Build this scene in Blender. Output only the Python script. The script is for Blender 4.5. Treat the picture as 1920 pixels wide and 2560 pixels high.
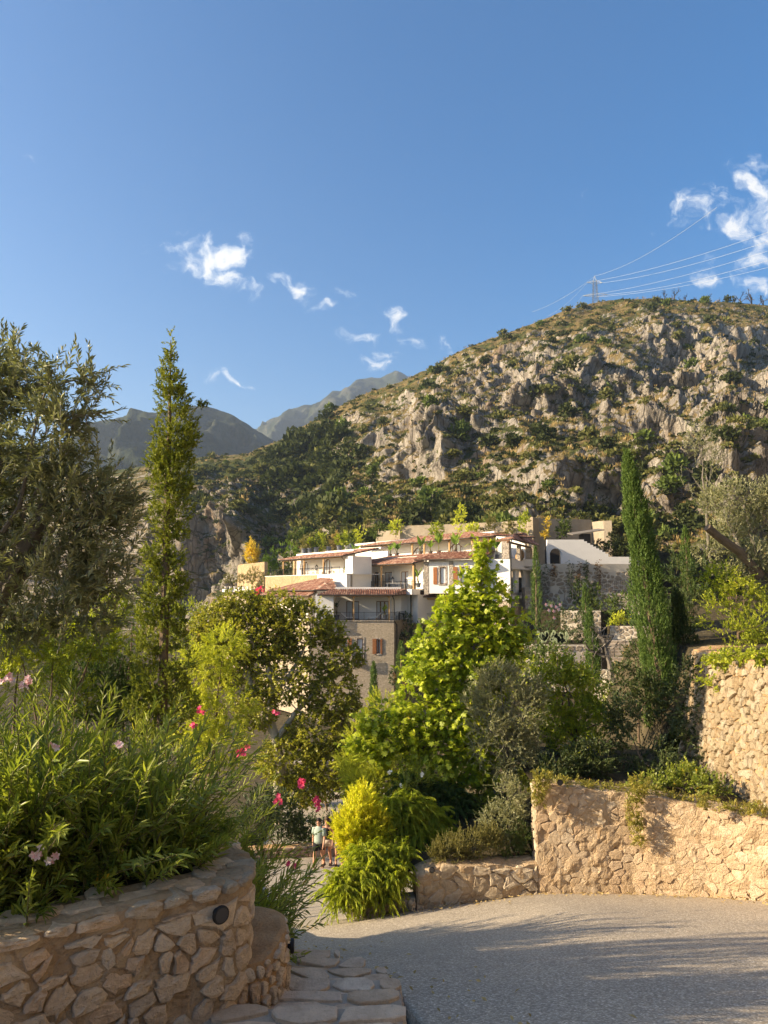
import bpy, math, random
import numpy as np
from mathutils import Vector, Matrix

for _o in list(bpy.data.objects):
    bpy.data.objects.remove(_o, do_unlink=True)
SC = bpy.context.scene
COL = SC.collection
R = math.radians

# ------------------------------------------------------------------ camera
F, PITCH = 1800.0, R(6.2)          # focal length in photo pixels (1920 x 2560), upward tilt
cam_d = bpy.data.cameras.new('camera')
cam_d.sensor_fit = 'VERTICAL'
cam_d.sensor_height = 24.0
cam_d.lens = 24.0 * F / 2560.0
cam_d.clip_start, cam_d.clip_end = 0.05, 20000.0
cam = bpy.data.objects.new('camera', cam_d)
COL.objects.link(cam)
cam.location = (0, 0, 0)
cam.rotation_euler = (math.pi / 2 + PITCH, 0, 0)
SC.camera = cam

# ------------------------------------------------------------------ light, sky, exposure
SUN_EL = R(23.0)
SUN_H = Vector((-0.98, -0.17)).normalized()       # horizontal direction towards the sun
SUN = Vector((SUN_H.x * math.cos(SUN_EL), SUN_H.y * math.cos(SUN_EL), math.sin(SUN_EL)))
sun_d = bpy.data.lights.new('sun', 'SUN')
sun_d.energy, sun_d.angle, sun_d.color = 5.0, R(0.55), (1.0, 0.80, 0.54)
sun = bpy.data.objects.new('sun', sun_d)
COL.objects.link(sun)
sun.rotation_euler = (-SUN).to_track_quat('-Z', 'Y').to_euler()
SC.view_settings.view_transform = 'Standard'
SC.view_settings.look = 'None'
SC.view_settings.exposure = 1.55
SC.view_settings.gamma = 1.0
SC.view_settings.use_curve_mapping = False


def at(px, py, Y):
    """point at depth Y seen at photo pixel px, py"""
    x, y = (px - 960.0) / F, (1280.0 - py) / F
    c, s = math.cos(PITCH), math.sin(PITCH)
    k = Y / (c - y * s)
    return Vector((x * k, Y, (s + y * c) * k))


def zat(py, Y):
    return at(960, py, Y).z


def xat(px, Y, py=1475):
    return at(px, py, Y).x


W = bpy.data.worlds.new('World')
SC.world = W
W.use_nodes = True
wn, wl = W.node_tree.nodes, W.node_tree.links
wn.clear()


def wnode(t, **kw):
    n = wn.new(t)
    for k, v in kw.items():
        setattr(n, k, v)
    return n


w_out = wnode('ShaderNodeOutputWorld')
w_bg = wnode('ShaderNodeBackground')
w_bg.inputs['Strength'].default_value = 0.073
W.cycles.sampling_method = 'MANUAL'
W.cycles.sample_map_resolution = 256
sky = wnode('ShaderNodeTexSky', sky_type='NISHITA')
sky.sun_disc = False
sky.sun_elevation = SUN_EL
sky.sun_rotation = math.atan2(SUN_H.x, SUN_H.y)
sky.altitude = 150
sky.air_density, sky.dust_density, sky.ozone_density = 1.0, 2.2, 3.0
# small fair-weather clouds: soft masks in a gnomonic chart of the sky, broken up by noise
w_tc = wnode('ShaderNodeTexCoord')
w_sep = wnode('ShaderNodeSeparateXYZ')
wl.new(w_tc.outputs['Generated'], w_sep.inputs[0])


def wmath(op, a, b=None, c=None, clamp=False):
    n = wnode('ShaderNodeMath', operation=op)
    n.use_clamp = clamp
    for i, v in enumerate((a, b, c)):
        if v is None:
            continue
        if isinstance(v, (int, float)):
            n.inputs[i].default_value = v
        else:
            wl.new(v, n.inputs[i])
    return n.outputs[0]


w_y = wmath('MAXIMUM', w_sep.outputs[1], 0.02)
w_u = wmath('DIVIDE', w_sep.outputs[0], w_y)
w_v = wmath('DIVIDE', w_sep.outputs[2], w_y)
w_cmb = wnode('ShaderNodeCombineXYZ')
wl.new(w_u, w_cmb.inputs[0])
wl.new(w_v, w_cmb.inputs[1])
w_warp = wnode('ShaderNodeTexNoise')
w_warp.inputs['Scale'].default_value = 22.0
w_warp.inputs['Detail'].default_value = 4.0
wl.new(w_cmb.outputs[0], w_warp.inputs['Vector'])
w_ws = wnode('ShaderNodeVectorMath', operation='MULTIPLY_ADD')
wl.new(w_warp.outputs['Color'], w_ws.inputs[0])
w_ws.inputs[1].default_value = (0.075, 0.055, 0)
w_ws.inputs[2].default_value = (-0.0375, -0.0275, 0)
w_uv = wnode('ShaderNodeVectorMath', operation='ADD')
wl.new(w_cmb.outputs[0], w_uv.inputs[0])
wl.new(w_ws.outputs[0], w_uv.inputs[1])
CLOUDS = [  # photo px, py, half width, half height, tilt (deg, clockwise), weight
    (515, 648, 92, 52, 8, 1.0), (440, 628, 62, 30, 0, .62), (395, 602, 50, 18, -10, .5),
    (575, 640, 45, 55, 10, .95), (560, 690, 60, 32, 15, .9), (622, 705, 34, 17, 45, .62),
    (742, 722, 56, 27, 36, 1.0), (868, 735, 30, 16, -5, .75), (818, 773, 30, 18, -15, .68), (680, 708, 18, 12, 0, .4),
    (985, 800, 44, 26, 38, .9), (1025, 850, 46, 15, 42, .72), (962, 888, 52, 22, 28, .8),
    (940, 907, 52, 15, 10, .8), (925, 848, 36, 15, 15, .68), (880, 842, 36, 15, 10, .5),
    (1118, 868, 36, 26, 40, .6), (1095, 850, 22, 24, 0, .45), (596, 948, 46, 12, 30, .85), (543, 950, 26, 15, 10, .55),
    (1745, 505, 80, 52, -10, .8), (1770, 545, 44, 40, 0, .72), (1850, 560, 60, 52, 0, .85), (1895, 470, 62, 70, -30, .95),
    (1960, 540, 110, 110, 0, 1.0), (1895, 640, 52, 46, 0, .85), (1765, 690, 26, 52, 0, .68), (1775, 735, 22, 36, 0, .6),
    (1885, 712, 58, 42, -15, .75), (1650, 575, 28, 12, -10, .42), (1820, 470, 40, 40, 0, .5), (1480, 470, 22, 16, 30, .42),
    (70, 405, 26, 18, 20, .42), (500, 1035, 18, 10, 30, .4)]
w_mask = None
for (cx, cy, rx, ry, rot, wt) in CLOUDS:
    p = at(cx, cy, 1.0)
    mp = wnode('ShaderNodeMapping', vector_type='TEXTURE')
    mp.inputs['Location'].default_value = (p.x, p.z, 0)
    mp.inputs['Rotation'].default_value = (0, 0, R(-rot))
    mp.inputs['Scale'].default_value = (rx / F * 1.5, ry / F * 1.5, 1)
    wl.new(w_uv.outputs[0], mp.inputs['Vector'])
    ln = wnode('ShaderNodeVectorMath', operation='LENGTH')
    wl.new(mp.outputs[0], ln.inputs[0])
    m = wmath('MULTIPLY_ADD', ln.outputs['Value'], -wt, wt)
    w_mask = m if w_mask is None else wmath('SMOOTH_MAX', w_mask, m, 0.12)
w_n1 = wnode('ShaderNodeTexNoise')
w_n1.inputs['Scale'].default_value = 34.0
w_n1.inputs['Detail'].default_value = 9.0
w_n1.inputs['Roughness'].default_value = 0.62
wl.new(w_uv.outputs[0], w_n1.inputs['Vector'])
w_den = wmath('ADD', wmath('MULTIPLY', w_mask, 1.3), wmath('MULTIPLY_ADD', w_n1.outputs['Fac'], 3.0, -1.82))
w_mr = wnode('ShaderNodeMapRange', interpolation_type='SMOOTHSTEP')
wl.new(w_den, w_mr.inputs[0])
w_mr.inputs[1].default_value, w_mr.inputs[2].default_value = 0.0, 1.0
w_front = wmath('GREATER_THAN', w_sep.outputs[1], 0.05)
w_fac = wmath('MULTIPLY', wmath('MULTIPLY', w_mr.outputs[0], w_front), 0.93)
w_cc = wnode('ShaderNodeMixRGB')
w_cc.inputs[1].default_value = (3.6, 4.3, 5.4, 1)
w_cc.inputs[2].default_value = (5.6, 5.5, 5.3, 1)
w_n2 = wmath('MULTIPLY_ADD', w_den, 1.1, -0.1, clamp=True)
wl.new(w_n2, w_cc.inputs[0])
w_mix = wnode('ShaderNodeMixRGB')
wl.new(w_fac, w_mix.inputs[0])
w_hs = wnode('ShaderNodeHueSaturation')
w_hs.inputs['Saturation'].default_value = 1.46
wl.new(sky.outputs[0], w_hs.inputs['Color'])
wl.new(w_hs.outputs[0], w_mix.inputs[1])
wl.new(w_cc.outputs[0], w_mix.inputs[2])
wl.new(w_mix.outputs[0], w_bg.inputs['Color'])
wl.new(w_bg.outputs[0], w_out.inputs[0])
SC.render.engine = 'CYCLES'
SC.cycles.use_denoising = True
SC.cycles.max_bounces = 8
SC.cycles.diffuse_bounces = 4
SC.cycles.glossy_bounces = 2
SC.cycles.transmission_bounces = 4
SC.cycles.transparent_max_bounces = 6
SC.cycles.volume_bounces = 0
SC.cycles.caustics_reflective = SC.cycles.caustics_refractive = False
SC.cycles.sample_clamp_indirect = 4.0

# ------------------------------------------------------------------ helpers
rng = np.random.default_rng(7)
random.seed(7)


def _h(ix, iy, iz, seed):
    with np.errstate(over='ignore'):
        h = (ix.astype(np.int64) * 374761393 + iy.astype(np.int64) * 668265263 + iz.astype(np.int64) * 2147483647 + seed * 1274126177)
        h = (h ^ (h >> 13)) * 1274126177
        h = h ^ (h >> 16)
        h = (h * 2654435761) & 0xffffffff
        h = h ^ (h >> 15)
    return (h & 0xffffff).astype(np.float64) / 8388607.5 - 1.0


def vnoise(P, seed=0):
    P = np.asarray(P, float)
    i = np.floor(P)
    f = P - i
    u = f * f * f * (f * (f * 6 - 15) + 10)
    ix, iy, iz = i[..., 0], i[..., 1], i[..., 2]
    r = 0
    for dx in (0, 1):
        wx = u[..., 0] if dx else 1 - u[..., 0]
        for dy in (0, 1):
            wy = u[..., 1] if dy else 1 - u[..., 1]
            for dz in (0, 1):
                wz = u[..., 2] if dz else 1 - u[..., 2]
                r = r + wx * wy * wz * _h(ix + dx, iy + dy, iz + dz, seed)
    return r


def fbm(P, scale, octaves=4, seed=0, gain=0.5, ridged=False):
    P = np.asarray(P, float) / scale
    a, r, tot = 1.0, 0.0, 0.0
    for o in range(octaves):
        n = vnoise(P + 17.3 * o, seed + o)
        if ridged:
            n = 1 - 2 * np.abs(n)
        r = r + a * n
        tot += a
        a *= gain
        P = P * 2.03
    return r / tot


def worley(P, scale, seed=0):
    """F1, F2 distances of cellular noise"""
    P = np.asarray(P, float) / scale
    i = np.floor(P)
    f1 = np.full(P.shape[:-1], 9.0)
    f2 = np.full(P.shape[:-1], 9.0)
    for dx in (-1, 0, 1):
        for dy in (-1, 0, 1):
            for dz in (-1, 0, 1):
                c = i + np.array([dx, dy, dz])
                o = np.stack([_h(c[..., 0], c[..., 1], c[..., 2], seed + q) * .5 + .5 for q in (0, 101, 202)], -1)
                d = np.linalg.norm(c + o - P, axis=-1)
                f2 = np.minimum(f2, np.maximum(f1, d))
                f1 = np.minimum(f1, d)
    return f1, f2


def sstep(a, b, x):
    t = np.clip((np.asarray(x, float) - a) / (b - a), 0, 1)
    return t * t * (3 - 2 * t)


def wloc(o):
    v = Vector((0, 0, 0))
    while o is not None:
        v = v + o.location
        o = o.parent
    return v


def link(o, parent=None):
    COL.objects.link(o)
    if parent is not None:
        o.parent = parent
    return o


def tag(o, label=None, cat=None, group=None, kind=None):
    if label:
        o['label'] = label
    if cat:
        o['category'] = cat
    if group:
        o['group'] = group
    if kind or cat:
        o['kind'] = kind or 'thing'
    return o


def empty(name, loc=(0, 0, 0), parent=None, **kw):
    o = bpy.data.objects.new(name, None)
    o.empty_display_size = 0.2
    link(o, parent)
    o.location = Vector(loc) - (wloc(parent) if parent else Vector((0, 0, 0)))
    return tag(o, **kw)


def fast_mesh(name, V, faces, mats, smooth=False, fmat=None, attr=None):
    """V (n,3) array; faces: (m,k) array or list of lists"""
    me = bpy.data.meshes.new(name)
    V = np.asarray(V, np.float32).reshape(-1, 3)
    if isinstance(faces, np.ndarray):
        m, k = faces.shape
        me.vertices.add(len(V))
        me.vertices.foreach_set('co', V.ravel())
        me.loops.add(m * k)
        me.loops.foreach_set('vertex_index', faces.astype(np.int32).ravel())
        me.polygons.add(m)
        me.polygons.foreach_set('loop_start', np.arange(0, m * k, k, dtype=np.int32))
        me.polygons.foreach_set('loop_total', np.full(m, k, np.int32))
    else:
        me.from_pydata(V.tolist(), [], faces)
    if fmat is not None:
        me.polygons.foreach_set('material_index', np.asarray(fmat, np.int32))
    if smooth:
        me.polygons.foreach_set('use_smooth', np.ones(len(me.polygons), bool))
    if attr is not None:
        for an, vals in attr.items():
            a = me.attributes.new(an, 'FLOAT', 'POINT')
            a.data.foreach_set('value', np.asarray(vals, np.float32))
    me.update(calc_edges=True)
    me.validate()
    for m_ in (mats if isinstance(mats, (list, tuple)) else [mats]):
        me.materials.append(m_)
    return me


def mobj(name, V, faces, mats, parent=None, origin=None, smooth=False, local=False, **kw):
    """mesh object from world-space vertices; origin = base centre unless given"""
    V = np.asarray(V, float).reshape(-1, 3)
    fm, at_ = kw.pop('fmat', None), kw.pop('attr', None)
    if local:
        o = bpy.data.objects.new(name, fast_mesh(name, V, faces, mats, smooth, fm, at_))
        link(o, parent)
        return tag(o, **kw)
    if origin is None:
        lo, hi = V.min(0), V.max(0)
        origin = Vector(((lo[0] + hi[0]) / 2, (lo[1] + hi[1]) / 2, lo[2]))
    origin = Vector(origin)
    o = bpy.data.objects.new(name, fast_mesh(name, V - np.array(origin), faces, mats, smooth, fm, at_))
    link(o, parent)
    o.location = origin - (wloc(parent) if parent else Vector((0, 0, 0)))
    return tag(o, **kw)


class MB:
    """collects simple solids into one mesh"""

    def __init__(self):
        self.v, self.f = [], []

    def add(self, V, Fc):
        n = len(self.v)
        self.v.extend([tuple(p) for p in V])
        self.f.extend([[n + i for i in f] for f in Fc])
        return self

    def box(self, c, ax, ay, az):
        """centre c, half-axis vectors"""
        c, ax, ay, az = Vector(c), Vector(ax), Vector(ay), Vector(az)
        V = [c + sx * ax + sy * ay + sz * az for sz in (-1, 1) for sy in (-1, 1) for sx in (-1, 1)]
        return self.add(V, [[0, 2, 3, 1], [4, 5, 7, 6], [0, 1, 5, 4], [2, 6, 7, 3], [0, 4, 6, 2], [1, 3, 7, 5]])

    def aabox(self, x0, x1, y0, y1, z0, z1):
        return self.box(((x0 + x1) / 2, (y0 + y1) / 2, (z0 + z1) / 2), ((x1 - x0) / 2, 0, 0), (0, (y1 - y0) / 2, 0), (0, 0, (z1 - z0) / 2))

    def prism(self, poly, z0, z1):
        """plan polygon extruded between heights (z may be per-vertex lists)"""
        n = len(poly)
        zb = z0 if isinstance(z0, (list, tuple)) else [z0] * n
        zt = z1 if isinstance(z1, (list, tuple)) else [z1] * n
        a = sum(poly[i][0] * poly[(i + 1) % n][1] - poly[(i + 1) % n][0] * poly[i][1] for i in range(n))
        idx = list(range(n)) if a > 0 else list(range(n))[::-1]
        V = [(poly[i][0], poly[i][1], zb[i]) for i in idx] + [(poly[i][0], poly[i][1], zt[i]) for i in idx]
        Fc = [list(range(n))[::-1], list(range(n, 2 * n))] + [[i, (i + 1) % n, n + (i + 1) % n, n + i] for i in range(n)]
        return self.add(V, Fc)

    def tube(self, pts, rad, k=6, cap=True):
        pts = [Vector(p) for p in pts]
        if isinstance(rad, (int, float)):
            rad = [rad] * len(pts)
        V, Fc = [], []
        ref = None
        for i, p in enumerate(pts):
            d = (pts[min(i + 1, len(pts) - 1)] - pts[max(i - 1, 0)])
            d = d.normalized() if d.length > 1e-9 else Vector((0, 0, 1))
            if ref is None:
                ref = Vector((1, 0, 0)) if abs(d.x) < 0.8 else Vector((0, 1, 0))
            a = d.cross(ref)
            if a.length < 1e-6:
                a = d.orthogonal()
            a.normalize()
            b = a.cross(d)
            ref = b.cross(d) * -1 if False else ref
            for j in range(k):
                t = 2 * math.pi * j / k
                V.append(p + (a * math.cos(t) + b * math.sin(t)) * float(rad[i]))
        for i in range(len(pts) - 1):
            for j in range(k):
                Fc.append([i * k + j, i * k + (j + 1) % k, (i + 1) * k + (j + 1) % k, (i + 1) * k + j])
        if cap:
            Fc.append(list(range(k)))
            Fc.append(list(range((len(pts) - 1) * k, len(pts) * k))[::-1])
        return self.add(V, Fc)

    def lathe(self, base, prof, k=12, axis=(0, 0, 1)):
        """prof: list of (radius, height)"""
        az = Vector(axis).normalized()
        ax = az.orthogonal().normalized()
        ay = az.cross(ax)
        V, Fc = [], []
        for (r, h) in prof:
            for j in range(k):
                t = 2 * math.pi * j / k
                V.append(Vector(base) + az * h + r * (math.cos(t) * ax + math.sin(t) * ay))
        for i in range(len(prof) - 1):
            for j in range(k):
                Fc.append([i * k + j, i * k + (j + 1) % k, (i + 1) * k + (j + 1) % k, (i + 1) * k + j])
        Fc.append(list(range(k))[::-1])
        Fc.append(list(range((len(prof) - 1) * k, len(prof) * k)))
        return self.add(V, Fc)

    def quad(self, a, b, c, d):
        return self.add([a, b, c, d], [[0, 1, 2, 3]])

    def build(self, name, mat, parent=None, **kw):
        return mobj(name, np.array([tuple(p) for p in self.v]), self.f, mat, parent, **kw)


def copy_tree(o, parent=None):
    c = o.copy()
    COL.objects.link(c)
    c.parent = parent
    for ch in o.children:
        copy_tree(ch, c)
    return c


# ------------------------------------------------------------------ materials
class NT:
    def __init__(self, name):
        self.m = bpy.data.materials.new(name)
        self.m.use_nodes = True
        self.n, self.l = self.m.node_tree.nodes, self.m.node_tree.links
        self.n.clear()
        self.out = self.n.new('ShaderNodeOutputMaterial')

    def node(self, t, **kw):
        n = self.n.new(t)
        for k, v in kw.items():
            if k.startswith('_'):
                n.inputs[k[1:].replace('_', ' ')].default_value = v
            else:
                setattr(n, k, v)
        return n

    def lk(self, a, b):
        self.l.new(a, b)

    def setin(self, sock, v):
        if v is None:
            return
        if isinstance(v, (int, float)):
            sock.default_value = v
        elif isinstance(v, (tuple, list)):
            sock.default_value = tuple(v) + ((1,) if len(v) == 3 and sock.type == 'RGBA' else ())
        else:
            self.lk(v, sock)

    def coord(self, kind='Object', scale=None):
        tc = self.node('ShaderNodeTexCoord')
        if kind == 'World':
            g = self.node('ShaderNodeNewGeometry')
            s = g.outputs['Position']
        else:
            s = tc.outputs[kind]
        if scale is not None:
            mp = self.node('ShaderNodeMapping')
            mp.inputs['Scale'].default_value = scale if isinstance(scale, (tuple, list)) else (scale,) * 3
            self.lk(s, mp.inputs[0])
            s = mp.outputs[0]
        return s

    def noise(self, vec, scale, detail=4, rough=0.55, out='Fac', dist=0.0):
        n = self.node('ShaderNodeTexNoise')
        n.inputs['Scale'].default_value = scale
        n.inputs['Detail'].default_value = detail
        n.inputs['Roughness'].default_value = rough
        n.inputs['Distortion'].default_value = dist
        self.lk(vec, n.inputs['Vector'])
        return n.outputs[out]

    def voro(self, vec, scale, feature='F1', out='Distance', rand=1.0):
        n = self.node('ShaderNodeTexVoronoi', feature=feature)
        n.inputs['Scale'].default_value = scale
        n.inputs['Randomness'].default_value = rand
        self.lk(vec, n.inputs['Vector'])
        return n.outputs[out]

    def math(self, op, a, b=None, c=None, clamp=False):
        n = self.node('ShaderNodeMath', operation=op)
        n.use_clamp = clamp
        for i, v in enumerate((a, b, c)):
            if v is not None:
                self.setin(n.inputs[i], v)
        return n.outputs[0]

    def ramp(self, fac, stops, interp='LINEAR'):
        n = self.node('ShaderNodeValToRGB')
        n.color_ramp.interpolation = interp
        e = n.color_ramp.elements
        while len(e) > 1:
            e.remove(e[-1])
        for i, (p, c) in enumerate(stops):
            el = e[0] if i == 0 else e.new(p)
            el.position = p
            el.color = tuple(c) + (1,) if len(c) == 3 else c
        self.lk(fac, n.inputs[0])
        return n.outputs[0]

    def mix(self, fac, a, b, mode='MIX'):
        n = self.node('ShaderNodeMixRGB', blend_type=mode)
        self.setin(n.inputs[0], fac)
        self.setin(n.inputs[1], a)
        self.setin(n.inputs[2], b)
        return n.outputs[0]

    def range(self, v, a, b, c=0.0, d=1.0, smooth=True):
        n = self.node('ShaderNodeMapRange', interpolation_type='SMOOTHSTEP' if smooth else 'LINEAR')
        self.lk(v, n.inputs[0])
        for i, x in enumerate((a, b, c, d)):
            n.inputs[i + 1].default_value = x
        return n.outputs[0]

    def bump(self, h, strength=0.5, dist=0.02, nrm=None):
        n = self.node('ShaderNodeBump')
        n.inputs['Strength'].default_value = strength
        n.inputs['Distance'].default_value = dist
        self.lk(h, n.inputs['Height'])
        if nrm is not None:
            self.lk(nrm, n.inputs['Normal'])
        return n.outputs[0]

    def bsdf(self, col, rough=0.85, nrm=None, spec=0.3, metal=0.0, **kw):
        b = self.node('ShaderNodeBsdfPrincipled')
        self.setin(b.inputs['Base Color'], col)
        self.setin(b.inputs['Roughness'], rough)
        b.inputs['Specular IOR Level'].default_value = spec
        b.inputs['Metallic'].default_value = metal
        if nrm is not None:
            self.lk(nrm, b.inputs['Normal'])
        for k, v in kw.items():
            b.inputs[k.replace('_', ' ')].default_value = v
        return b.outputs[0]

    def done(self, sh):
        self.lk(sh, self.out.inputs['Surface'])
        return self.m


M = {}


def plain(name, col, rough=0.8, var=0.18, scale=3.0, bump=0.0, bscale=40.0, spec=0.3, metal=0.0, bdist=0.01):
    t = NT(name)
    v = t.coord('Object')
    n = t.noise(v, scale, 5, 0.6)
    n2 = t.noise(v, scale * 9, 4, 0.6)
    f = t.math('ADD', t.math('MULTIPLY', n, 0.65), t.math('MULTIPLY', n2, 0.35))
    lo = tuple(c * (1 - var) for c in col)
    hi = tuple(min(1, c * (1 + var)) for c in col)
    c = t.ramp(f, [(0.3, lo), (0.7, hi)])
    nr = t.bump(t.noise(v, bscale, 5, 0.6), bump, bdist) if bump else None
    M[name] = t.done(t.bsdf(c, rough, nr, spec, metal))
    return M[name]


def stone_mat(name, cols, bump=0.6, scale=9.0, bdist=0.02, pit=0.35, rough=0.9):
    """rough limestone; every stone object takes its own tone from cols"""
    t = NT(name)
    v = t.coord('World')
    oi = t.node('ShaderNodeObjectInfo')
    stops = [(i / max(1, len(cols) - 1), c) for i, c in enumerate(cols)]
    base = t.ramp(oi.outputs['Random'], stops)
    n1 = t.noise(v, scale, 6, 0.65)
    n2 = t.noise(v, scale * 6, 5, 0.7)
    base = t.mix(t.range(n1, 0.32, 0.72, 0, 0.5), base, (0.30, 0.24, 0.17), 'MULTIPLY') if False else base
    tone = t.ramp(n1, [(0.25, (0.72, 0.66, 0.60)), (0.55, (1.0, 0.98, 0.95)), (0.8, (1.12, 1.06, 0.98))])
    c = t.mix(1.0, base, tone, 'MULTIPLY')
    c = t.mix(t.range(n2, 0.56, 0.74, 0, 0.45), c, (0.16, 0.11, 0.07))
    pv = t.voro(v, scale * 4.5)
    n3 = t.noise(v, scale * 2.6, 6, .75, dist=.8)
    h = t.math('ADD', t.math('MULTIPLY', n1, 1.0), t.math('ADD', t.math('MULTIPLY', n2, 0.5), t.math('MULTIPLY', n3, .9)))
    h = t.math('ADD', h, t.math('MULTIPLY', t.range(pv, 0.0, 0.28), pit))
    nr = t.bump(h, min(1, bump * 1.5), bdist * 1.8)
    M[name] = t.done(t.bsdf(c, rough, nr, 0.2))
    return M[name]


def leaf_mat(name, c0, c1, c2=None, trans=0.35, rough=0.5, spec=0.35, tmul=(1.15, 1.2, 0.55)):
    """c0..c1 by each leaf's own tone ('var'), c2 for the odd old leaf"""
    t = NT(name)
    k_ = 1.5
    c0, c1 = tuple(min(.9, x * k_) for x in c0), tuple(min(.9, x * k_) for x in c1)
    a = t.node('ShaderNodeAttribute', attribute_name='var')
    stops = [(0.0, c0), (0.75, c1)]
    if c2 is not None:
        stops += [(0.93, c1), (0.97, c2)]
    c = t.ramp(a.outputs['Fac'], stops)
    b = t.bsdf(c, rough, None, spec)
    tr = t.node('ShaderNodeBsdfTranslucent')
    t.lk(t.mix(1.0, c, tmul, 'MULTIPLY'), tr.inputs['Color'])
    mx = t.node('ShaderNodeMixShader')
    mx.inputs[0].default_value = trans
    t.lk(b, mx.inputs[1])
    t.lk(tr.outputs[0], mx.inputs[2])
    M[name] = t.done(mx.outputs[0])
    return M[name]


# ------------------------------------------------------------------ stonework
def clip_poly(poly, px, py, nx, ny):
    out = []
    n = len(poly)
    for i in range(n):
        a, b = poly[i], poly[(i + 1) % n]
        da = (a[0] - px) * nx + (a[1] - py) * ny
        db = (b[0] - px) * nx + (b[1] - py) * ny
        if da <= 0:
            out.append(a)
        if da * db < 0:
            s = da / (da - db)
            out.append((a[0] + s * (b[0] - a[0]), a[1] + s * (b[1] - a[1])))
    return out


def cells(pts, bounds, asp=1.0, gap=0.0):
    """Voronoi cells (inset by gap) of 2-D points; asp stretches cells along u"""
    P = np.array(pts)
    Q = P / np.array([asp, 1.0])
    out = []
    for i in range(len(P)):
        d = ((Q - Q[i]) ** 2).sum(1)
        nb = np.argsort(d)[1:16]
        poly = list(bounds)
        for j in nb:
            nx, ny = (Q[j] - Q[i])
            nx, ny = nx / asp, ny
            L = math.hypot(nx, ny)
            nx, ny = nx / L, ny / L
            mx, my = (P[i] + P[j]) / 2
            poly = clip_poly(poly, mx - nx * gap / 2, my - ny * gap / 2, nx, ny)
            if len(poly) < 3:
                break
        out.append(poly if len(poly) >= 3 else None)
    return out


def area2(p):
    return 0.5 * sum(p[i][0] * p[(i + 1) % len(p)][1] - p[(i + 1) % len(p)][0] * p[i][1] for i in range(len(p)))


def scatter(u0, u1, v0, v1, size, jitter=0.42, asp=1.0, rs=None):
    rs = rs or random
    du = size * asp
    pts = []
    j = 0
    v = v0 + size * 0.5
    while v < v1 + size * 0.2:
        u = u0 + du * (0.5 if j % 2 else 0.0)
        while u < u1 + du * 0.5:
            pts.append((u + rs.uniform(-1, 1) * jitter * du, v + rs.uniform(-1, 1) * jitter * size))
            u += du * rs.uniform(0.8, 1.2)
        v += size * rs.uniform(0.85, 1.1)
        j += 1
    return pts


def stone_piece(poly, fmap, depth, rs, name, mat, parent, rough=0.10, back=0.03, rounds=1, hi=True, flat=False):
    """one stone: rounded uneven polygon, proud of the joint; fmap(u, v, d) -> world point"""
    if poly is None or abs(area2(poly)) < 0.0008:
        return None
    if area2(poly) < 0:
        poly = poly[::-1]
    for _ in range(rounds):
        q = []
        for i in range(len(poly)):
            a, b = poly[i], poly[(i + 1) % len(poly)]
            k1, k2 = rs.uniform(.16, .30), rs.uniform(.70, .84)
            q.append((a[0] + (b[0] - a[0]) * k1, a[1] + (b[1] - a[1]) * k1))
            q.append((a[0] + (b[0] - a[0]) * k2, a[1] + (b[1] - a[1]) * k2))
        poly = q
    cx = sum(p[0] for p in poly) / len(poly)
    cy = sum(p[1] for p in poly) / len(poly)
    sz = math.sqrt(abs(area2(poly)))
    q = []
    for i in range(len(poly)):
        a, b = poly[i], poly[(i + 1) % len(poly)]
        if math.hypot(a[0] - b[0], a[1] - b[1]) < 0.10 * sz:
            continue
        q.append((a[0] + rs.uniform(-1, 1) * rough * sz * .5, a[1] + rs.uniform(-1, 1) * rough * sz * .5))
    poly = q if len(q) >= 4 else poly
    n = len(poly)
    tu, tv = rs.uniform(-.25, .25) * depth / sz, rs.uniform(-.25, .25) * depth / sz
    rings = [(1.0, -back, 0), (1.0, depth * .45, .25), (.86, depth * .95, .5)] + ([(.5, depth * 1.05, .5)] if hi else [])
    if flat:
        rings = [(1.0, -back, 0), (1.0, depth * .8, .12), (.93, depth, .10)]
    V = []
    for (s, d, jit) in rings:
        for p in poly:
            u, v = cx + (p[0] - cx) * s, cy + (p[1] - cy) * s
            dd = d + (rs.uniform(-1, 1) * depth * jit * .55 + (p[0] - cx) * s * tu + (p[1] - cy) * s * tv if jit else 0)
            V.append(fmap(u, v, dd))
    V.append(fmap(cx, cy, depth * rs.uniform(.9, 1.2)))
    Fc = []
    for r in range(len(rings) - 1):
        for i in range(n):
            Fc.append([r * n + i, r * n + (i + 1) % n, (r + 1) * n + (i + 1) % n, (r + 1) * n + i])
    r = len(rings) - 1
    for i in range(n):
        Fc.append([r * n + i, r * n + (i + 1) % n, len(V) - 1])
    return mobj(name, np.array([tuple(p) for p in V]), Fc, mat, parent, smooth=False)


# ------------------------------------------------------------------ foliage
def unit(a):
    return a / np.maximum(np.linalg.norm(a, axis=-1, keepdims=True), 1e-9)


def rdirs(n, r=None):
    r = r or rng
    return unit(r.normal(size=(n, 3)))


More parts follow.
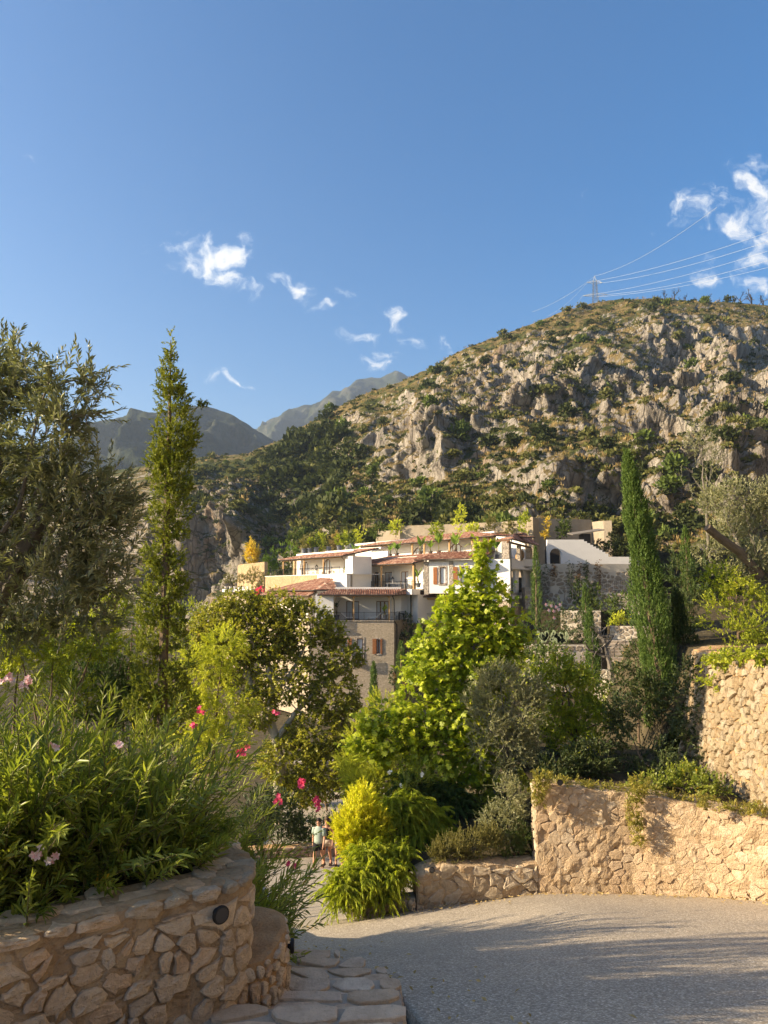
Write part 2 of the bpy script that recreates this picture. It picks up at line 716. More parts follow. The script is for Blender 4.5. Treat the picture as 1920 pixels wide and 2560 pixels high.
LEAF = {
    'lance': (np.array([(0, 0, 0), (.45, -.5, .10), (1, 0, -.06), (.45, .5, .10)], float), np.array([(0, 3, 2), (0, 2, 1)])),
    'long': (np.array([(0, 0, 0), (.3, -.5, .03), (.7, -.36, .0), (1, 0, -.10), (.7, .36, .0), (.3, .5, .03), (.5, 0, -.03)], float),
             np.array([(0, 6, 1), (1, 6, 2), (2, 6, 3), (3, 6, 4), (4, 6, 5), (5, 6, 0)])),
    'maple': (np.array([(0, 0, 0), (-.06, -.26, .02), (.18, -.52, -.05), (.34, -.27, .03), (.66, -.46, -.06), (.62, -.17, .03), (1, 0, -.10),
                        (.62, .17, .03), (.66, .46, -.06), (.34, .27, .03), (.18, .52, -.05), (-.06, .26, .02), (.36, 0, .02)], float),
              np.array([(i, 12, (i + 1)) for i in range(0, 11)] + [(11, 12, 0)])[:, ::-1]),
    'oval': (np.array([(0, 0, 0), (.5, -.56, .06), (1, 0, -.04), (.5, .56, .06)], float), np.array([(0, 3, 2), (0, 2, 1)])),
    'petal': (np.array([(0, 0, 0), (.3, -.45, .05), (.75, -.38, .04), (1, 0, -.03), (.75, .38, .04), (.3, .45, .05)], float),
             np.array([(0, 5, 4), (0, 4, 3), (0, 3, 2), (0, 2, 1)])),
}


def leaves(pos, axis, nrm, L, Wd, shape='lance'):
    """arrays -> (V, F)"""
    T, Fc = LEAF[shape]
    a = unit(axis)
    b = unit(np.cross(nrm, a))
    c = np.cross(a, b)
    L = np.broadcast_to(np.asarray(L, float), (len(pos),))[:, None, None]
    Wd = np.broadcast_to(np.asarray(Wd, float), (len(pos),))[:, None, None]
    V = pos[:, None, :] + a[:, None, :] * L * T[None, :, 0:1] + b[:, None, :] * Wd * T[None, :, 1:2] + c[:, None, :] * L * T[None, :, 2:3]
    nv = len(T)
    FF = Fc[None] + (np.arange(len(pos)) * nv)[:, None, None]
    return V.reshape(-1, 3), FF.reshape(-1, 3), nv


def leaf_obj(name, pos, axis, nrm, L, Wd, mat, parent=None, shape='lance', var=None, stems=None, stem_mat=None, **kw):
    V, Fc, nv = leaves(pos, axis, nrm, L, Wd, shape)
    if var is None:
        var = rng.random(len(pos))
    a = np.repeat(var, nv)
    fm = np.zeros(len(Fc), int)
    mats = [mat]
    if stems is not None and len(stems[0]):
        p0, p1, r = stems
        d = unit(p1 - p0)
        e1 = unit(np.cross(d, np.array([.3, .2, 1.0])))
        e2 = np.cross(d, e1)
        thin = r.max() < .0045
        ring = []
        for pp, rr in ((p0, r), (p1, r * .5)):
            for t in (0, 2.094, 4.189):
                ring.append(pp + rr[:, None] * (math.cos(t) * e1 + math.sin(t) * e2))
        SV = np.stack(ring, 1).reshape(-1, 3)
        sf = np.array([(0, 1, 4), (0, 4, 3), (1, 2, 5), (1, 5, 4), (2, 0, 3), (2, 3, 5)])
        if thin:
            sf = sf[:2]
        SF = (sf[None] + (np.arange(len(p0)) * 6)[:, None, None]).reshape(-1, 3) + len(V)
        V = np.vstack([V, SV])
        Fc = np.vstack([Fc, SF])
        fm = np.concatenate([fm, np.ones(len(SF), int)])
        a = np.concatenate([a, np.full(len(SV), .3)])
        mats = [mat, stem_mat]
    return mobj(name, V, Fc, mats, parent, fmat=fm, attr={'var': a}, **kw)


def sprays(base, dirs, L, nleaf, leafL, leafW, spread=0.9, droop=0.0, curve=0.0, r=None, start=0.15, tonejit=.35):
    """leafy twigs -> dict for leaf_obj. Every twig carries nleaf leaves; droop bends leaf axes down, curve bends the twig"""
    r = r or rng
    n = len(base)
    dirs = unit(dirs)
    L = np.broadcast_to(np.asarray(L, float), (n,))
    t = (np.arange(nleaf) + .5) / nleaf * (1 - start) + start
    t = np.clip(t[None] + r.normal(0, .25 / nleaf, (n, nleaf)), 0.02, 1)
    g = np.array([0, 0, -1.0])
    P = base[:, None, :] + dirs[:, None, :] * (L[:, None] * t)[..., None] + g * (curve * L[:, None] * t ** 2)[..., None]
    tang = unit(dirs[:, None, :] + g * (2 * curve * t)[..., None])
    side = unit(np.cross(tang, r.normal(size=(n, nleaf, 3))))
    sp = spread * (1 - .45 * t)[..., None]
    ax = unit(tang + side * sp + g * droop)
    nr = unit(np.cross(ax, np.cross(np.array([0, 0, 1.0]) + .5 * r.normal(size=(n, nleaf, 3)), ax)))
    tone = np.clip(r.random((n, 1)) * (1 - tonejit) + r.random((n, nleaf)) * tonejit, 0, 1)
    LL = leafL * r.uniform(.65, 1.15, (n, nleaf)) * (1 - .25 * t)
    WW = leafW * LL / leafL * r.uniform(.85, 1.15, (n, nleaf))
    tip = base + dirs * L[:, None] + g * (curve * L)[:, None]
    return dict(pos=P.reshape(-1, 3), axis=ax.reshape(-1, 3), nrm=nr.reshape(-1, 3), L=LL.ravel(), Wd=WW.ravel(), var=tone.ravel()), (base, tip)


def blob_pts(blobs, n, shell=0.55, r=None, up=0.0):
    """points in a set of ellipsoids (cx,cy,cz,rx,ry,rz), more of them towards the skin; returns pos, outward dirs"""
    r = r or rng
    B = np.array(blobs, float)
    w = (B[:, 3] * B[:, 4] * B[:, 5]) ** (2 / 3)
    i = r.choice(len(B), n, p=w / w.sum())
    d = rdirs(n, r)
    q = r.random(n) ** (1 / 3)
    q = shell + (1 - shell) * q
    q = np.where(r.random(n) < .25, r.random(n) ** .4, q)
    pos = B[i, :3] + d * B[i, 3:] * q[:, None]
    out = unit(d / B[i, 3:])
    out = unit(out + np.array([0, 0, up]))
    return pos, out


def clumps(centre, rad, n, sub, r=None, flat=1.0, low=-1.0):
    """uneven crown: n sub-blobs of relative size sub spread on an ellipsoid"""
    r = r or rng
    c, rad = np.array(centre, float), np.array(rad, float)
    out = []
    while len(out) < n:
        d = rdirs(1, r)[0]
        if d[2] < low:
            continue
        q = r.uniform(.45, .92)
        s = sub * r.uniform(.6, 1.25)
        p = c + d * rad * q * np.array([1, 1, flat])
        out.append((*p, *(rad * s)))
    return out


def limb(p0, p1, n=6, wob=.08, r=None, sag=0.0):
    r = r or rng
    p0, p1 = np.array(p0, float), np.array(p1, float)
    L = np.linalg.norm(p1 - p0)
    out = []
    off = np.zeros(3)
    for i in range(n + 1):
        t = i / n
        if 0 < i < n:
            off = off * .6 + r.normal(0, wob * L / n * 1.2, 3)
        out.append(Vector(p0 + (p1 - p0) * t + (off if 0 < i < n else np.zeros(3)) + np.array([0, 0, -sag * L * 4 * t * (1 - t)])))
    return out

# ------------------------------------------------------------------ materials of the setting
def make_setting_mats():
    # exposed-aggregate road
    t = NT('aggregate_road')
    v = t.coord('World')
    sp = t.voro(v, 62.0, out='Color')
    sep = t.node('ShaderNodeSeparateColor')
    t.lk(sp, sep.inputs[0])
    c = t.ramp(sep.outputs[0], [(0.0, (.24, .205, .155)), (.4, (.38, .33, .255)), (.75, (.51, .445, .35)), (.93, (.59, .52, .415)), (1.0, (.78, .71, .59))])
    d = t.voro(v, 62.0)
    c = t.mix(t.range(d, .35, .75, 0, .7), c, (.27, .235, .19))
    big = t.noise(v, .55, 5, .6)
    c = t.mix(1.0, c, t.ramp(big, [(.3, (.86, .86, .86)), (.7, (1.12, 1.1, 1.06))]), 'MULTIPLY')
    oil = t.range(t.noise(v, 1.7, 4, .7), .70, .80, 0, .5)
    c = t.mix(oil, c, (.05, .05, .05))
    h = t.math('SUBTRACT', 1.0, d)
    M['road'] = t.done(t.bsdf(c, .82, t.bump(h, .6, .005), .3))
    # soil of the beds
    t = NT('garden_soil')
    v = t.coord('World')
    n = t.noise(v, 2.2, 8, .65)
    c = t.ramp(n, [(.3, (.035, .028, .018)), (.52, (.075, .062, .036)), (.7, (.13, .105, .06))])
    M['soil'] = t.done(t.bsdf(c, .95, t.bump(t.noise(v, 14, 6, .7), .8, .05), .1))
    # mortar
    t = NT('lime_mortar')
    v = t.coord('World')
    n = t.noise(v, 5.0, 7, .65)
    n2 = t.noise(v, 60.0, 4, .7)
    c = t.ramp(n, [(.28, (.40, .24, .11)), (.5, (.54, .35, .18)), (.75, (.64, .45, .26))])
    c = t.mix(t.range(n2, .45, .75, 0, .35), c, (.12, .09, .06))
    h = t.math('ADD', n, t.math('MULTIPLY', n2, .5))
    M['mortar'] = t.done(t.bsdf(c, .95, t.bump(t.math('ADD', h, t.noise(v, 22.0, 6, .75)), 1.0, .035), .1))
    t = NT('rubble_mortar')
    v = t.coord('World')
    vd = t.mix(.05, v, t.noise(v, 9.0, 4, .6, 'Color'), 'ADD')
    vc = t.voro(vd, 6.5, out='Color')
    sp = t.node('ShaderNodeSeparateColor')
    t.lk(vc, sp.inputs[0])
    c = t.ramp(sp.outputs[0], [(0, (.44, .315, .185)), (.3, (.58, .45, .295)), (.6, (.50, .37, .225)), (.85, (.66, .54, .375)), (1, (.45, .30, .16))])
    ed = t.voro(vd, 6.5, 'DISTANCE_TO_EDGE')
    n = t.noise(v, 7.0, 8, .7)
    n2 = t.noise(v, 34.0, 6, .7)
    mo = t.ramp(n, [(.28, (.38, .26, .15)), (.5, (.52, .385, .24)), (.75, (.62, .48, .315))])
    f = t.math('MULTIPLY', t.range(ed, .02, .12), t.range(t.noise(v, 2.2, 4, .6), .38, .58))
    c = t.mix(f, mo, c)
    c = t.mix(t.range(n2, .55, .78, 0, .5), c, (.17, .10, .055))
    gy = t.node('ShaderNodeSeparateXYZ')
    t.lk(v, gy.inputs[0])
    h = t.math('ADD', t.math('MULTIPLY', n, 1.1), t.math('ADD', t.math('MULTIPLY', n2, .7), t.math('MULTIPLY', t.range(ed, 0, .10), .22)))
    M['mortar_rubble'] = t.done(t.bsdf(c, .95, t.bump(h, 1.0, .05), .1))
    t = NT('grey_mortar')
    v = t.coord('World')
    n = t.noise(v, 6.0, 7, .65)
    n2 = t.noise(v, 70.0, 4, .7)
    c = t.ramp(n, [(.28, (.36, .30, .225)), (.5, (.46, .385, .295)), (.75, (.56, .475, .37))])
    c = t.mix(t.range(n2, .5, .75, 0, .3), c, (.10, .085, .07))
    M['mortar_grey'] = t.done(t.bsdf(c, .95, t.bump(t.math('ADD', n, t.math('MULTIPLY', n2, .6)), .9, .02), .1))
    # hillside: limestone, dry grass and low scrub by slope and noise
    t = NT('karst_hillside')
    g = t.node('ShaderNodeNewGeometry')
    v = g.outputs['Position']
    mp = t.node('ShaderNodeMapping')
    mp.inputs['Scale'].default_value = (1, 1, .35)
    t.lk(v, mp.inputs[0])
    vs = mp.outputs[0]
    sep = t.node('ShaderNodeSeparateXYZ')
    t.lk(g.outputs['True Normal'], sep.inputs[0])
    nz = sep.outputs[2]
    n_big = t.noise(v, .022, 5, .6)
    n_mid = t.noise(v, .11, 7, .68)
    n_fine = t.noise(v, .55, 7, .7)
    streak = t.noise(vs, .35, 7, .7, dist=.6)
    rock = t.ramp(streak, [(.25, (.12, .105, .09)), (.42, (.27, .24, .205)), (.58, (.43, .39, .33)), (.78, (.60, .55, .47))])
    ochre = t.range(t.noise(vs, .06, 5, .65), .54, .68, 0, .6)
    rock = t.mix(ochre, rock, t.ramp(streak, [(.3, (.16, .10, .055)), (.7, (.44, .29, .17))]))
    crack = t.range(t.voro(t.mix(.35, vs, t.noise(v, .5, 4, .6, 'Color'), 'ADD'), .28, 'DISTANCE_TO_EDGE'), .0, .07, .55, 0)
    rock = t.mix(crack, rock, (.03, .025, .02))
    grass = t.ramp(n_fine, [(.3, (.10, .08, .035)), (.52, (.21, .16, .07)), (.72, (.31, .235, .11))])
    scrub = t.ramp(n_fine, [(.32, (.028, .038, .012)), (.52, (.075, .088, .026)), (.72, (.14, .145, .045))])
    veg = t.mix(t.range(t.math('ADD', n_mid, t.math('MULTIPLY', n_big, .35)), .60, .72), scrub, grass)
    flat = t.math('ADD', nz, t.math('ADD', t.math('MULTIPLY_ADD', n_mid, .9, -.45), t.math('MULTIPLY_ADD', n_fine, .7, -.35)))
    c = t.mix(t.range(flat, .34, .52), rock, veg)
    a = t.node('ShaderNodeAttribute', attribute_name='green')
    gmask = t.range(t.math('ADD', a.outputs['Fac'], t.math('MULTIPLY_ADD', n_fine, .8, -.4)), .42, .62)
    c = t.mix(gmask, c, scrub)
    h = t.math('ADD', t.math('MULTIPLY', streak, 1.2), t.math('MULTIPLY', n_fine, .8))
    h = t.math('ADD', h, t.math('MULTIPLY', t.noise(v, 2.2, 5, .7), .35))
    h = t.math('SUBTRACT', h, t.math('MULTIPLY', crack, .5))
    M['hill'] = t.done(t.bsdf(c, .95, t.bump(h, 1.0, 1.3), .1))
    # far mountains
    t = NT('far_mountain')
    v = t.coord('World')
    n = t.noise(v, .006, 8, .65)
    n2 = t.noise(v, .03, 8, .7)
    c = t.ramp(t.math('ADD', t.math('MULTIPLY', n, .5), t.math('MULTIPLY', n2, .5)),
               [(.36, (.012, .018, .009)), (.5, (.030, .038, .020)), (.64, (.10, .095, .075))])
    M['mountain'] = t.done(t.bsdf(c, .95, t.bump(n2, 1.0, 12.0), .05))


make_setting_mats()


# ------------------------------------------------------------------ ground shapes
def path_z(y):
    return np.interp(y, [-20, 12, 28, 45, 80, 130], [-1.44 + 5.6, -4.80, -10.24, -12.0, -14.8, -15.5])


def road_z(x, y):
    x, y = np.asarray(x, float), np.asarray(y, float)
    cr = .12 * np.minimum(0, np.maximum(x, -2.6) - 2.5) * sstep(6, 11, y) * (1 - sstep(15, 25, y))
    return path_z(y) + cr


def ground_z(x, y):
    x, y = np.asarray(x, float), np.asarray(y, float)
    p = road_z(x, y) - .12
    xp = np.interp(y, [12, 28, 45, 60, 85, 130], [.2, .6, 2.5, 5.5, 7, 7])
    right = np.interp(y, [12.6, 16, 40, 60, 75, 92, 130], [-3.7, -3.7, -8.5, -10.5, -10, -8.5, 0.0])
    right = right + sstep(22, 60, x) * np.interp(y, [12, 40, 90], [0, 2, 2.5])
    tt = sstep(0, 4.0, x - xp) * sstep(12.7, 14.0, y)
    z = p * (1 - tt) + right * tt
    left = np.interp(y, [0, 28, 60, 100, 140], [-6, -11, -16, -16, -10])
    tl = sstep(-6, -22, x) if False else sstep(6, 22, -x) * sstep(20, 40, y)
    return z * (1 - tl) + left * tl


def grid_mesh(name, xs, ys, zf, mat, **kw):
    X, Y = np.meshgrid(xs, ys)
    Z = zf(X, Y)
    V = np.stack([X, Y, Z], -1).reshape(-1, 3)
    nx, ny = len(xs), len(ys)
    i = np.arange(nx - 1)[None] + (np.arange(ny - 1) * nx)[:, None]
    Fc = np.stack([i, i + 1, i + nx + 1, i + nx], -1).reshape(-1, 4)
    return mobj(name, V, Fc, mat, smooth=True, origin=(0, 0, 0), **kw)


xs = np.concatenate([np.linspace(-3000, -90, 12), np.linspace(-80, -8, 37), np.linspace(-7, 12, 58), np.linspace(13, 80, 35), np.linspace(90, 3000, 12)])
ys = np.concatenate([np.linspace(-600, -10, 10), np.linspace(-8, 34, 86), np.linspace(35, 140, 70), np.linspace(160, 3600, 14)])


def broad(x, y):
    z = ground_z(np.clip(x, -80, 80), np.clip(y, -20, 140))
    z = z + .10 * fbm(np.stack([x, y, 0 * x], -1), 2.5, 4, 3)
    far = np.hypot(np.maximum(np.abs(x) - 80, 0), np.maximum(y - 140, 0))
    z = z - sstep(0, 500, far) * 60
    return z - .12 * (y < 40) - sstep(0, -40, y) * 6


grid_mesh('ground', xs, ys, broad, M['soil'], kind='structure')

# road: left edge follows the steps, the pier and the planted bank
RY = np.concatenate([np.linspace(-16, 1, 20), np.linspace(1.2, 14, 110), np.linspace(14.2, 46, 90)])


def road_left(y):
    return np.interp(y, [-16, 1.2, 3.6, 4.4, 5.2, 5.75, 6.35, 6.8, 7.0, 7.3, 9, 14, 28, 46],
                     [.6, .42, .34, .315, .235, .135, .02, -.25, -.62, -.95, -1.35, -2.5, -5.0, -5.5])


T = np.linspace(0, 1, 46) ** 1.4
VX = road_left(RY)[:, None] + T[None] * (16 - road_left(RY))[:, None]
VY = np.repeat(RY[:, None], len(T), 1)
VZ = road_z(VX, VY) + .012 * fbm(np.stack([VX, VY, 0 * VX], -1), 1.6, 3, 9)
V = np.stack([VX, VY, VZ], -1).reshape(-1, 3)
i = np.arange(len(T) - 1)[None] + (np.arange(len(RY) - 1) * len(T))[:, None]
Fc = np.stack([i, i + 1, i + len(T) + 1, i + len(T)], -1).reshape(-1, 4)
# a thin vertical lip along the left edge gives the paving its thickness at the gutter
lip = V.reshape(len(RY), len(T), 3)[:, 0].copy()
lip[:, 2] -= .35
n0 = len(V)
V = np.vstack([V, lip])
j = np.arange(len(RY) - 1)
Fc = np.vstack([Fc, np.stack([j * len(T), (j + 1) * len(T), n0 + j + 1, n0 + j], -1)])
mobj('road', V, Fc, M['road'], origin=(0, 0, 0), smooth=False, kind='structure')


# planted beds (kept inside the walls that retain them)
def bed(name, poly_fn, u, v, zf, mat=None):
    U, Vv = np.meshgrid(u, v)
    X, Y = poly_fn(U, Vv)
    Z = zf(X, Y, U, Vv) + .05 * fbm(np.stack([X, Y, 0 * X], -1), .7, 4, 5)
    P = np.stack([X, Y, Z], -1).reshape(-1, 3)
    n = len(u)
    k = np.arange(n - 1)[None] + (np.arange(len(v) - 1) * n)[:, None]
    Fq = np.stack([k, k + 1, k + n + 1, k + n], -1).reshape(-1, 4)
    return mobj(name, P, Fq, mat or M['soil'], origin=(0, 0, 0), smooth=True, kind='structure')


def left_edge(y):      # inner edge of the left bed: just behind the wall face, then along the road
    return np.interp(y, [-2, 2.6, 4.0, 4.9, 5.3, 5.8, 7.3, 9, 14, 28, 40], [-7.5, -4.4, -2.45, -1.3, -1.15, -1.25, -1.15, -1.5, -2.65, -5.2, -5.6])


def left_bed_z(X, Y, U=None, Vv=None):
    e = left_edge(Y)
    rz = road_z(e, Y) - .05
    top = np.interp(Y, [-2, 5.5, 7.5, 9, 10.5, 14, 28, 40], [-1.90, -1.90, -2.25, -3.1, -4.2, -5.6, -9.8, -11.5])
    rise = np.where(Y < 5.7, 10.0, (e - X) * 1.1)
    z = np.minimum(top, rz + rise)
    return z - .25 * np.maximum(0, -X - 8) ** .9 * sstep(8, 16, Y)


bed('planting_bed_left', lambda U, Vv: (left_edge(Vv) - U, Vv), np.concatenate([np.linspace(0, 4, 25), np.linspace(4.5, 40, 20)]),
    np.linspace(-2, 40, 90), left_bed_z)
RW = np.array([(.52, 12.05), (2.50, 12.25), (4.0, 12.15), (5.0, 11.75), (5.87, 11.0), (7.2, 9.6), (9, 7.2), (11, 4.2), (12.6, 0), (13.4, -6), (13.6, -14)])     # road face of the right-hand walls
bed('planting_bed_low', lambda U, Vv: (U, np.interp(U, RW[:, 0], RW[:, 1]) + .2 + Vv), np.linspace(-.6, 2.55, 14), np.linspace(0, 3.0, 10),
    lambda X, Y, U, Vv: -4.52 + .12 * Vv - .9 * sstep(.5, -.6, X) if False else -4.52 + .12 * Vv - .75 * sstep(-.5, .6, -X))
bed('planting_bed_right', lambda U, Vv: (U, np.interp(U, RW[:, 0], RW[:, 1]) + .22 + Vv), np.linspace(2.62, 6.45, 20), np.linspace(0, 5.5, 14),
    lambda X, Y, U, Vv: np.interp(X, [2.5, 4, 6, 9], [-3.36, -3.42, -3.50, -3.5]) + 0 * Vv)
bed('planting_bed_upper', lambda U, Vv: (6.74 - 1.3 * sstep(15.75, 16.3, Vv) + U, Vv), np.concatenate([np.linspace(0, 4, 14), np.linspace(4.5, 30, 20)]), np.concatenate([np.linspace(6, 15.7, 14), np.linspace(15.8, 24, 20)]),
    lambda X, Y, U, Vv: -1.32 + .10 * np.maximum(0, X - 6.74) - 2.2 * np.maximum(0, 6.95 - X) * (Y > 15.75) - 1.3 * np.maximum(0, Y - 20.5))


# ------------------------------------------------------------------ hillside
HC = np.array([  # photo column, base depth, base row, ridge depth, ridge row
    (-700, 215, 1600, 430, 1280), (-300, 205, 1600, 425, 1235), (200, 200, 1600, 420, 1192), (450, 188, 1590, 385, 1152), (520, 180, 1580, 375, 1143),
    (620, 168, 1570, 360, 1136), (700, 156, 1540, 345, 1102), (780, 146, 1500, 338, 1055), (860, 136, 1450, 332, 1012), (930, 130, 1420, 330, 980),
    (1000, 126, 1410, 330, 958), (1080, 122, 1400, 330, 920), (1160, 120, 1395, 332, 874), (1280, 118, 1390, 335, 830), (1400, 118, 1390, 340, 786),
    (1500, 118, 1390, 345, 756), (1600, 117, 1390, 347, 750), (1700, 115, 1390, 350, 752), (1800, 114, 1390, 350, 760), (1920, 112, 1400, 350, 768), (2300, 110, 1430, 350, 810), (2900, 110, 1480, 350, 900)])
NC, NRW = 560, 260
hp = np.concatenate([np.linspace(-700, 380, 60, endpoint=False), np.linspace(380, 1960, NC - 90), np.linspace(1965, 2900, 30)])
hv = np.linspace(0, 1, NRW)
Bd, By, Rd, Ry = [np.interp(hp, HC[:, 0], HC[:, k]) for k in (1, 2, 3, 4)]
PX, VV = np.meshgrid(hp, hv)
PYr = By[None] + (Ry - By)[None] * VV


def gb(cx, cy, rx, ry):
    return np.exp(-((PX - cx) / rx) ** 2 - ((PYr - cy) / ry) ** 2)


_PX, _PY = PX, PYr
PX = _PX + 60 * fbm(np.stack([_PX / 110, _PY / 80, 0 * _PX], -1), 1.0, 4, 171)
PYr = _PY + 40 * fbm(np.stack([_PX / 90, _PY / 70, 0 * _PX], -1), 1.0, 4, 181)
cliff = np.clip(1.0 * gb(1100, 1135, 190, 78) + 1.1 * gb(590, 1375, 105, 105) + .9 * gb(470, 1400, 60, 120) + .95 * gb(1500, 1235, 230, 55) + .9 * gb(1840, 1240, 120, 70) + .8 * gb(700, 1190, 50, 60) + .7 * gb(1000, 1000, 60, 40)
                + .75 * sstep(.15, .5, fbm(np.stack([PX / 170, PYr / 60, 0 * PX], -1), 1.0, 3, 23)) * sstep(1080, 1330, PX) * sstep(1120, 1020, PYr) * sstep(760, 830, PYr), 0, 1)
PX, PYr = _PX, _PY
wsl = (1 - .90 * cliff) * (.55 + .9 * VV)
cum = np.cumsum(wsl, 0)
Dp = Bd[None] + (Rd - Bd)[None] * (cum - cum[:1]) / (cum[-1:] - cum[:1])
lowf = fbm(np.stack([PX / 150, PYr / 95, 0 * PX], -1), 1.0, 3, 21)
fade = np.sin(np.clip(VV, 0, 1) * math.pi) ** .5
Dp += lowf * 16 * fade
Dp += -22 * gb(600, 1345, 105, 120) + 26 * gb(800, 1190, 75, 120)
Dp += 9 * gb(1680, 1060, 60, 130)
Dp += -9 * gb(1230, 980, 60, 70) - 6 * gb(1450, 950, 60, 60) + 8 * gb(1330, 1060, 150, 30)
cP, sP = math.cos(PITCH), math.sin(PITCH)
yy = (1280.0 - PYr) / F
kk = Dp / (cP - yy * sP)
HX, HY, HZ = (PX - 960) / F * kk, Dp, (sP + yy * cP) * kk
P = np.stack([HX, HY, HZ], -1)
# crags: anisotropic ridged noise pushed out towards the valley and up
Q = P * np.array([1, 1, .55])
r1 = fbm(Q, 26, 4, 31, ridged=True)
r2 = fbm(Q, 9, 4, 41, ridged=True)
r3 = fbm(P, 3.2, 3, 51)
amp = np.clip(fade * 1.2, .16, 1)
crag = sstep(-.25, .45, fbm(P, 45, 3, 61) + .35 * gb(1060, 1120, 220, 110) + .5 * gb(600, 1340, 130, 130) + .3 * sstep(1200, 1450, PX) - .5 * gb(700, 1120, 140, 60) - .35 * gb(1000, 1310, 250, 60))
out = np.stack([-.25 - .0 * PX, -.85 + 0 * PX, .35 + 0 * PX], -1)
wf1, wf2 = worley(Q + 2.5 * fbm(P, 9, 2, 65)[..., None], 8.0, 3)
vf1, vf2 = worley(Q + .8 * fbm(P, 4, 2, 66)[..., None], 3.0, 13)
terr = P[..., 2] / 24 + 1.5 * fbm(P, 55, 3, 68)
fr_ = terr - np.floor(terr)
stepd = np.where(fr_ < .78, fr_ / .78, (1 - fr_) / .22)
blocks = (1 - wf1) * 3.0 - sstep(.16, .0, wf2 - wf1) * 2.2 + (1 - vf1) * 1.5 - sstep(.18, .0, vf2 - vf1) * .8
flute = fbm(P * np.array([1, 1, .13]), 8.0, 4, 85, ridged=True) * 4.5 + fbm(P * np.array([1, 1, .2]), 2.6, 3, 86) * 1.2 + fbm(P * np.array([1, 1, .12]) + 4 * fbm(P, 12, 2, 88)[..., None], 24.0, 3, 87, ridged=True) * 9.0
P = P + out * ((flute * cliff + r1 * 7.5 + r2 * 2.2 * (.35 + crag) + r3 * .8 * (.3 + crag) + blocks * (1 - .75 * cliff) * (.05 + crag * np.clip(.75 + 1.1 * fbm(P, 38, 2, 69), .1, 1.4)) + (stepd - .4) * 9 * (1 - cliff) * sstep(.25, .8, crag)) * amp)[..., None]
P[..., 2] += (fbm(P, 6, 3, 71) * 1.1) * amp
green = .25 * fbm(P, 18, 3, 81) + .55 * gb(790, 1190, 90, 140) + .75 * gb(640, 1180, 140, 55) + .5 * gb(480, 1200, 90, 60) - .5 * gb(600, 1370, 90, 110) + .45 * gb(500, 1330, 60, 140) * sstep(560, 480, PX)
green -= .35 * gb(1060, 1120, 200, 80) + .2 * sstep(1100, 1350, PX)
k = np.arange(len(hp) - 1)[None] + (np.arange(NRW - 1) * len(hp))[:, None]
Fc = np.stack([k, k + 1, k + len(hp) + 1, k + len(hp)], -1).reshape(-1, 4)
# back slope so that the hill has a far side
top = P[-1]
back = [top + np.array([0, 25, 1.5]), top + np.array([0, 110, -25]), top + np.array([0, 330, -150])]
Vh = np.vstack([P.reshape(-1, 3)] + back)
n = len(hp)
b0 = (NRW - 1) * n
jj = np.arange(n - 1)
for q in range(3):
    Fc = np.vstack([Fc, np.stack([b0 + q * n + jj, b0 + q * n + jj + 1, b0 + (q + 1) * n + jj + 1, b0 + (q + 1) * n + jj], -1)])
ga = np.concatenate([green.ravel(), np.full(3 * n, .3)])
HILL = P
HILL_OK = dict(px=PX, py=PYr, crag=crag, green=green, cliff=cliff)
mobj('hillside', Vh, Fc, M['hill'], origin=(0, 0, 0), smooth=False, attr={'green': ga}, kind='structure')
dx_ = np.gradient(P, axis=1)
dy_ = np.gradient(P, axis=0)
HN = unit(np.cross(dx_, dy_))
HN = np.where(HN[..., 2:3] < 0, -HN, HN)


# unseen rest of the mountainside, added close and steep to bounce warm light
hy = np.linspace(-170, 150, 110)
hu = np.linspace(0, 1, 60)
x0_ = np.maximum(20 + .05 * np.abs(hy), .66 * hy + 16)
SX = x0_[None] + hu[:, None] * 62
SY = np.repeat(hy[None], len(hu), 0)
SZ = -3 + hu[:, None] ** .95 * 120 + 0 * SX
SP = np.stack([SX, SY, SZ], -1)
sn = fbm(SP, 26, 4, 131, ridged=True) * 6 + fbm(SP, 8, 4, 141, ridged=True) * 2.5
SP[..., 0] -= sn * np.clip(hu * 6, 0, 1)[:, None]
SP[..., 2] += .4 * sn * np.clip(hu * 6, 0, 1)[:, None]
kq = np.arange(len(hy) - 1)[None] + (np.arange(len(hu) - 1) * len(hy))[:, None]
mobj('hillside', SP.reshape(-1, 3), np.stack([kq, kq + len(hy), kq + len(hy) + 1, kq + 1], -1).reshape(-1, 4), M['hill'], origin=(0, 0, 0), attr={'green': np.full(SP.shape[0] * SP.shape[1], .1)}, kind='structure')

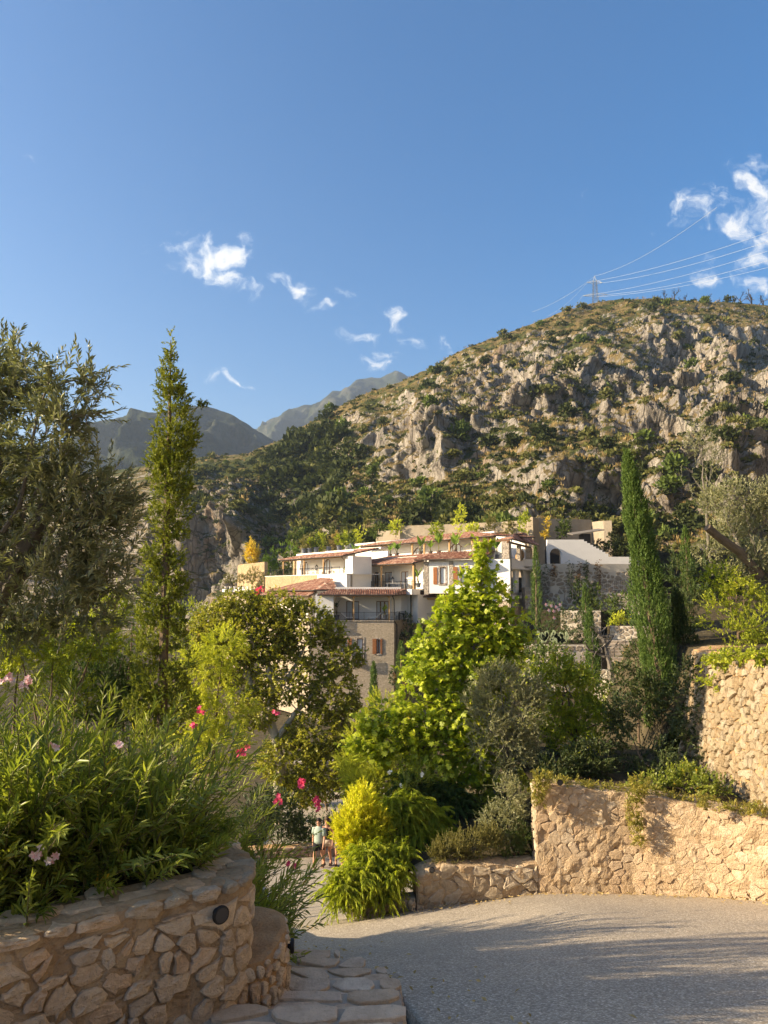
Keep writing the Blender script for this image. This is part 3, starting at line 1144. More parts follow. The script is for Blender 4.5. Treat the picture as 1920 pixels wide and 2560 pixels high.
# ------------------------------------------------------------------ far mountains
def mountain(name, sil, Z, depth, drop, seed, amp, label=None):
    s = np.array(sil, float)
    px = np.linspace(s[0, 0], s[-1, 0], 240)
    py = np.interp(px, s[:, 0], s[:, 1])
    rows = np.linspace(0, 1, 90)
    pts = []
    for v in rows:
        y = Z - depth * (1 - v) ** 1.0
        row = []
        zr = np.array([at(a, b, Z).z for a, b in zip(px, py)])
        xr = np.array([xat(a, Z) for a in px])
        z = -40 + (zr + 40) * v ** .9
        row = np.stack([xr * (1 - .12 * (1 - v)), np.full_like(xr, y), z], -1)
        pts.append(row)
    Pm = np.array(pts)
    f = (np.sin(np.clip(rows, 0, 1) * math.pi) ** .6 * .9 + .10)[:, None]
    n1 = fbm(Pm * np.array([1, .5, .6]), Z * .085, 6, seed, gain=.55, ridged=True)
    Pm[..., 1] += -n1 * amp * f
    Pm[..., 2] += n1 * amp * .35 * f
    bk = [Pm[-1] + np.array([0, depth * .5, -abs(drop) * .4]), Pm[-1] + np.array([0, depth * 1.2, -abs(drop)])]
    Vm = np.vstack([Pm.reshape(-1, 3)] + bk)
    n = len(px)
    k = np.arange(n - 1)[None] + (np.arange(len(rows) + 1) * n)[:, None]
    Fm = np.stack([k, k + 1, k + n + 1, k + n], -1).reshape(-1, 4)
    return mobj(name, Vm, Fm, M['mountain'], origin=(0, 0, 0), smooth=False, kind='structure')


mountain('mountain_near', [(-700, 1330), (-300, 1290), (0, 1190), (130, 1120), (230, 1062), (330, 1036), (440, 1022), (500, 1018), (530, 1023), (570, 1040), (630, 1078),
                           (700, 1118), (770, 1152), (860, 1200), (1000, 1270), (1200, 1330)], 1450, 620, 260, 5, 120)
mountain('mountain_far', [(100, 1180), (400, 1110), (560, 1086), (640, 1082), (690, 1062), (740, 1035), (800, 1004), (830, 990), (850, 984), (880, 972), (905, 953), (925, 948),
                          (950, 949), (972, 938), (990, 934), (1005, 942), (1030, 958), (1100, 1000), (1200, 1050), (1500, 1180), (1900, 1300)], 2700, 1100, 600, 15, 230)

# ------------------------------------------------------------------ haze: one closed box of thin air
t = NT('thin_air')
pv = t.node('ShaderNodeVolumePrincipled')
pv.inputs['Color'].default_value = (.62, .78, 1.0, 1)
pv.inputs['Density'].default_value = .00015
pv.inputs['Anisotropy'].default_value = .25
t.lk(pv.outputs[0], t.out.inputs['Volume'])
M['haze'] = t.m
mb = MB()
mb.aabox(-3300, 3300, -900, 4300, -330, 900)
tag(mb.build("haze", M["haze"]), label="thin blue haze filling the valley air", kind="stuff")

# ------------------------------------------------------------------ stone walls, steps, lamps
stone_mat('stone_warm', [(.72, .57, .39), (.84, .69, .49), (.74, .59, .41), (.86, .73, .54), (.66, .57, .44), (.78, .58, .38), (.84, .69, .49)], scale=11)
stone_mat('stone_wall', [(.57, .44, .295), (.62, .50, .35), (.53, .40, .255), (.67, .56, .41), (.58, .43, .28), (.63, .50, .345)], scale=10)
stone_mat('stone_pale', [(.50, .42, .30), (.60, .51, .38), (.44, .36, .25), (.66, .57, .43)], scale=10)
stone_mat('stone_dry', [(.36, .29, .19), (.44, .37, .25), (.33, .25, .15), (.50, .44, .33), (.40, .30, .18), (.42, .36, .26)], scale=11)
stone_mat('stone_flag', [(.64, .51, .37), (.74, .60, .44), (.66, .52, .37), (.80, .67, .51), (.60, .45, .30), (.74, .60, .43)], scale=8, bump=.45, pit=.2)
stone_mat('stone_kerb', [(.33, .26, .20), (.42, .33, .26), (.36, .28, .23)], scale=9)
plain('lamp_black', (.012, .012, .013), .45, .2, 6.0)
plain('lamp_lens', (.06, .06, .06), .2, .1, 6.0)
RS = random.Random(11)


class Face:
    """vertical wall face along a plan polyline; u = distance along it, v = height above v0(u)"""

    def __init__(self, pts, flip=1, batter=0.0, zref=0.0):
        self.p = np.array(pts, float)
        d = np.diff(self.p, axis=0)
        self.L = np.concatenate([[0], np.cumsum(np.hypot(d[:, 0], d[:, 1]))])
        self.flip, self.batter, self.zref = flip, batter, zref

    def xy(self, u):
        u = min(max(u, 0), self.L[-1])
        return np.interp(u, self.L, self.p[:, 0]), np.interp(u, self.L, self.p[:, 1])

    def nrm(self, u):
        a, b = self.xy(u - .12), self.xy(u + .12)
        dx, dy = b[0] - a[0], b[1] - a[1]
        L = math.hypot(dx, dy) or 1
        return self.flip * dy / L, -self.flip * dx / L

    def __call__(self, u, z, d):
        x, y = self.xy(u)
        nx, ny = self.nrm(u)
        d = d - self.batter * (z - self.zref)
        return Vector((x + nx * d, y + ny * d, z))


def wall_core(name, face, zb, zt, thick, mat, parent, du=.12, nz=9, rough=.02, seed=3, u0=0, u1=None, top_rough=.02):
    """mortar body: uneven front, top and back; zb/zt functions of u"""
    u1 = face.L[-1] if u1 is None else u1
    us = np.linspace(u0, u1, max(3, int((u1 - u0) / du) + 1))
    rows = []
    for v in np.linspace(0, 1, nz):
        rows.append([face(u, zb(u) + (zt(u) - zb(u)) * v, 0) for u in us])
    rows.append([face(u, zt(u) + .012, -thick * .12) for u in us])
    rows.append([face(u, zt(u) + .012, -thick * .55) for u in us])
    rows.append([face(u, zt(u), -thick) for u in us])
    rows.append([face(u, zb(u), -thick) for u in us])
    P = np.array([[tuple(p) for p in r] for r in rows])
    nn = np.array([face.nrm(u) for u in us])
    dsp = fbm(P, .22, 4, seed) * rough
    dsp[0] *= .3
    dsp[-2:] = 0
    P[:nz, :, 0] += nn[:, 0] * dsp[:nz]
    P[:nz, :, 1] += nn[:, 1] * dsp[:nz]
    P[nz - 1:nz + 2, :, 2] += fbm(P[nz - 1:nz + 2], .3, 3, seed + 5) * top_rough
    n = len(us)
    Fq = []
    for r in range(len(rows) - 1):
        for c in range(n - 1):
            Fq.append([r * n + c, r * n + c + 1, (r + 1) * n + c + 1, (r + 1) * n + c])
    for c in (0, n - 1):
        Fq.append([r * n + c for r in range(len(rows))])
    return mobj(name, P.reshape(-1, 3), Fq, mat, parent, smooth=False)


def face_stones(face, zb, zt, size, gap, depth, mat, parent, asp=1.25, u0=0.0, u1=None, keep=1.0, hi=True, name='stone', jitter=.42, zmin=None, rounds=1, rough=.12):
    u1 = face.L[-1] if u1 is None else u1
    zlo = min(zb(u) for u in np.linspace(u0, u1, 12))
    zhi = max(zt(u) for u in np.linspace(u0, u1, 12))
    pts = scatter(u0, u1, zlo, zhi, size, jitter, asp, RS)
    pts = [p for p in pts if zb(p[0]) - size * .4 < p[1] < zt(p[0]) + size * .2]
    # a few much larger stones: drop neighbours
    big = RS.sample(range(len(pts)), max(1, len(pts) // 12))
    drop = set()
    for b in big:
        for j, q in enumerate(pts):
            if j != b and j not in big and abs(q[0] - pts[b][0]) < size * asp * .95 and abs(q[1] - pts[b][1]) < size * .8:
                drop.add(j)
    pts = [p for j, p in enumerate(pts) if j not in drop]
    cs = cells(pts, [(u0, zlo - 1), (u1, zlo - 1), (u1, zhi + 1), (u0, zhi + 1)], asp, gap)
    out = []
    for c in cs:
        if c is None or RS.random() > keep:
            continue
        um = sum(p[0] for p in c) / len(c)
        # clip to the top and bottom of the wall
        c = clip_poly(c, um, zt(um) - .02, 0, 1)
        if len(c) >= 3:
            c = clip_poly(c, um, zb(um) - .05, 0, -1)
        if len(c) < 3:
            continue
        g = RS.uniform(.0, gap * .9)
        cx, cy = um, sum(p[1] for p in c) / len(c)
        sz = math.sqrt(abs(area2(c)))
        if sz < size * .25:
            continue
        k = max(.45, 1 - g / sz)
        c = [(cx + (p[0] - cx) * k, cy + (p[1] - cy) * k) for p in c]
        o = stone_piece(c, face, depth * RS.uniform(.6, 1.35), RS, name, mat, parent, rough=rough, hi=hi, rounds=rounds)
        if o:
            out.append(o)
    return out


def lamp(face, u, z, r, label, group='round black wall lamps', off=.02):
    p = face(u, z, off)
    nx, ny = face.nrm(u)
    n = Vector((nx, ny, 0))
    e = empty('wall_lamp', p, label=label, cat='lamp', group=group)
    MB().lathe(p - n * .03, [(r * .5, 0), (r * .5, .045)], 14, n).build('wall_mount', M['lamp_black'], e)
    MB().lathe(p + n * .012, [(r * .93, 0), (r, .006), (r, .02), (r * .94, .026)], 24, n).build('disc', M['lamp_black'], e)
    MB().lathe(p + n * .036, [(r * .8, 0), (r * .78, .004)], 24, n).build('lens', M['lamp_lens'], e)
    return e


# ---- left retaining wall beside the steps
def stair_z(y):
    return -1.43 - .27 * y


LF = Face([(-4.6, 2.35), (-3.2, 3.25), (-2.13, 4.0), (-1.61, 4.38), (-1.11, 4.74), (-.97, 4.87), (-.905, 4.99), (-.90, 5.12), (-.96, 5.35), (-1.15, 5.62), (-1.5, 5.86), (-2.2, 6.1)], 1)
l_top = lambda u: -1.865 + .012 * math.sin(u * 2.3)
l_bot = lambda u: stair_z(LF.xy(u)[1]) - .12
lw = empty('retaining_wall', (-1.61, 4.38, -2.7), label='warm rubble stone retaining wall curving round the oleander bed beside the steps', cat='wall')
wall_core('mortar', LF, l_bot, l_top, .34, M['mortar_rubble'], lw, du=.03, nz=34, rough=.035, top_rough=.03)
face_stones(LF, l_bot, lambda u: l_top(u) - .085, .115, .012, .020, M['stone_warm'], lw, asp=1.2, u0=1.2, u1=LF.L[-1] - 1.1, rounds=1, jitter=.48, keep=.95, rough=.3)
# coping of flat stones bedded on edge
u = 1.25
while u < LF.L[-1] - 1.0:
    w = RS.uniform(.09, .26)
    h = RS.uniform(.035, .085)
    z1 = l_top(u) + RS.uniform(-.012, .012)
    c = [(u, z1 - h), (u + w, z1 - h + RS.uniform(-.02, .02)), (u + w, z1), (u + w * .5, z1 + .008), (u, z1 + RS.uniform(-.01, .006))]
    stone_piece(c, LF, .032 * RS.uniform(.7, 1.3), RS, 'coping_stone', M['stone_pale'] if RS.random() < .25 else M['stone_warm'], lw, rough=.14, back=.16)
    u += w + RS.uniform(.004, .03)
# flat stones and mortar on the wall top
for u in np.arange(1.3, LF.L[-1] - .9, .17):
    d0 = RS.uniform(-.30, -.10)
    w, q = RS.uniform(.07, .13), RS.uniform(.05, .10)
    uu = u + RS.uniform(-.05, .05)
    tf = lambda a, b, d: LF(a, l_top(a) + .005 + d, b)
    stone_piece([(uu - w, d0 - q), (uu + w, d0 - q), (uu + w, d0 + q), (uu - w, d0 + q)], tf, .016, RS, 'cap_stone', M['stone_warm'], lw, rough=.3, back=.03)
uL = min(np.linspace(0, LF.L[-1], 900), key=lambda q: abs(960 + F * LF.xy(q)[0] / LF.xy(q)[1] - 560) + (99 if LF.xy(q)[1] > 4.95 else 0))
lamp(LF, uL, zat(2277, LF.xy(uL)[1]), .055, 'round black lamp on the curved wall beside the steps', off=.05)

# ---- low pier at the foot of that wall
PF = Face([(-.93, 4.98), (-.80, 5.08), (-.73, 5.25), (-.705, 5.5), (-.75, 5.72), (-.95, 5.85), (-1.5, 5.95)], 1)
p_top = lambda u: -2.435
p_bot = lambda u: stair_z(PF.xy(u)[1]) - .2
pw = empty('stone_pier', (-.85, 5.4, -2.95), label='low flat-topped stone pier at the foot of the steps below the oleander', cat='pier')
wall_core('mortar', PF, p_bot, p_top, .34, M['mortar'], pw, du=.04, nz=16, rough=.03, seed=8)
face_stones(PF, p_bot, p_top, .10, .016, .022, M['stone_warm'], pw, asp=.9, u1=PF.L[-1] - .3, rounds=1)
lamp(PF, 0.62, -2.56, .05, 'round black lamp seen edge-on at the side of the low pier')

# ---- flagged steps
st = empty('stone_steps', (-.4, 5.5, -3.1), kind='structure')
nos = [2.6, 3.2, 3.75, 4.30, 4.87, 5.37, 5.87, 6.33, 6.72, 7.02]


def wall_x(y):     # foot of the left wall / pier at depth y
    if y < 4.9:
        return np.interp(y, LF.p[:7, 1], LF.p[:7, 0]) - .03
    return np.interp(y, [4.9, 5.08, 5.25, 5.5, 5.72, 6.2, 7.1], [-.95, -.82, -.75, -.72, -.76, -1.0, -1.0])


def edge_x(y):
    return np.interp(y, [2, 4.3, 5.8, 6.2, 6.6, 6.85, 7.02], [.10, .115, .12, .05, -.16, -.36, -.62])


for s in range(len(nos) - 1):
    y0, y1 = nos[s], nos[s + 1]
    up_ = float(np.interp(y1, [3.75, 4.30, 4.87, 5.37, 5.87, 6.33], [.16, .13, .125, .09, .06, .03]))
    zt_ = stair_z(y1) + up_
    poly = [(wall_x(y0) - .1, y0 - .02), (wall_x(y1) - .1, y1)] + [(edge_x(y), y) for y in np.linspace(y1, y0 - .02, 5)]
    step = empty('step', (poly[0][0], y0, zt_ - .2), st)
    # mortar slab, slightly uneven
    mb = MB().prism(poly, zt_ - .62, zt_ - .016)
    mb.build('mortar_bed', M['mortar_grey'], step)
    fm = lambda a, b, d, z=zt_: Vector((a, b, z - .016 + d))
    x0, x1 = min(p[0] for p in poly), max(p[0] for p in poly)
    pts = []
    row = y0
    nr = 2 if y1 - y0 < .42 else 3
    for q in range(nr):
        xx = x0 + RS.uniform(0, .15)
        while xx < x1 + .1:
            pts.append((xx, y0 + (y1 - y0) * (q + .5) / nr + RS.uniform(-.05, .05)))
            xx += RS.uniform(.24, .52)
    cs = cells(pts, [(x0 - .3, y0), (x1 + .3, y0), (x1 + .3, y1 + .012), (x0 - .3, y1 + .012)], 1.7, .028)
    for c in cs:
        if c is None:
            continue
        um, vm = sum(p[0] for p in c) / len(c), sum(p[1] for p in c) / len(c)
        e = edge_x(vm) + .006
        c = clip_poly(c, e, vm, 1, 0)
        if len(c) >= 3:
            c = clip_poly(c, wall_x(vm), vm, -1, 0)
        if len(c) < 3 or abs(area2(c)) < .004:
            continue
        k = RS.uniform(.93, .99)
        um, vm = sum(p[0] for p in c) / len(c), sum(p[1] for p in c) / len(c)
        c = [(um + (p[0] - um) * k, vm + (p[1] - vm) * k) for p in c]
        stone_piece(c, fm, .024 * RS.uniform(.75, 1.2), RS, 'flagstone', M['stone_flag'], step, rough=.16, rounds=1, back=.02, flat=True)
MB().prism([(-6.5, -9), (.10, -9), (.10, 2.57), (-3.4, 2.57), (-6.5, 1.0)], -2.6, -1.72).build('landing', M['stone_flag'], st)
# facing stones on the open side of the steps
SF = Face([(.118, 3.0), (.123, 5.86)], 1)
side = empty('side_facing', (.12, 4.5, -3.2), st)
for s in range(len(nos) - 3):
    ya, yb = nos[s], min(nos[s + 1], 5.84)
    za = stair_z(nos[s + 1]) - .05 + float(np.interp(nos[s + 1], [3.75, 4.30, 4.87, 5.37, 5.87, 6.33], [.16, .13, .125, .09, .06, .03]))
    yy_ = ya
    while yy_ < yb - .03:
        w = min(RS.uniform(.12, .3), yb - yy_)
        zz = za
        while zz > za - .55:
            h = RS.uniform(.08, .2)
            ua, ub = yy_ - 3.0, yy_ + w - 3.0
            if ua >= 0:
                stone_piece([(ua + .005, zz - h), (ub - .005, zz - h), (ub - .005, zz - .006), (ua + .005, zz - .006)], SF, .018, RS, 'facing_stone', M['stone_warm'], side, rough=.08, hi=False)
            zz -= h
        yy_ += w
# gutter at the foot of the steps: stones laid in a shallow channel
gt = empty('gutter', (.22, 4.4, -3.1), kind='structure')
gy = 2.6
MB().prism([(.11, 2.5), (.50, 2.5), (.36, 3.6), (.335, 4.4), (.25, 5.2), (.15, 5.75), (.12, 5.86)],
           [float(path_z(q)) - .6 for q in (2.5, 2.5, 3.6, 4.4, 5.2, 5.75, 5.86)], [float(path_z(q)) - .17 for q in (2.5, 2.5, 3.6, 4.4, 5.2, 5.75, 5.86)]).build('channel_bed', M['mortar_grey'], gt)
while gy < 5.7:
    w = RS.uniform(.10, .2)
    xr = float(road_left(gy + w / 2))
    zc = float(path_z(gy + w / 2)) - .168
    fm = lambda a, b, d, z=zc, yc=gy + w / 2: Vector((a, b, z - .28 * (b - yc) + d))
    if xr - .13 > .03:
        stone_piece([(.128, gy), (xr - .012, gy), (xr - .012, gy + w - .012), (.128, gy + w - .012)], fm, .02, RS, 'gutter_stone', M['stone_flag'], gt, rough=.06, hi=False)
    gy += w

# ---- right-hand road walls
RF = Face(RW[:2], 1)
r_bot = lambda u: float(road_z(*RF.xy(u))) - .1
r_top = lambda u: -4.46 + .10 * min(1, u / .5) - .06 + .03 * math.sin(u * 3)
low = empty('low_wall', (1.5, 12.1, -5.1), label='low pale rough stone wall with a rosemary bush on top beside the road', cat='wall')
wall_core('mortar', RF, r_bot, r_top, .45, M['mortar_rubble'], low, du=.05, nz=16, rough=.06, seed=12, top_rough=.05)
face_stones(RF, r_bot, r_top, .19, .012, .022, M['stone_pale'], low, asp=1.15, hi=True, rough=.28, keep=.9)
lamp(RF, .24, zat(2172, 12.08), .048, 'round black lamp at the end of the low pale wall')
kb = Face([(-.35, 12.0), (.5, 12.06)], 1)
ks = empty('kerb_stones', (.1, 12.0, -5.2), label='short row of kerb stones between the feathery bush and low wall', cat='kerb')
face_stones(kb, lambda u: float(road_z(*kb.xy(u))) - .08, lambda u: float(road_z(*kb.xy(u))) + .20, .2, .012, .05, M['stone_pale'], ks, asp=1.2)
wall_core('mortar', kb, lambda u: float(road_z(*kb.xy(u))) - .1, lambda u: float(road_z(*kb.xy(u))) + .17, .3, M['mortar_grey'], ks, nz=5, rough=.03)

MFc = Face(RW[1:], 1)
m_bot = lambda u: float(road_z(*MFc.xy(u))) - .1
m_top = lambda u: float(np.interp(MFc.xy(u)[0], [2.5, 3.2, 4.0, 4.8, 5.9], [-3.20, -3.22, -3.30, -3.36, -3.42])) + max(0, u - 5.0) * .26 + .015 * math.sin(u * 4)
mw = empty('road_wall', (4.2, 12.0, -4.9), label='tall ochre rubble wall with trailing plants curving along the road', cat='wall')
wall_core('mortar', MFc, m_bot, m_top, .45, M['mortar_rubble'], mw, du=.05, nz=34, rough=.07, seed=14, top_rough=.04)
face_stones(MFc, m_bot, m_top, .14, .006, .010, M['stone_wall'], mw, asp=1.25, u1=5.6, keep=.68, hi=True, rough=.28)
# square end of the tall wall facing the low one
EF = Face([(2.52, 12.72), (2.50, 12.25)], 1)
face_stones(EF, lambda u: -4.6, lambda u: -3.22, .17, .02, .022, M['stone_pale'], mw, asp=1.0, hi=False)
lamp(MFc, .38, zat(1955, 12.2), .048, 'round black lamp high on the left end of the ochre road wall', off=.03)
uR = min(np.linspace(0, MFc.L[-1], 900), key=lambda q: abs(960 + F * MFc.xy(q)[0] / MFc.xy(q)[1] - 1866))
lamp(MFc, uR, zat(2030, MFc.xy(uR)[1]), .046, 'round black lamp on the ochre road wall under the ice plant', off=.03)

# ---- battered wall of heaped stones above, facing the sun
DF = Face([(7.6, 16.1), (6.9, 15.9), (6.62, 15.6), (6.52, 15.2), (6.50, 14.4), (6.50, 13.2), (6.48, 12.0), (6.45, 10.5), (6.45, 9.2)], 1, batter=.16, zref=-1.2)
d_bot = lambda u: -3.6
d_top = lambda u: -1.22 + .02 * math.sin(u * 3)
dw = empty('garden_wall', (6.5, 13.5, -3.55), label='sunlit wall of heaped cream and ochre boulders above the road wall', cat='wall')
wall_core('mortar', DF, d_bot, d_top, .5, M['mortar'], dw, du=.08, nz=24, rough=.06, seed=19, top_rough=.04)
face_stones(DF, d_bot, lambda u: d_top(u) - .02, .15, .010, .045, M['stone_dry'], dw, asp=1.05, u0=.5, u1=5.2, hi=True, rounds=1, rough=.26, jitter=.48)

# ---- stones edging the path by the walkers
WF = Face([(-6.2, 28.9), (-4.6, 29.3), (-3.2, 29.5), (-1.8, 29.7), (-.4, 30.3), (1.5, 31.5)], 1)
we = empty('path_edging', (-2.4, 29.5, -10.6), label='low pinkish dry stone edging behind the walkers on the path', cat='edging')
wall_core('mortar', WF, lambda u: -10.9, lambda u: -10.02, .5, M['mortar'], we, du=.2, nz=5, rough=.08)
face_stones(WF, lambda u: -10.8, lambda u: -9.98, .26, .02, .07, M['stone_kerb'], we, asp=1.3, hi=False)

# ------------------------------------------------------------------ the hillside hotel
plain('white_render', (.80, .76, .69), .9, .06, 1.2, .3, 25, bdist=.01)
plain('cool_render', (.80, .78, .74), .9, .06, 1.2, .3, 25, bdist=.01)
plain('timber', (.52, .33, .15), .7, .2, 4.0, .3, 30)
plain('dark_timber', (.17, .085, .04), .6, .25, 5.0)
plain('shutter_wood', (.34, .135, .048), .6, .22, 6.0, .2, 40)
plain('iron', (.016, .016, .017), .5, .2, 8.0)
plain('fascia', (.07, .055, .045), .6, .2, 4.0)
plain('curtain', (.80, .80, .80), .9, .08, 3.0)
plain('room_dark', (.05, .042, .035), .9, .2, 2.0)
plain('pot_clay', (.17, .125, .10), .8, .2, 6.0)
plain('pot_grey', (.16, .17, .19), .7, .2, 6.0)
plain('concrete_wall', (.36, .30, .22), .95, .2, .8, .8, 6, bdist=.08)
plain('linen', (.78, .75, .70), .9, .08, 4.0)
plain('rattan', (.40, .25, .12), .8, .25, 20.0)
t = NT('window_glass')
M['glass'] = t.done(t.bsdf((.58, .61, .65), .08, None, .8))  # pale base colour paints in bright sky reflections and the curtains behind
t = NT('roof_tile')
a = t.node('ShaderNodeAttribute', attribute_name='var')
c = t.ramp(a.outputs['Fac'], [(0, (.20, .095, .065)), (.35, (.32, .155, .10)), (.7, (.42, .225, .15)), (.92, (.52, .34, .235)), (1, (.62, .47, .35))])
v = t.coord('World')
c = t.mix(t.range(t.noise(v, 1.2, 6, .7), .5, .75, 0, .45), c, (.16, .10, .075))
M['tile'] = t.done(t.bsdf(c, .85, t.bump(t.noise(v, 12, 4, .6), .4, .02), .2))


def rubble_mat(name, cols, scale, mortar, edge=.07, bump=.8, bdist=.06, asp=1.5):
    """far rubble masonry whose stones are too small to be picked apart"""
    t = NT(name)
    v = t.coord('World', (1, 1, asp))
    vd = t.mix(.12, v, t.noise(v, scale * 1.2, 3, .6, 'Color'), 'ADD')
    vc = t.voro(vd, scale, out='Color')
    sep = t.node('ShaderNodeSeparateColor')
    t.lk(vc, sep.inputs[0])
    c = t.ramp(sep.outputs[0], [(i / (len(cols) - 1), q) for i, q in enumerate(cols)])
    e = t.voro(vd, scale, 'DISTANCE_TO_EDGE')
    j = t.range(e, 0, edge)
    c = t.mix(j, mortar, c)
    n = t.noise(v, scale * 3, 6, .7)
    c = t.mix(1.0, c, t.ramp(n, [(.3, (.72, .70, .67)), (.7, (1.15, 1.12, 1.08))]), 'MULTIPLY')
    st = t.range(t.noise(t.coord('World', (1, 1, .25)), .5, 5, .65), .5, .75, 0, .3)
    c = t.mix(st, c, (.16, .13, .10))
    h = t.math('ADD', t.range(e, 0, edge * 2), t.math('MULTIPLY', n, .8))
    M[name] = t.done(t.bsdf(c, .95, t.bump(h, bump, bdist), .1))


rubble_mat('rubble_grey', [(.40, .335, .25), (.55, .47, .36), (.46, .39, .295), (.64, .56, .44), (.38, .32, .245)], 5.6, (.58, .50, .385), .06, bdist=.04)
rubble_mat('rubble_ochre', [(.50, .38, .22), (.62, .49, .30), (.44, .32, .18), (.66, .54, .36)], 6.0, (.52, .42, .27), .05)
rubble_mat('rubble_pale', [(.33, .28, .22), (.42, .365, .29), (.29, .245, .19)], 1.7, (.58, .53, .45), .16)
rubble_mat('rubble_pier', [(.30, .26, .22), (.44, .39, .33), (.36, .31, .26)], 3.0, (.56, .52, .46), .10)


class Frame:
    def __init__(self, p, d):
        self.p = Vector((p[0], p[1]))
        self.d = Vector((d[0], d[1])).normalized()
        self.n = Vector((self.d.y, -self.d.x))

    def __call__(self, s, z, o=0.0):
        q = self.p + self.d * s + self.n * o
        return Vector((q.x, q.y, z))

    def xy(self, s, o=0.0):
        q = self.p + self.d * s + self.n * o
        return (q.x, q.y)

    def s_px(self, px, o=0.0):
        k = (px - 960) / F * (1.0)
        q = self.p + self.n * o
        # x = k*y (the small pitch term is the same to within a pixel)
        return (k * q.y - q.x) / (self.d.x - k * self.d.y)

    def box(self, mb, s0, s1, z0, z1, o0, o1):
        a = [self(s0, 0, o0), self(s1, 0, o0), self(s1, 0, o1), self(s0, 0, o1)]
        return mb.prism([(p.x, p.y) for p in a], z0, z1)


def between(p, q):
    return Frame(p, (q[0] - p[0], q[1] - p[1])), math.hypot(q[0] - p[0], q[1] - p[1])


def facade(fr, s0, s1, z0, z1, mat, parent, holes=(), thick=.3, name='wall'):
    """holes: (s0, s1, z0, z1, arch)"""
    mb = MB()
    cuts = sorted({s0, s1} | {h[0] for h in holes} | {h[1] for h in holes})
    for a, b in zip(cuts, cuts[1:]):
        m = (a + b) / 2
        segs = [(z0, z1)]
        for h in holes:
            if h[0] < m < h[1]:
                segs = [q for g in segs for q in ((g[0], min(g[1], h[2])), (max(g[0], h[3]), g[1])) if q[1] - q[0] > 1e-4]
        for g in segs:
            fr.box(mb, a, b, g[0], g[1], -thick, 0)
    for h in holes:
        if h[4]:
            r = (h[1] - h[0]) / 2
            c, zc = (h[0] + h[1]) / 2, h[3] - r
            N = 12
            for k in range(N):
                t0, t1 = math.pi * k / N, math.pi * (k + 1) / N
                sa, za = c - r * math.cos(t0), zc + r * math.sin(t0)
                sb, zb = c - r * math.cos(t1), zc + r * math.sin(t1)
                V = [fr(sa, za, 0), fr(sb, zb, 0), fr(sb, h[3], 0), fr(sa, h[3], 0), fr(sa, za, -thick), fr(sb, zb, -thick), fr(sb, h[3], -thick), fr(sa, h[3], -thick)]
                mb.add(V, [[0, 1, 2, 3], [7, 6, 5, 4], [0, 4, 5, 1], [1, 5, 6, 2], [2, 6, 7, 3], [3, 7, 4, 0]])
    return mb.build(name, mat, parent)


def window(fr, s0, s1, z0, z1, parent, arch=False, leaf=2, inset=-.16, frame='dark_timber', dark=False, surround=None, name='window'):
    w = .09
    mb = MB()
    if arch:
        r = (s1 - s0) / 2
        c, zc = (s0 + s1) / 2, z1 - r
        pts = [fr(s0 + w / 2, z0, inset)] + [fr(c - (r - w / 2) * math.cos(math.pi * k / 12), zc + (r - w / 2) * math.sin(math.pi * k / 12), inset) for k in range(13)] + [fr(s1 - w / 2, z0, inset)]
        mb.tube(pts, w * .6, 4)
    else:
        fr.box(mb, s0, s0 + w, z0, z1, inset - .06, inset)
        fr.box(mb, s1 - w, s1, z0, z1, inset - .06, inset)
        fr.box(mb, s0 + w, s1 - w, z1 - w, z1, inset - .06, inset)
        fr.box(mb, s0 + w, s1 - w, z0, z0 + w, inset - .06, inset)
    for k in range(1, leaf):
        c = s0 + (s1 - s0) * k / leaf
        fr.box(mb, c - w * .7, c + w * .7, z0 + w, z1 - (w if not arch else .06), inset - .055, inset + .005)
    f = mb.build(name, M[frame], parent)
    for k in range(leaf):
        a, b = s0 + (s1 - s0) * k / leaf + w * .9, s0 + (s1 - s0) * (k + 1) / leaf - w * .9
        g = MB()
        if arch:
            r = (s1 - s0) / 2 - w
            c, zc = (s0 + s1) / 2, z1 - (s1 - s0) / 2
            ss = np.linspace(a, b, 6)
            poly = [fr(a, z0 + .05, inset - .03), fr(b, z0 + .05, inset - .03)] + [fr(q, zc + math.sqrt(max(0, r * r - (q - c) ** 2)), inset - .03) for q in ss[::-1]]
            g.add(poly, [list(range(len(poly)))])
        else:
            g.quad(fr(a, z0 + w, inset - .03), fr(b, z0 + w, inset - .03), fr(b, z1 - w, inset - .03), fr(a, z1 - w, inset - .03))
        g.build('pane', M['glass'], f)
        if not dark:
            g = MB()
            m0, m1 = (a, a + (b - a) * .55) if k % 2 == 0 else (b - (b - a) * .55, b)
            zt = z1 - w if not arch else z1 - (s1 - s0) * .42
            fr.box(g, m0, m1, z0 + w, zt, inset - .13, inset - .09)
            g.build('curtain', M['curtain'], f)
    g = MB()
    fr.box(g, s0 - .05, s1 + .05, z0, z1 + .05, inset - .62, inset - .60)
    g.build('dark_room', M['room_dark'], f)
    if surround:
        g = MB()
        q = .16
        fr.box(g, s0 - q, s0, z0 - q, z1 + q, .0, .035)
        fr.box(g, s1, s1 + q, z0 - q, z1 + q, .0, .035)
        fr.box(g, s0, s1, z1, z1 + q, .0, .035)
        fr.box(g, s0, s1, z0 - q, z0, .0, .06)
        g.build('surround', M[surround], f)
    return f


def shutter(fr, s0, s1, z0, z1, parent, o=.04):
    mb = MB()
    n = 3
    for k in range(n):
        a, b = s0 + (s1 - s0) * k / n, s0 + (s1 - s0) * (k + 1) / n
        fr.box(mb, a + .008, b - .008, z0, z1, o, o + .035)
    for f in (.15, .85):
        z = z0 + (z1 - z0) * f
        fr.box(mb, s0, s1, z - .05, z + .05, o + .036, o + .06)
    return mb.build('shutter', M['shutter_wood'], parent)


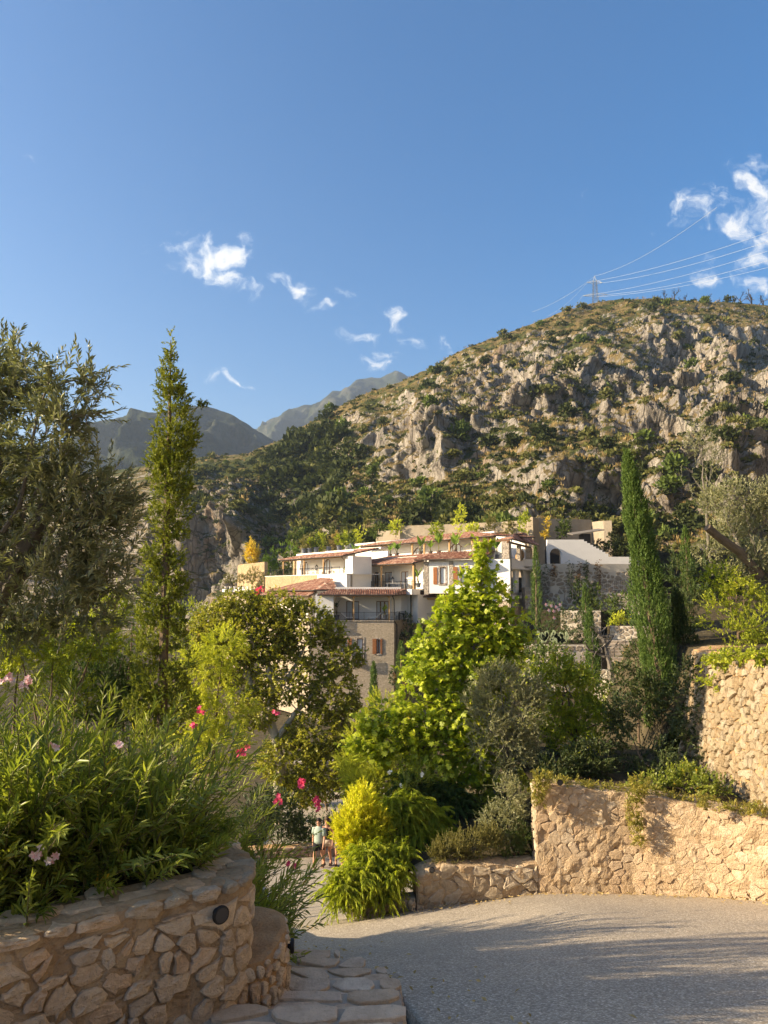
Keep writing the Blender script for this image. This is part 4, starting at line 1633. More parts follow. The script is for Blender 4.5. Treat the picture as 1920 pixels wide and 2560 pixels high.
def railing(pts, h, parent, gap=.13, post=1.8, name='railing'):
    """iron railing along 3-D points (at floor level)"""
    mb = MB()
    for a, b in zip(pts, pts[1:]):
        a, b = Vector(a), Vector(b)
        L = (b - a).length
        up = Vector((0, 0, 1))
        for z in (h, .12):
            mb.tube([a + up * z, b + up * z], .022 if z == h else .016, 4)
        n = max(2, int(L / gap))
        for i in range(n + 1):
            p = a + (b - a) * (i / n)
            mb.tube([p + up * .12, p + up * h], .011, 3, cap=False)
        m = max(1, round(L / post))
        for i in range(m + 1):
            p = a + (b - a) * (i / m)
            mb.tube([p, p + up * (h + .06)], .03, 4)
    return mb.build(name, M['iron'], parent)


TILE_N = [0]


def tiles(poly, parent, col=.27, course=.38, deck=True, r=.115):
    """poly: eave-left, eave-right, then the upper corners (counter-clockwise seen from above); planar"""
    P = [Vector(p) for p in poly]
    e = (P[1] - P[0]).normalized()
    nrm = e.cross(P[-1] - P[0]).normalized()
    if nrm.z < 0:
        nrm = -nrm
    g = nrm.cross(e).normalized()
    if g.z < 0:
        g = -g
    A = [((p - P[0]).dot(e), (p - P[0]).dot(g)) for p in P]
    amin, amax = min(a[0] for a in A), max(a[0] for a in A)
    V, Fc, var = [], [], []
    a = amin + col / 2
    rs = random.Random(int(P[0].x * 100) + len(poly))
    while a < amax:
        ys = []
        for i in range(len(A)):
            q, w = A[i], A[(i + 1) % len(A)]
            if (q[0] - a) * (w[0] - a) < 0:
                ys.append(q[1] + (w[1] - q[1]) * (a - q[0]) / (w[0] - q[0]))
        if len(ys) >= 2:
            b0, b1 = min(ys) - .08, max(ys)
            n = max(1, int((b1 - b0) / course))
            for k in range(n):
                u0, u1 = b0 + (b1 - b0) * k / n, b0 + (b1 - b0) * (k + 1) / n + .04
                tone = rs.random()
                base = len(V)
                for (bb, lift, rr) in ((u0, .035, r), (u1, .0, r * .86)):
                    for t in (0, .25, .5, .75, 1):
                        th = math.pi * t
                        V.append(P[0] + e * (a - rr * math.cos(th)) + g * bb + nrm * (lift + rr * .9 * math.sin(th)))
                        var.append(tone)
                for t in range(4):
                    Fc.append([base + t, base + t + 1, base + 6 + t, base + 5 + t])
                Fc.append([base, base + 1, base + 2, base + 3, base + 4])
        a += col
    d = MB()
    lo = [p - nrm * .14 for p in P]
    d.add(P + lo, [list(range(len(P))), list(range(len(P), 2 * len(P)))[::-1]] + [[i, len(P) + i, len(P) + (i + 1) % len(P), (i + 1) % len(P)] for i in range(len(P))])
    rf = d.build('roof', M['fascia'], parent)
    me_f = [f if len(f) == 4 else f for f in Fc]
    o = mobj('roof_tiles', np.array([tuple(p) for p in V]), me_f, M['tile'], rf, attr={'var': np.array(var)})
    o['kind'] = 'stuff'
    # gutter along the eave
    MB().tube([P[0] - nrm * .03 - g * .12, P[1] - nrm * .03 - g * .12], .07, 6).build('gutter_pipe', M['fascia'], rf)
    return rf


def post(fr, s, o, z0, z1, parent, w=.14, mat='timber'):
    mb = MB()
    fr.box(mb, s - w / 2, s + w / 2, z0, z1 - .001, o - w / 2, o + w / 2)
    fr.box(mb, s - w * .9, s + w * .9, z1 - .16, z1 - .002, o - w * .49, o + w * .49)
    return mb.build('post', M[mat], parent)


def beam(fr, s0, s1, o, z0, z1, parent, w=.16, mat='timber'):
    mb = MB()
    fr.box(mb, s0, s1, z0, z1, o - w / 2, o + w / 2)
    b = mb.build('beam', M[mat], parent)
    return b


def rafters(fr, s0, s1, o0, z0, o1, z1, parent, step=.9, mat='timber'):
    n = int((s1 - s0) / step)
    for i in range(n + 1):
        s = s0 + (s1 - s0) * i / max(1, n)
        MB().tube([fr(s, z0, o0), fr(s, z1, o1)], .07, 4).build('rafter', M[mat], parent)


def mass(fr, s0, s1, z0, z1, o0, o1, mat, parent, name='wall'):
    mb = MB()
    fr.box(mb, s0, s1, z0, z1, o0, o1)
    return mb.build(name, M[mat], parent)


D = (.594, -.805)
# ================================================= left villa
lwv = empty('villa', (-9, 97, -1.5), label='long terrace villa with two arched doors above an ochre stone base', cat='building', group='villas of the hillside hotel')
L = Frame((-9, 97), D)
mass(L, -15.0, 0, -3.0, 2.02, -.6, 0, 'rubble_ochre', lwv, 'stone_base')
mass(L, 0.003, 7.2, -3.0, 1.98, -.6, -.02, 'white_render', lwv, 'lower_wall')
mass(L, -15.05, 7.25, 2.022, 2.10, -6.0, .06, 'white_render', lwv, 'terrace_floor')
railing([L(-15, 2.1, -.03), L(-6, 2.1, -.03), L(5.6, 2.1, -.03)], .88, lwv)
zf, ze = 2.1, 4.45
s741, s866 = L.s_px(741, -3.4), L.s_px(868, -3.4)
a1, a2, a3 = L.s_px(764, -3.4), L.s_px(818, -3.4), L.s_px(866, -3.4)
hol = [(a1 - 1.15, a1 + 1.15, zf, zf + 2.05, True), (a2 - 1.15, a2 + 1.15, zf, zf + 2.3, True)]
W1 = Frame(L.xy(0, -3.4), D)
facade(W1, s741, s866 + 1.5, zf, 5.4, M['white_render'], lwv, hol)
for h in hol:
    window(W1, h[0] + .06, h[1] - .06, h[2], h[3] - .06, lwv, arch=True, leaf=3)
mass(W1, s741 - .45, s741 - .002, zf, 4.6, -.3, .3, 'rubble_ochre', lwv, 'stone_pier')
mass(W1, s741, s866 + 1.5, zf, 5.4, -6, -5.7, 'white_render', lwv, 'rear_wall')
for px in (709, 761, 809):
    post(L, L.s_px(px, -1.0), -1.0, zf, ze - .25, lwv)
sa, sb = L.s_px(698, -.7), L.s_px(852, -.7)
beam(L, sa + .4, sb - .1, -1.0, ze - .25, ze - .02, lwv)
rafters(L, sa + .5, sb - .3, -.75, ze - .02, -3.3, ze + .5, lwv, .85)
tiles([L(sa, ze, -.6), L(sb + .6, ze, -.6), L(sb + 2.2, ze + 1.05, -5.2), L(sa + 3.4, ze + 1.05, -5.2)], lwv)
mass(L, sa + 5.5, sb + 2.5, ze + .95, ze + 1.2, -5.9, -5.3, 'white_render', lwv, 'parapet')
MB().tube([L(sb, ze - .05, -.7), L(sb + .15, ze - .4, -1.0), L(sb + .2, ze - .6, -1.1), L(sb + .2, 0, -1.1)], .05, 6).build('downpipe', M['fascia'], lwv)
mass(L, sb + .35, sb + 2.0, -1, ze - .1, -4.2, -1.2, 'white_render', lwv, 'end_wall')

# ================================================= gabled villa below it (hip roof and lean-to)
gv = empty('villa', (-9, 90, -5), label='low villa with a hipped red tile roof half hidden by the yellowing plane tree', cat='building', group='villas of the hillside hotel')
G = Frame((-8.35, 88.2), D)
sG = G.s_px(679)
ridge0, ridge1 = at(802, 1446, 95), at(830, 1446, 92.5)
e0, e1 = G(sG - .2, -.02, .3), G(.25, .05, .3)
e2 = at(843, 1473, 89.5)
tiles([e0, e1, ridge1 + Vector((-.2, 0, 0)), ridge0], gv)
tiles([e1, e2, ridge1], gv)
mass(G, sG + .2, -.1, -.55, -.03, -5, -.25, 'white_render', gv, 'eave_wall')
tiles([G(sG - 1.5, -.62, .9), G(.1, -.62, .9), G(-.1, -.12, -.3), G(sG - .5, -.12, -.3)], gv)
facade(Frame(G.xy(0, -.9), D), sG, -.0, -4.2, -.5, M['white_render'], gv, [(-3.1, -1.7, -3.5, -1.15, False)])
window(Frame(G.xy(0, -.9), D), -3.1, -1.7, -3.5, -1.15, gv, surround='white_render')
post(G, G.s_px(750, .55), .55, -3.5, -.85, gv, .16)
post(G, G.s_px(712, .55), .55, -3.5, -.85, gv, .16)
beam(G, sG, .05, .55, -.87, -.68, gv)
mass(G, sG - 1, 0.35, -3.7, -3.5, -1, 1.0, 'white_render', gv, 'terrace_floor')
railing([G(sG, -3.5, .9), G(.2, -3.5, .9)], .9, gv)
mass(G, sG - 1, .3, -15, -3.702, -6, .95, 'rubble_grey', gv, 'stone_base')
GR, gl = between(G.xy(.1, -.6), (-7.6, 89.6))
mass(GR, 0, gl, -4, -.5, -1.5, 0, 'rubble_pier', gv, 'stone_pier')

# ================================================= lower stone villa, facing the camera
sv = empty('stone_villa', (-3.5, 85, -15), label='grey rubble villa with shuttered windows under a pillared white balcony', cat='building', group='villas of the hillside hotel')
S = Frame((0, 85), (1, 0))
sl, sr = xat(778, 85), xat(985, 85)
zb, zw = -3.52, -.52
k = 85 / F


def ZP(py, Y=85):
    return zat(py, Y)


wins = [(xat(853, 85), xat(869, 85), ZP(1630), ZP(1597), False), (xat(893, 85), xat(908, 85), ZP(1658), ZP(1596), False), (xat(941, 85), xat(951, 85), ZP(1634), ZP(1598), False)]
facade(S, sl, sr, -16.5, zb - .09, M['rubble_grey'], sv, wins, thick=.4, name='stone_wall')
for i, h in enumerate(wins):
    window(S, *h[:4], sv, leaf=2 if i != 1 else 1, inset=-.22, surround='rubble_pier')
shutter(S, xat(870, 85), xat(880, 85), ZP(1631), ZP(1596), sv)
shutter(S, xat(931.5, 85), xat(941, 85), ZP(1635), ZP(1597), sv)
shutter(S, xat(951.5, 85), xat(955.5, 85), ZP(1635), ZP(1597), sv)
railing([(xat(882, 84.6), 84.98, ZP(1659)), (xat(882, 84.6), 84.55, ZP(1659)), (xat(911, 84.6), 84.55, ZP(1659)), (xat(911, 84.6), 84.98, ZP(1659))], 1.1, sv, name='window_railing')
mass(S, xat(882, 85), xat(911, 85), ZP(1661), ZP(1659), .03, .48, 'fascia', sv, 'balcony_slab')
SR, srl = between((sr, 85.0), (xat(1020, 90), 90))
facade(SR, .003, srl, -16.5, zb - .09, M['rubble_grey'], sv, [(2.0, 3.2, -7.6, -5.8, False)], thick=.4, name='stone_wall')
shutter(SR, 2.0, 2.6, -7.6, -5.8, sv)
mass(S, sl - .05, sr + .1, zb - .085, zb, -5, .08, 'rubble_pier', sv, 'balcony_floor')
mb = MB().prism([(sr + .1, 85.02), (xat(1022, 90), 90), (sr - 2, 90)], zb - .085, zb - .002)
mb.build('balcony_floor', M['rubble_pier'], sv)
# white block left of the balcony
xl_, xm = xat(789, 85), xat(834, 85)
mass(S, xl_, xm, zb, zw + .02, -3.4, -.03, 'cool_render', sv, 'wall')
mass(S, xat(787, 85) - .35, xl_ - .002, zb - .5, zw - .1, -2.0, -.05, 'rubble_pier', sv, 'stone_pier')
back = Frame((0, 88.2), (1, 0))
d1, d2 = (xat(866, 88.2), xat(898, 88.2)), (xat(941, 88.2), xat(972, 88.2))
hol = [(d1[0], d1[1], zb, zb + 2.25, False), (d2[0], d2[1], zb, zb + 2.25, False)]
facade(back, xm, xat(1003, 88.2), zb, zw + .9, M['cool_render'], sv, hol)
window(back, *d1, zb, zb + 2.2, sv, leaf=2, dark=True, surround='cool_render', name='balcony_door')
window(back, *d2, zb, zb + 2.2, sv, leaf=3, surround='cool_render', name='balcony_door')
CR, crl = between((xat(979, 88), 88.0), (xat(1018, 89.5), 89.5))
mass(CR, 0, crl, zb, zw + .6, -.3, -.002, 'cool_render', sv, 'side_wall')
for px in (884, 973):
    post(S, xat(px, 85), -.2, zb, zw - .22, sv, .17)
beam(S, xm + .05, xat(979, 85), -.2, zw - .22, zw - .02, sv, .2)
rafters(S, xm + .3, xat(970, 85), .1, zw - .02, -3.0, zw + .55, sv, .95)
zr = zw
tiles([S(xat(794, 85), zr, .35), S(xat(982, 85), zr, .35), S(xat(1016, 88), zr + .62, -3.0), S(xat(830, 88), zr + .62, -3.0)], sv)
tiles([S(xat(982, 85), zr, .35), (xat(1021, 88.4), 88.6, zr + .18), S(xat(1012, 88), zr + .62, -3.0)], sv)
railing([S(xat(836, 85), zb, -.03), S(sr - .03, zb, -.03), (xat(1013, 89), 89, zb)], .95, sv)
railing([S(xat(793, 84.6), zb, .5), S(xat(828, 84.6), zb, .5), S(xat(828, 84.6), zb, -.05)], .95, sv)
mass(S, xat(780, 84.5), xat(829, 84.5), zb - .3, zb - .09, .083, .6, 'rubble_pier', sv, 'balcony_slab')
MB().tube([(xat(980, 84.7), 84.6, zr - .05), (xat(985, 84.7), 84.75, zr - .6), (xat(986, 84.9), 84.92, zb - .1), (xat(992, 85.1), 85.3, zb - .5), (xat(993, 85.2), 85.6, -12)], .075, 6).build('downpipe', M['iron'], sv)
MB().tube([(xat(1027, 88.5), 88.3, .2), (xat(1027, 88.5), 88.3, -12)], .09, 6).build('downpipe', M['iron'], sv)
# stone return to the right with a brown shuttered door and the next small balcony
RR = Frame((xat(1018, 89.6), 89.6), (1, .02))
mass(RR, 0, 7.6, -16, -.25, -1.5, 0, 'rubble_grey', sv, 'stone_wall')
shutter(RR, RR.s_px(1030), RR.s_px(1045), zb - .3, zb + 2.0, sv)
tiles([RR(RR.s_px(1040), -.75, 1.2), RR(RR.s_px(1180), -.62, 1.2), RR(RR.s_px(1180), -.2, .0), RR(RR.s_px(1040), -.25, .0)], sv)
beam(RR, RR.s_px(1046), RR.s_px(1175), .9, -1.15, -.93, sv)
post(RR, RR.s_px(1053), .9, zb - .3, -1.15, sv, .2)
mass(RR, RR.s_px(1046), RR.s_px(1180), zb - .5, zb - .3, -.2, 1.1, 'rubble_pier', sv, 'balcony_floor')
railing([RR(RR.s_px(1048), zb - .3, 1.0), RR(RR.s_px(1175), zb - .3, 1.0)], .95, sv)
window(RR, RR.s_px(1058), RR.s_px(1068), zb - .3, zb + 1.9, sv, inset=.0, leaf=1, dark=True)

# ================================================= middle villa with the white terrace
mv = empty('villa', (-1, 92, -.3), label='middle villa with long red tile roof over a railed white terrace', cat='building', group='villas of the hillside hotel')
Mf = Frame((3.67, 88), D)
ze = 3.32
s_l = Mf.s_px(866)
mass(Mf, s_l - .8, .55, -.55, .14, -.5, .85, 'white_render', mv, 'parapet')
mass(Mf, s_l - .8, .5, .0, .135, -6, -.502, 'white_render', mv, 'terrace_floor')
mass(Mf, s_l - .9, .4, -4, -.552, -5, -.2, 'white_render', mv, 'lower_wall')
railing([Mf(Mf.s_px(866, .75), .14, .75), Mf(-4, .14, .75), Mf(.45, .14, .75), Mf(1.3, .14, -1.5)], .95, mv)
WM = Frame(Mf.xy(0, -2.6), D)
dd = [(935, 947), (960, 980), (1001, 1021)]
hol = [(WM.s_px(a), WM.s_px(b), .14, 2.42, False) for a, b in dd]
s890, s1040 = WM.s_px(880), WM.s_px(1042)
facade(WM, s890, s1040, .14, 4.3, M['white_render'], mv, hol)
for h in hol:
    window(WM, *h[:4], mv, leaf=2, surround='white_render', name='terrace_door')
g = MB()
WM.box(g, WM.s_px(884), WM.s_px(908), .3, 2.3, .01, .05)
g.build('garage_shutter', M['curtain'], mv)
mass(WM, s890 - 2.0, s890 - .003, .14, 2.9, -.6, .0, 'white_render', mv, 'wall')
for px in (953, 1034):
    post(Mf, Mf.s_px(px, -.05), -.05, .14, ze - .22, mv, .2)
beam(Mf, s_l + .8, -.0, -.05, ze - .22, ze - .02, mv, .2)
rafters(Mf, s_l + .9, -.3, .3, ze - .01, -2.4, ze + .42, mv, .9)
tiles([Mf(s_l, ze, .4), Mf(.35, ze, .4), Mf(3.2, 4.62, -4.4), Mf(-10.5, 4.62, -4.4)], mv)
MB().tube([Mf(.2, ze - .05, .35), Mf(.35, ze - .4, .1), Mf(.35, 0, .1)], .07, 6).build('downpipe', M['iron'], mv)
CW, cwl = between(WM.xy(s1040), (xat(1062, 87.5), 87.5))
mass(CW, 0, cwl, .14, 4.0, -.3, -.003, 'white_render', mv, 'side_wall')
pA, pB = (xat(1072, 86), 86.0), (xat(1196, 84.3), 84.3)
FB, fbl = between(pA, pB)
mass(FB, FB.s_px(1061) if False else -.55, -.003, -.5, 3.4, -2.5, .04, 'rubble_pier', mv, 'stone_pier')
w1 = (FB.s_px(1099), FB.s_px(1114.5), 1.02 - .3, 2.7, False)
w2 = (FB.s_px(1150), FB.s_px(1170), .78, 2.7, False)
facade(FB, 0, fbl, -.38, 3.55, M['cool_render'], mv, [w1, w2])
for h in (w1, w2):
    window(FB, *h[:4], mv, leaf=1, surround='rubble_pier')
shutter(FB, FB.s_px(1083), FB.s_px(1093), .7, 2.72, mv)
shutter(FB, FB.s_px(1132.5), FB.s_px(1143.5), .75, 2.75, mv)
g = MB()
FB.box(g, FB.s_px(1122.5), FB.s_px(1133), -.38, 3.4, .003, .09)
g.build('stone_pier', M['rubble_pier'], mv)
mass(FB, 0, fbl, -.4, 3.4, -4, -3.7, 'white_render', mv, 'rear_wall')
tiles([FB(-1.6, 3.62, .55), FB(fbl + .5, 3.72, .55), FB(fbl + 1.5, 4.75, -3.6), FB(.5, 4.65, -3.6)], mv)

# ================================================= upper villa
uv = empty('villa', (4, 100, 3.8), label='topmost villa with arched windows behind a row of potted palms', cat='building', group='villas of the hillside hotel')
U = Frame((11.04, 92), D)
zf, ze = 3.9, 6.75
s0_, s1_ = U.s_px(894), U.s_px(1240)
mass(U, s0_ - 4.5, s1_ + .5, 3.0, 3.9, -7, 1.0, 'white_render', uv, 'terrace_floor')
mass(U, U.s_px(975, 1.0), s1_ + .6, 3.9, 4.45, .75, 1.0, 'white_render', uv, 'parapet')
railing([U(U.s_px(866, .9), 3.9, .9), U(U.s_px(935, .9), 3.9, .9)], .95, uv)
WU = Frame(U.xy(0, -2.2), D)
hol = []
for px, w, h in ((958, 1.5, 2.0), (1047, 1.75, 2.35), (1139, 1.75, 2.45)):
    c = WU.s_px(px)
    hol.append((c - w, c + w, zf, zf + h, True))
facade(WU, WU.s_px(860), WU.s_px(1236), zf, 7.5, M['white_render'], uv, hol)
for h in hol:
    window(WU, h[0] + .08, h[1] - .08, h[2], h[3] - .08, uv, arch=True, leaf=4)
mass(WU, WU.s_px(860), WU.s_px(1236), 3.9, 7.4, -6, -5.7, 'white_render', uv, 'rear_wall')
for px in (1031, 1061, 1124, 1181, 1223):
    post(U, U.s_px(px, -.3), -.3, zf, ze - .22, uv, .18)
beam(U, s0_ + .5, s1_ - .3, -.3, ze - .22, ze - .02, uv, .2)
rafters(U, s0_ + .6, s1_ - .5, .2, ze - .01, -2.1, ze + .5, uv, .95)
sm = U.s_px(988)
sm2 = U.s_px(1030)
tiles([U(s0_, ze, .35), U(sm, ze + .03, .35), U(sm + 1.2, ze + 1.28, -4.2), U(s0_ + 4.2, ze + 1.0, -4.2)], uv)
tiles([U(sm, ze + .03, .35), U(sm2 + .3, ze - .1, -.6), U(sm + 1.2, ze + 1.28, -4.2)], uv)
tiles([U(sm + .4, ze - .05, .2), U(s1_ + .2, ze - .05, .4), U(U.s_px(1180, -3.6), ze + 1.05, -3.6), U(sm + 2.4, ze + 1.05, -3.6)], uv)
tiles([U(s1_ + .2, ze - .05, .4), U(s1_ + 3.2, ze - .3, -3.5), U(U.s_px(1180, -3.6), ze + 1.05, -3.6)], uv)

# ================================================= right wing with the open loggia
rv = empty('villa', (15, 87, .5), label='right wing with a shaded loggia, rough stone pillar and white arcade below', cat='building', group='villas of the hillside hotel')
c0 = (xat(1276, 84), 84.0)
c1 = (xat(1333, 95.5), 95.5)
RB, rbl = between(c0, c1)
RA, ral = between((xat(1205, 85.5), 85.5), c0)
zt, zfl = 3.62, 2.75
facade(RA, 0, ral, -1.2, 2.72, M['cool_render'], rv, [], thick=.35)
mass(RA, 0, ral, 2.722, zt, -.2, .0, 'cool_render', rv, 'parapet')
facade(RB, .003, rbl, -1.0, 2.72, M['cool_render'], rv, [(.35, 2.6, -.3, 2.35, False), (4.2, 7.4, -.3, 2.6, True)], thick=.35)
mass(RB, .003, rbl, 2.722, zt, -.2, .0, 'cool_render', rv, 'parapet')
mass(RB, 0, rbl, -.6, -.3, -3, .0, 'rubble_pier', rv, 'floor')
mass(RB, 0, rbl, -1, 2.6, -3.4, -3.0, 'rubble_grey', rv, 'inner_wall')
mass(RA, 0, ral + .1, 2.5, 2.74, -12, -.36, 'white_render', rv, 'floor')
mass(RB, .2, rbl, 2.74, 5.6, -4.6, -4.2, 'rubble_grey', rv, 'rear_wall')
mass(RA, .3, 1.6, 2.74, 5.8, -5.0, -4.6, 'cool_render', rv, 'rear_wall')
g = MB()
RA.box(g, ral - .95, ral - .05, zt, 5.7, -.5, .03)
g.build('stone_pillar', M['rubble_pier'], rv)
g = MB()
RB.box(g, 5.2, 5.9, zt, 5.5, -.4, .02)
g.build('stone_pillar', M['rubble_pier'], rv)
g = MB()
RB.box(g, rbl - 1.6, rbl, zt, 5.5, -.5, .02)
g.build('stone_pillar', M['rubble_grey'], rv)
beam(RB, -.1, rbl, -.2, 5.5, 5.72, rv, .22, 'dark_timber')
beam(RA, -.5, ral, -.25, 5.7, 5.9, rv, .22, 'dark_timber')
ec = Vector((c0[0] + .25, c0[1] - .5, 5.95))
tiles([U(s1_ + 1.0, 6.1, .4), ec, ec + Vector((.9, 4.0, .85)), U(s1_ + 1.8, 7.0, -3.0)], rv)
tiles([ec, Vector((c1[0] + .8, c1[1], 5.95)), Vector((c1[0] - 1.8, c1[1] + .5, 6.65)), ec + Vector((.9, 4.0, .85))], rv)
MB().tube([(ec.x, ec.y + .3, 5.9), (c0[0] + .12, c0[1] - .05, 5.4), (c0[0] + .12, c0[1] - .05, -1)], .07, 6).build('downpipe', M['iron'], rv)
mass(Frame((xat(1312, 86), 86), (1, 0)), 0, xat(1328, 86) - xat(1312, 86), -2.2, .35, -2, 0, 'rubble_pier', rv, 'garden_pier')
mass(RB, .3, rbl, -3.4, -1.02, -3, .25, 'rubble_grey', rv, 'stone_base')
mass(RA, 0, ral, -6, -1.21, -6, .1, 'rubble_grey', rv, 'stone_base')

# ------------------------------------------------------------------ plants
leaf_mat('lf_olive', (.08, .095, .042), (.21, .22, .115), (.24, .23, .13), trans=.22, rough=.42, spec=.5)
leaf_mat('lf_olive_pale', (.10, .115, .05), (.27, .265, .14), None, trans=.25, rough=.45, spec=.4)
leaf_mat('lf_oleander', (.075, .115, .02), (.24, .265, .045), (.62, .40, .04), trans=.45, rough=.38, spec=.45)
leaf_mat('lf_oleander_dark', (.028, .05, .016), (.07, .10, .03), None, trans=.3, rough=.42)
leaf_mat('lf_cypress_a', (.085, .115, .016), (.22, .235, .032), (.20, .17, .05), trans=.25, rough=.6, spec=.2)
leaf_mat('lf_cypress_b', (.04, .075, .018), (.105, .155, .035), None, trans=.25, rough=.6, spec=.2)
leaf_mat('lf_plane', (.10, .155, .012), (.36, .40, .035), (.66, .54, .06), trans=.4, rough=.45, spec=.35)
leaf_mat('lf_plane_old', (.095, .115, .015), (.29, .28, .035), (.42, .29, .05), trans=.42, rough=.5)
leaf_mat('lf_mimosa', (.16, .215, .018), (.37, .40, .04), (.60, .52, .06), trans=.42, rough=.5)
leaf_mat('lf_mimosa_dark', (.035, .07, .016), (.09, .135, .03), None, trans=.3, rough=.5)
leaf_mat('lf_feather', (.22, .26, .025), (.48, .48, .06), (.46, .40, .08), trans=.4, rough=.5)
leaf_mat('lf_yellow', (.46, .40, .028), (.68, .60, .055), None, trans=.42, rough=.5)
leaf_mat('lf_green', (.10, .15, .014), (.33, .35, .03), (.55, .47, .05), trans=.4, rough=.48)
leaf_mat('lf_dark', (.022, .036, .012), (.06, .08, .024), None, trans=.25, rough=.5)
leaf_mat('lf_rosemary', (.085, .085, .022), (.19, .17, .05), (.25, .2, .08), trans=.25, rough=.6)
leaf_mat('lf_ice', (.10, .12, .02), (.27, .23, .045), (.50, .24, .08), trans=.3, rough=.4)
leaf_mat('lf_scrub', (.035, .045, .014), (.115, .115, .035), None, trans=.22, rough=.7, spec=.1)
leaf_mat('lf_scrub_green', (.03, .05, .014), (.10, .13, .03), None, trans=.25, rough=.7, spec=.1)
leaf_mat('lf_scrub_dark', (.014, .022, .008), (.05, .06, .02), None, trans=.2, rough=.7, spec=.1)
leaf_mat('lf_straw', (.20, .145, .06), (.36, .27, .125), None, trans=.3, rough=.8, spec=.1)
leaf_mat('lf_pine', (.07, .13, .014), (.19, .27, .03), None, trans=.3, rough=.5)
leaf_mat('lf_banana', (.07, .14, .02), (.22, .30, .05), None, trans=.4, rough=.4)
leaf_mat('lf_gold', (.34, .27, .035), (.60, .45, .07), None, trans=.4, rough=.5)
leaf_mat('petal_pale', (.80, .34, .36), (.90, .52, .52), None, trans=.35, rough=.6, tmul=(1, .8, .8))
leaf_mat('petal_dark', (.52, .035, .10), (.78, .10, .20), None, trans=.35, rough=.6, tmul=(1, .6, .7))
leaf_mat('petal_white', (.75, .66, .50), (.85, .80, .66), None, trans=.3, rough=.6, tmul=(1, .95, .8))
leaf_mat('petal_magenta', (.55, .02, .10), (.80, .06, .16), None, trans=.35, rough=.6, tmul=(1, .6, .7))
plain('bark_brown', (.16, .115, .075), .9, .35, 8.0, .8, 30)
plain('bark_pale', (.40, .36, .28), .85, .3, 6.0, .5, 20)
plain('bark_grey', (.17, .15, .125), .9, .3, 8.0, .8, 30)
plain('twig_green', (.16, .15, .06), .8, .3, 8.0)
plain('twig_grey', (.23, .21, .18), .9, .3, 8.0)
plain('cactus_pad', (.40, .46, .25), .6, .2, 5.0)


def pblob(px, py, rx, ry, Y, dep=.85, dy=0.0):
    c = at(px, py, Y + dy)
    m = Y / F
    return (c.x, c.y, c.z, rx * m, (rx + ry) / 2 * m * dep, ry * m)


def crown(parent, blobs, n, mat, tw=.35, nleaf=10, L=.06, Wd=.015, shape='lance', spread=.9, droop=0.0, curve=0.0, up=.4, jit=.5, stem='twig_green', stem_r=.0035, shell=.5, name='crown', seed=None, cut=None, gs=1.6, gap=-.2):
    r = np.random.default_rng(seed if seed is not None else len(bpy.data.objects))
    n, L, Wd = int(n * .8), L * 1.08, Wd * 1.12
    pos, out = blob_pts(blobs, n, shell, r)
    dirs = unit(out + np.array([0, 0, up]) + jit * r.normal(size=out.shape))
    pos = pos - dirs * tw * .6
    k = fbm(pos, tw * gs, 2, int(r.integers(0, 9999))) > gap
    pos, dirs = pos[k], dirs[k]
    if cut is not None:
        k = cut(pos)
        pos, dirs = pos[k], dirs[k]
    d, (b, t) = sprays(pos, dirs, tw * r.uniform(.6, 1.25, len(pos)), nleaf, L, Wd, spread, droop, curve, r)
    st = (b, t, np.full(len(b), stem_r)) if stem else None
    return leaf_obj(name, d['pos'], d['axis'], d['nrm'], d['L'], d['Wd'], M[mat], parent, shape, d['var'], st, M[stem] if stem else None)


def skeleton(parent, base, blobs, r0, mat, n=None, name='trunk', seed=1, fork=.45):
    """trunk to the middle of the crown and a limb into each of its masses"""
    r = np.random.default_rng(seed)
    B = np.array(blobs)
    top = np.average(B[:, :3], axis=0, weights=B[:, 3] * B[:, 5])
    base = np.array(base, float)
    f = base + (top - base) * fork
    mb = MB()
    tr = limb(base, f, 6, .06, r)
    mb.tube(tr, list(np.linspace(r0, r0 * .72, 7)), 8)
    o = mb.build(name, M[mat], parent, origin=base)
    for b in (blobs if n is None else blobs[:n]):
        lm = MB()
        lm.tube(limb(f - np.array([0, 0, .0]), np.array(b[:3]), 6, .10, r), list(np.linspace(r0 * .6, r0 * .12, 7)), 6)
        lm.build('limb', M[mat], parent)
    return o


def tree(name, label, cat, blobs, base, n, mat, trunk_r=.1, bark='bark_brown', fork=.45, group=None, seed=1, **kw):
    e = empty(name, base, label=label, cat=cat, group=group)
    skeleton(e, base, blobs, trunk_r, bark, seed=seed, fork=fork)
    crown(e, blobs, n, mat, seed=seed + 100, **kw)
    return e


# ---- big olive leaning in from the left
ol = [pblob(40, 1250, 190, 210, 5.0), pblob(-120, 1120, 200, 200, 5.0), pblob(200, 1240, 130, 120, 4.9), pblob(110, 1080, 130, 110, 4.7), pblob(30, 960, 120, 90, 4.9),
      pblob(-60, 930, 150, 110, 5.1), pblob(190, 1040, 75, 75, 4.7), pblob(215, 950, 45, 55, 4.6), pblob(130, 930, 50, 60, 4.6), pblob(260, 1330, 100, 110, 5.0), pblob(60, 1440, 210, 140, 5.0), pblob(250, 1450, 90, 80, 5.1),
      pblob(170, 1540, 130, 70, 5.2), pblob(-110, 1300, 130, 150, 5.2), pblob(320, 1230, 50, 45, 4.9), pblob(20, 1570, 110, 60, 5.2)]
e = empty('olive_tree', (-3.5, 5.3, -1.9), label='big grey-green olive tree filling the left edge against the sky', cat='olive tree')
mb = MB().tube([(-3.6, 5.3, -2.0), (-3.3, 5.2, -1.1), (-2.95, 5.1, -.35), (-2.6, 5.05, .1), (-2.35, 5.0, .6)], [.16, .14, .12, .09, .05], 10)
mb.build('trunk', M['bark_grey'], e)
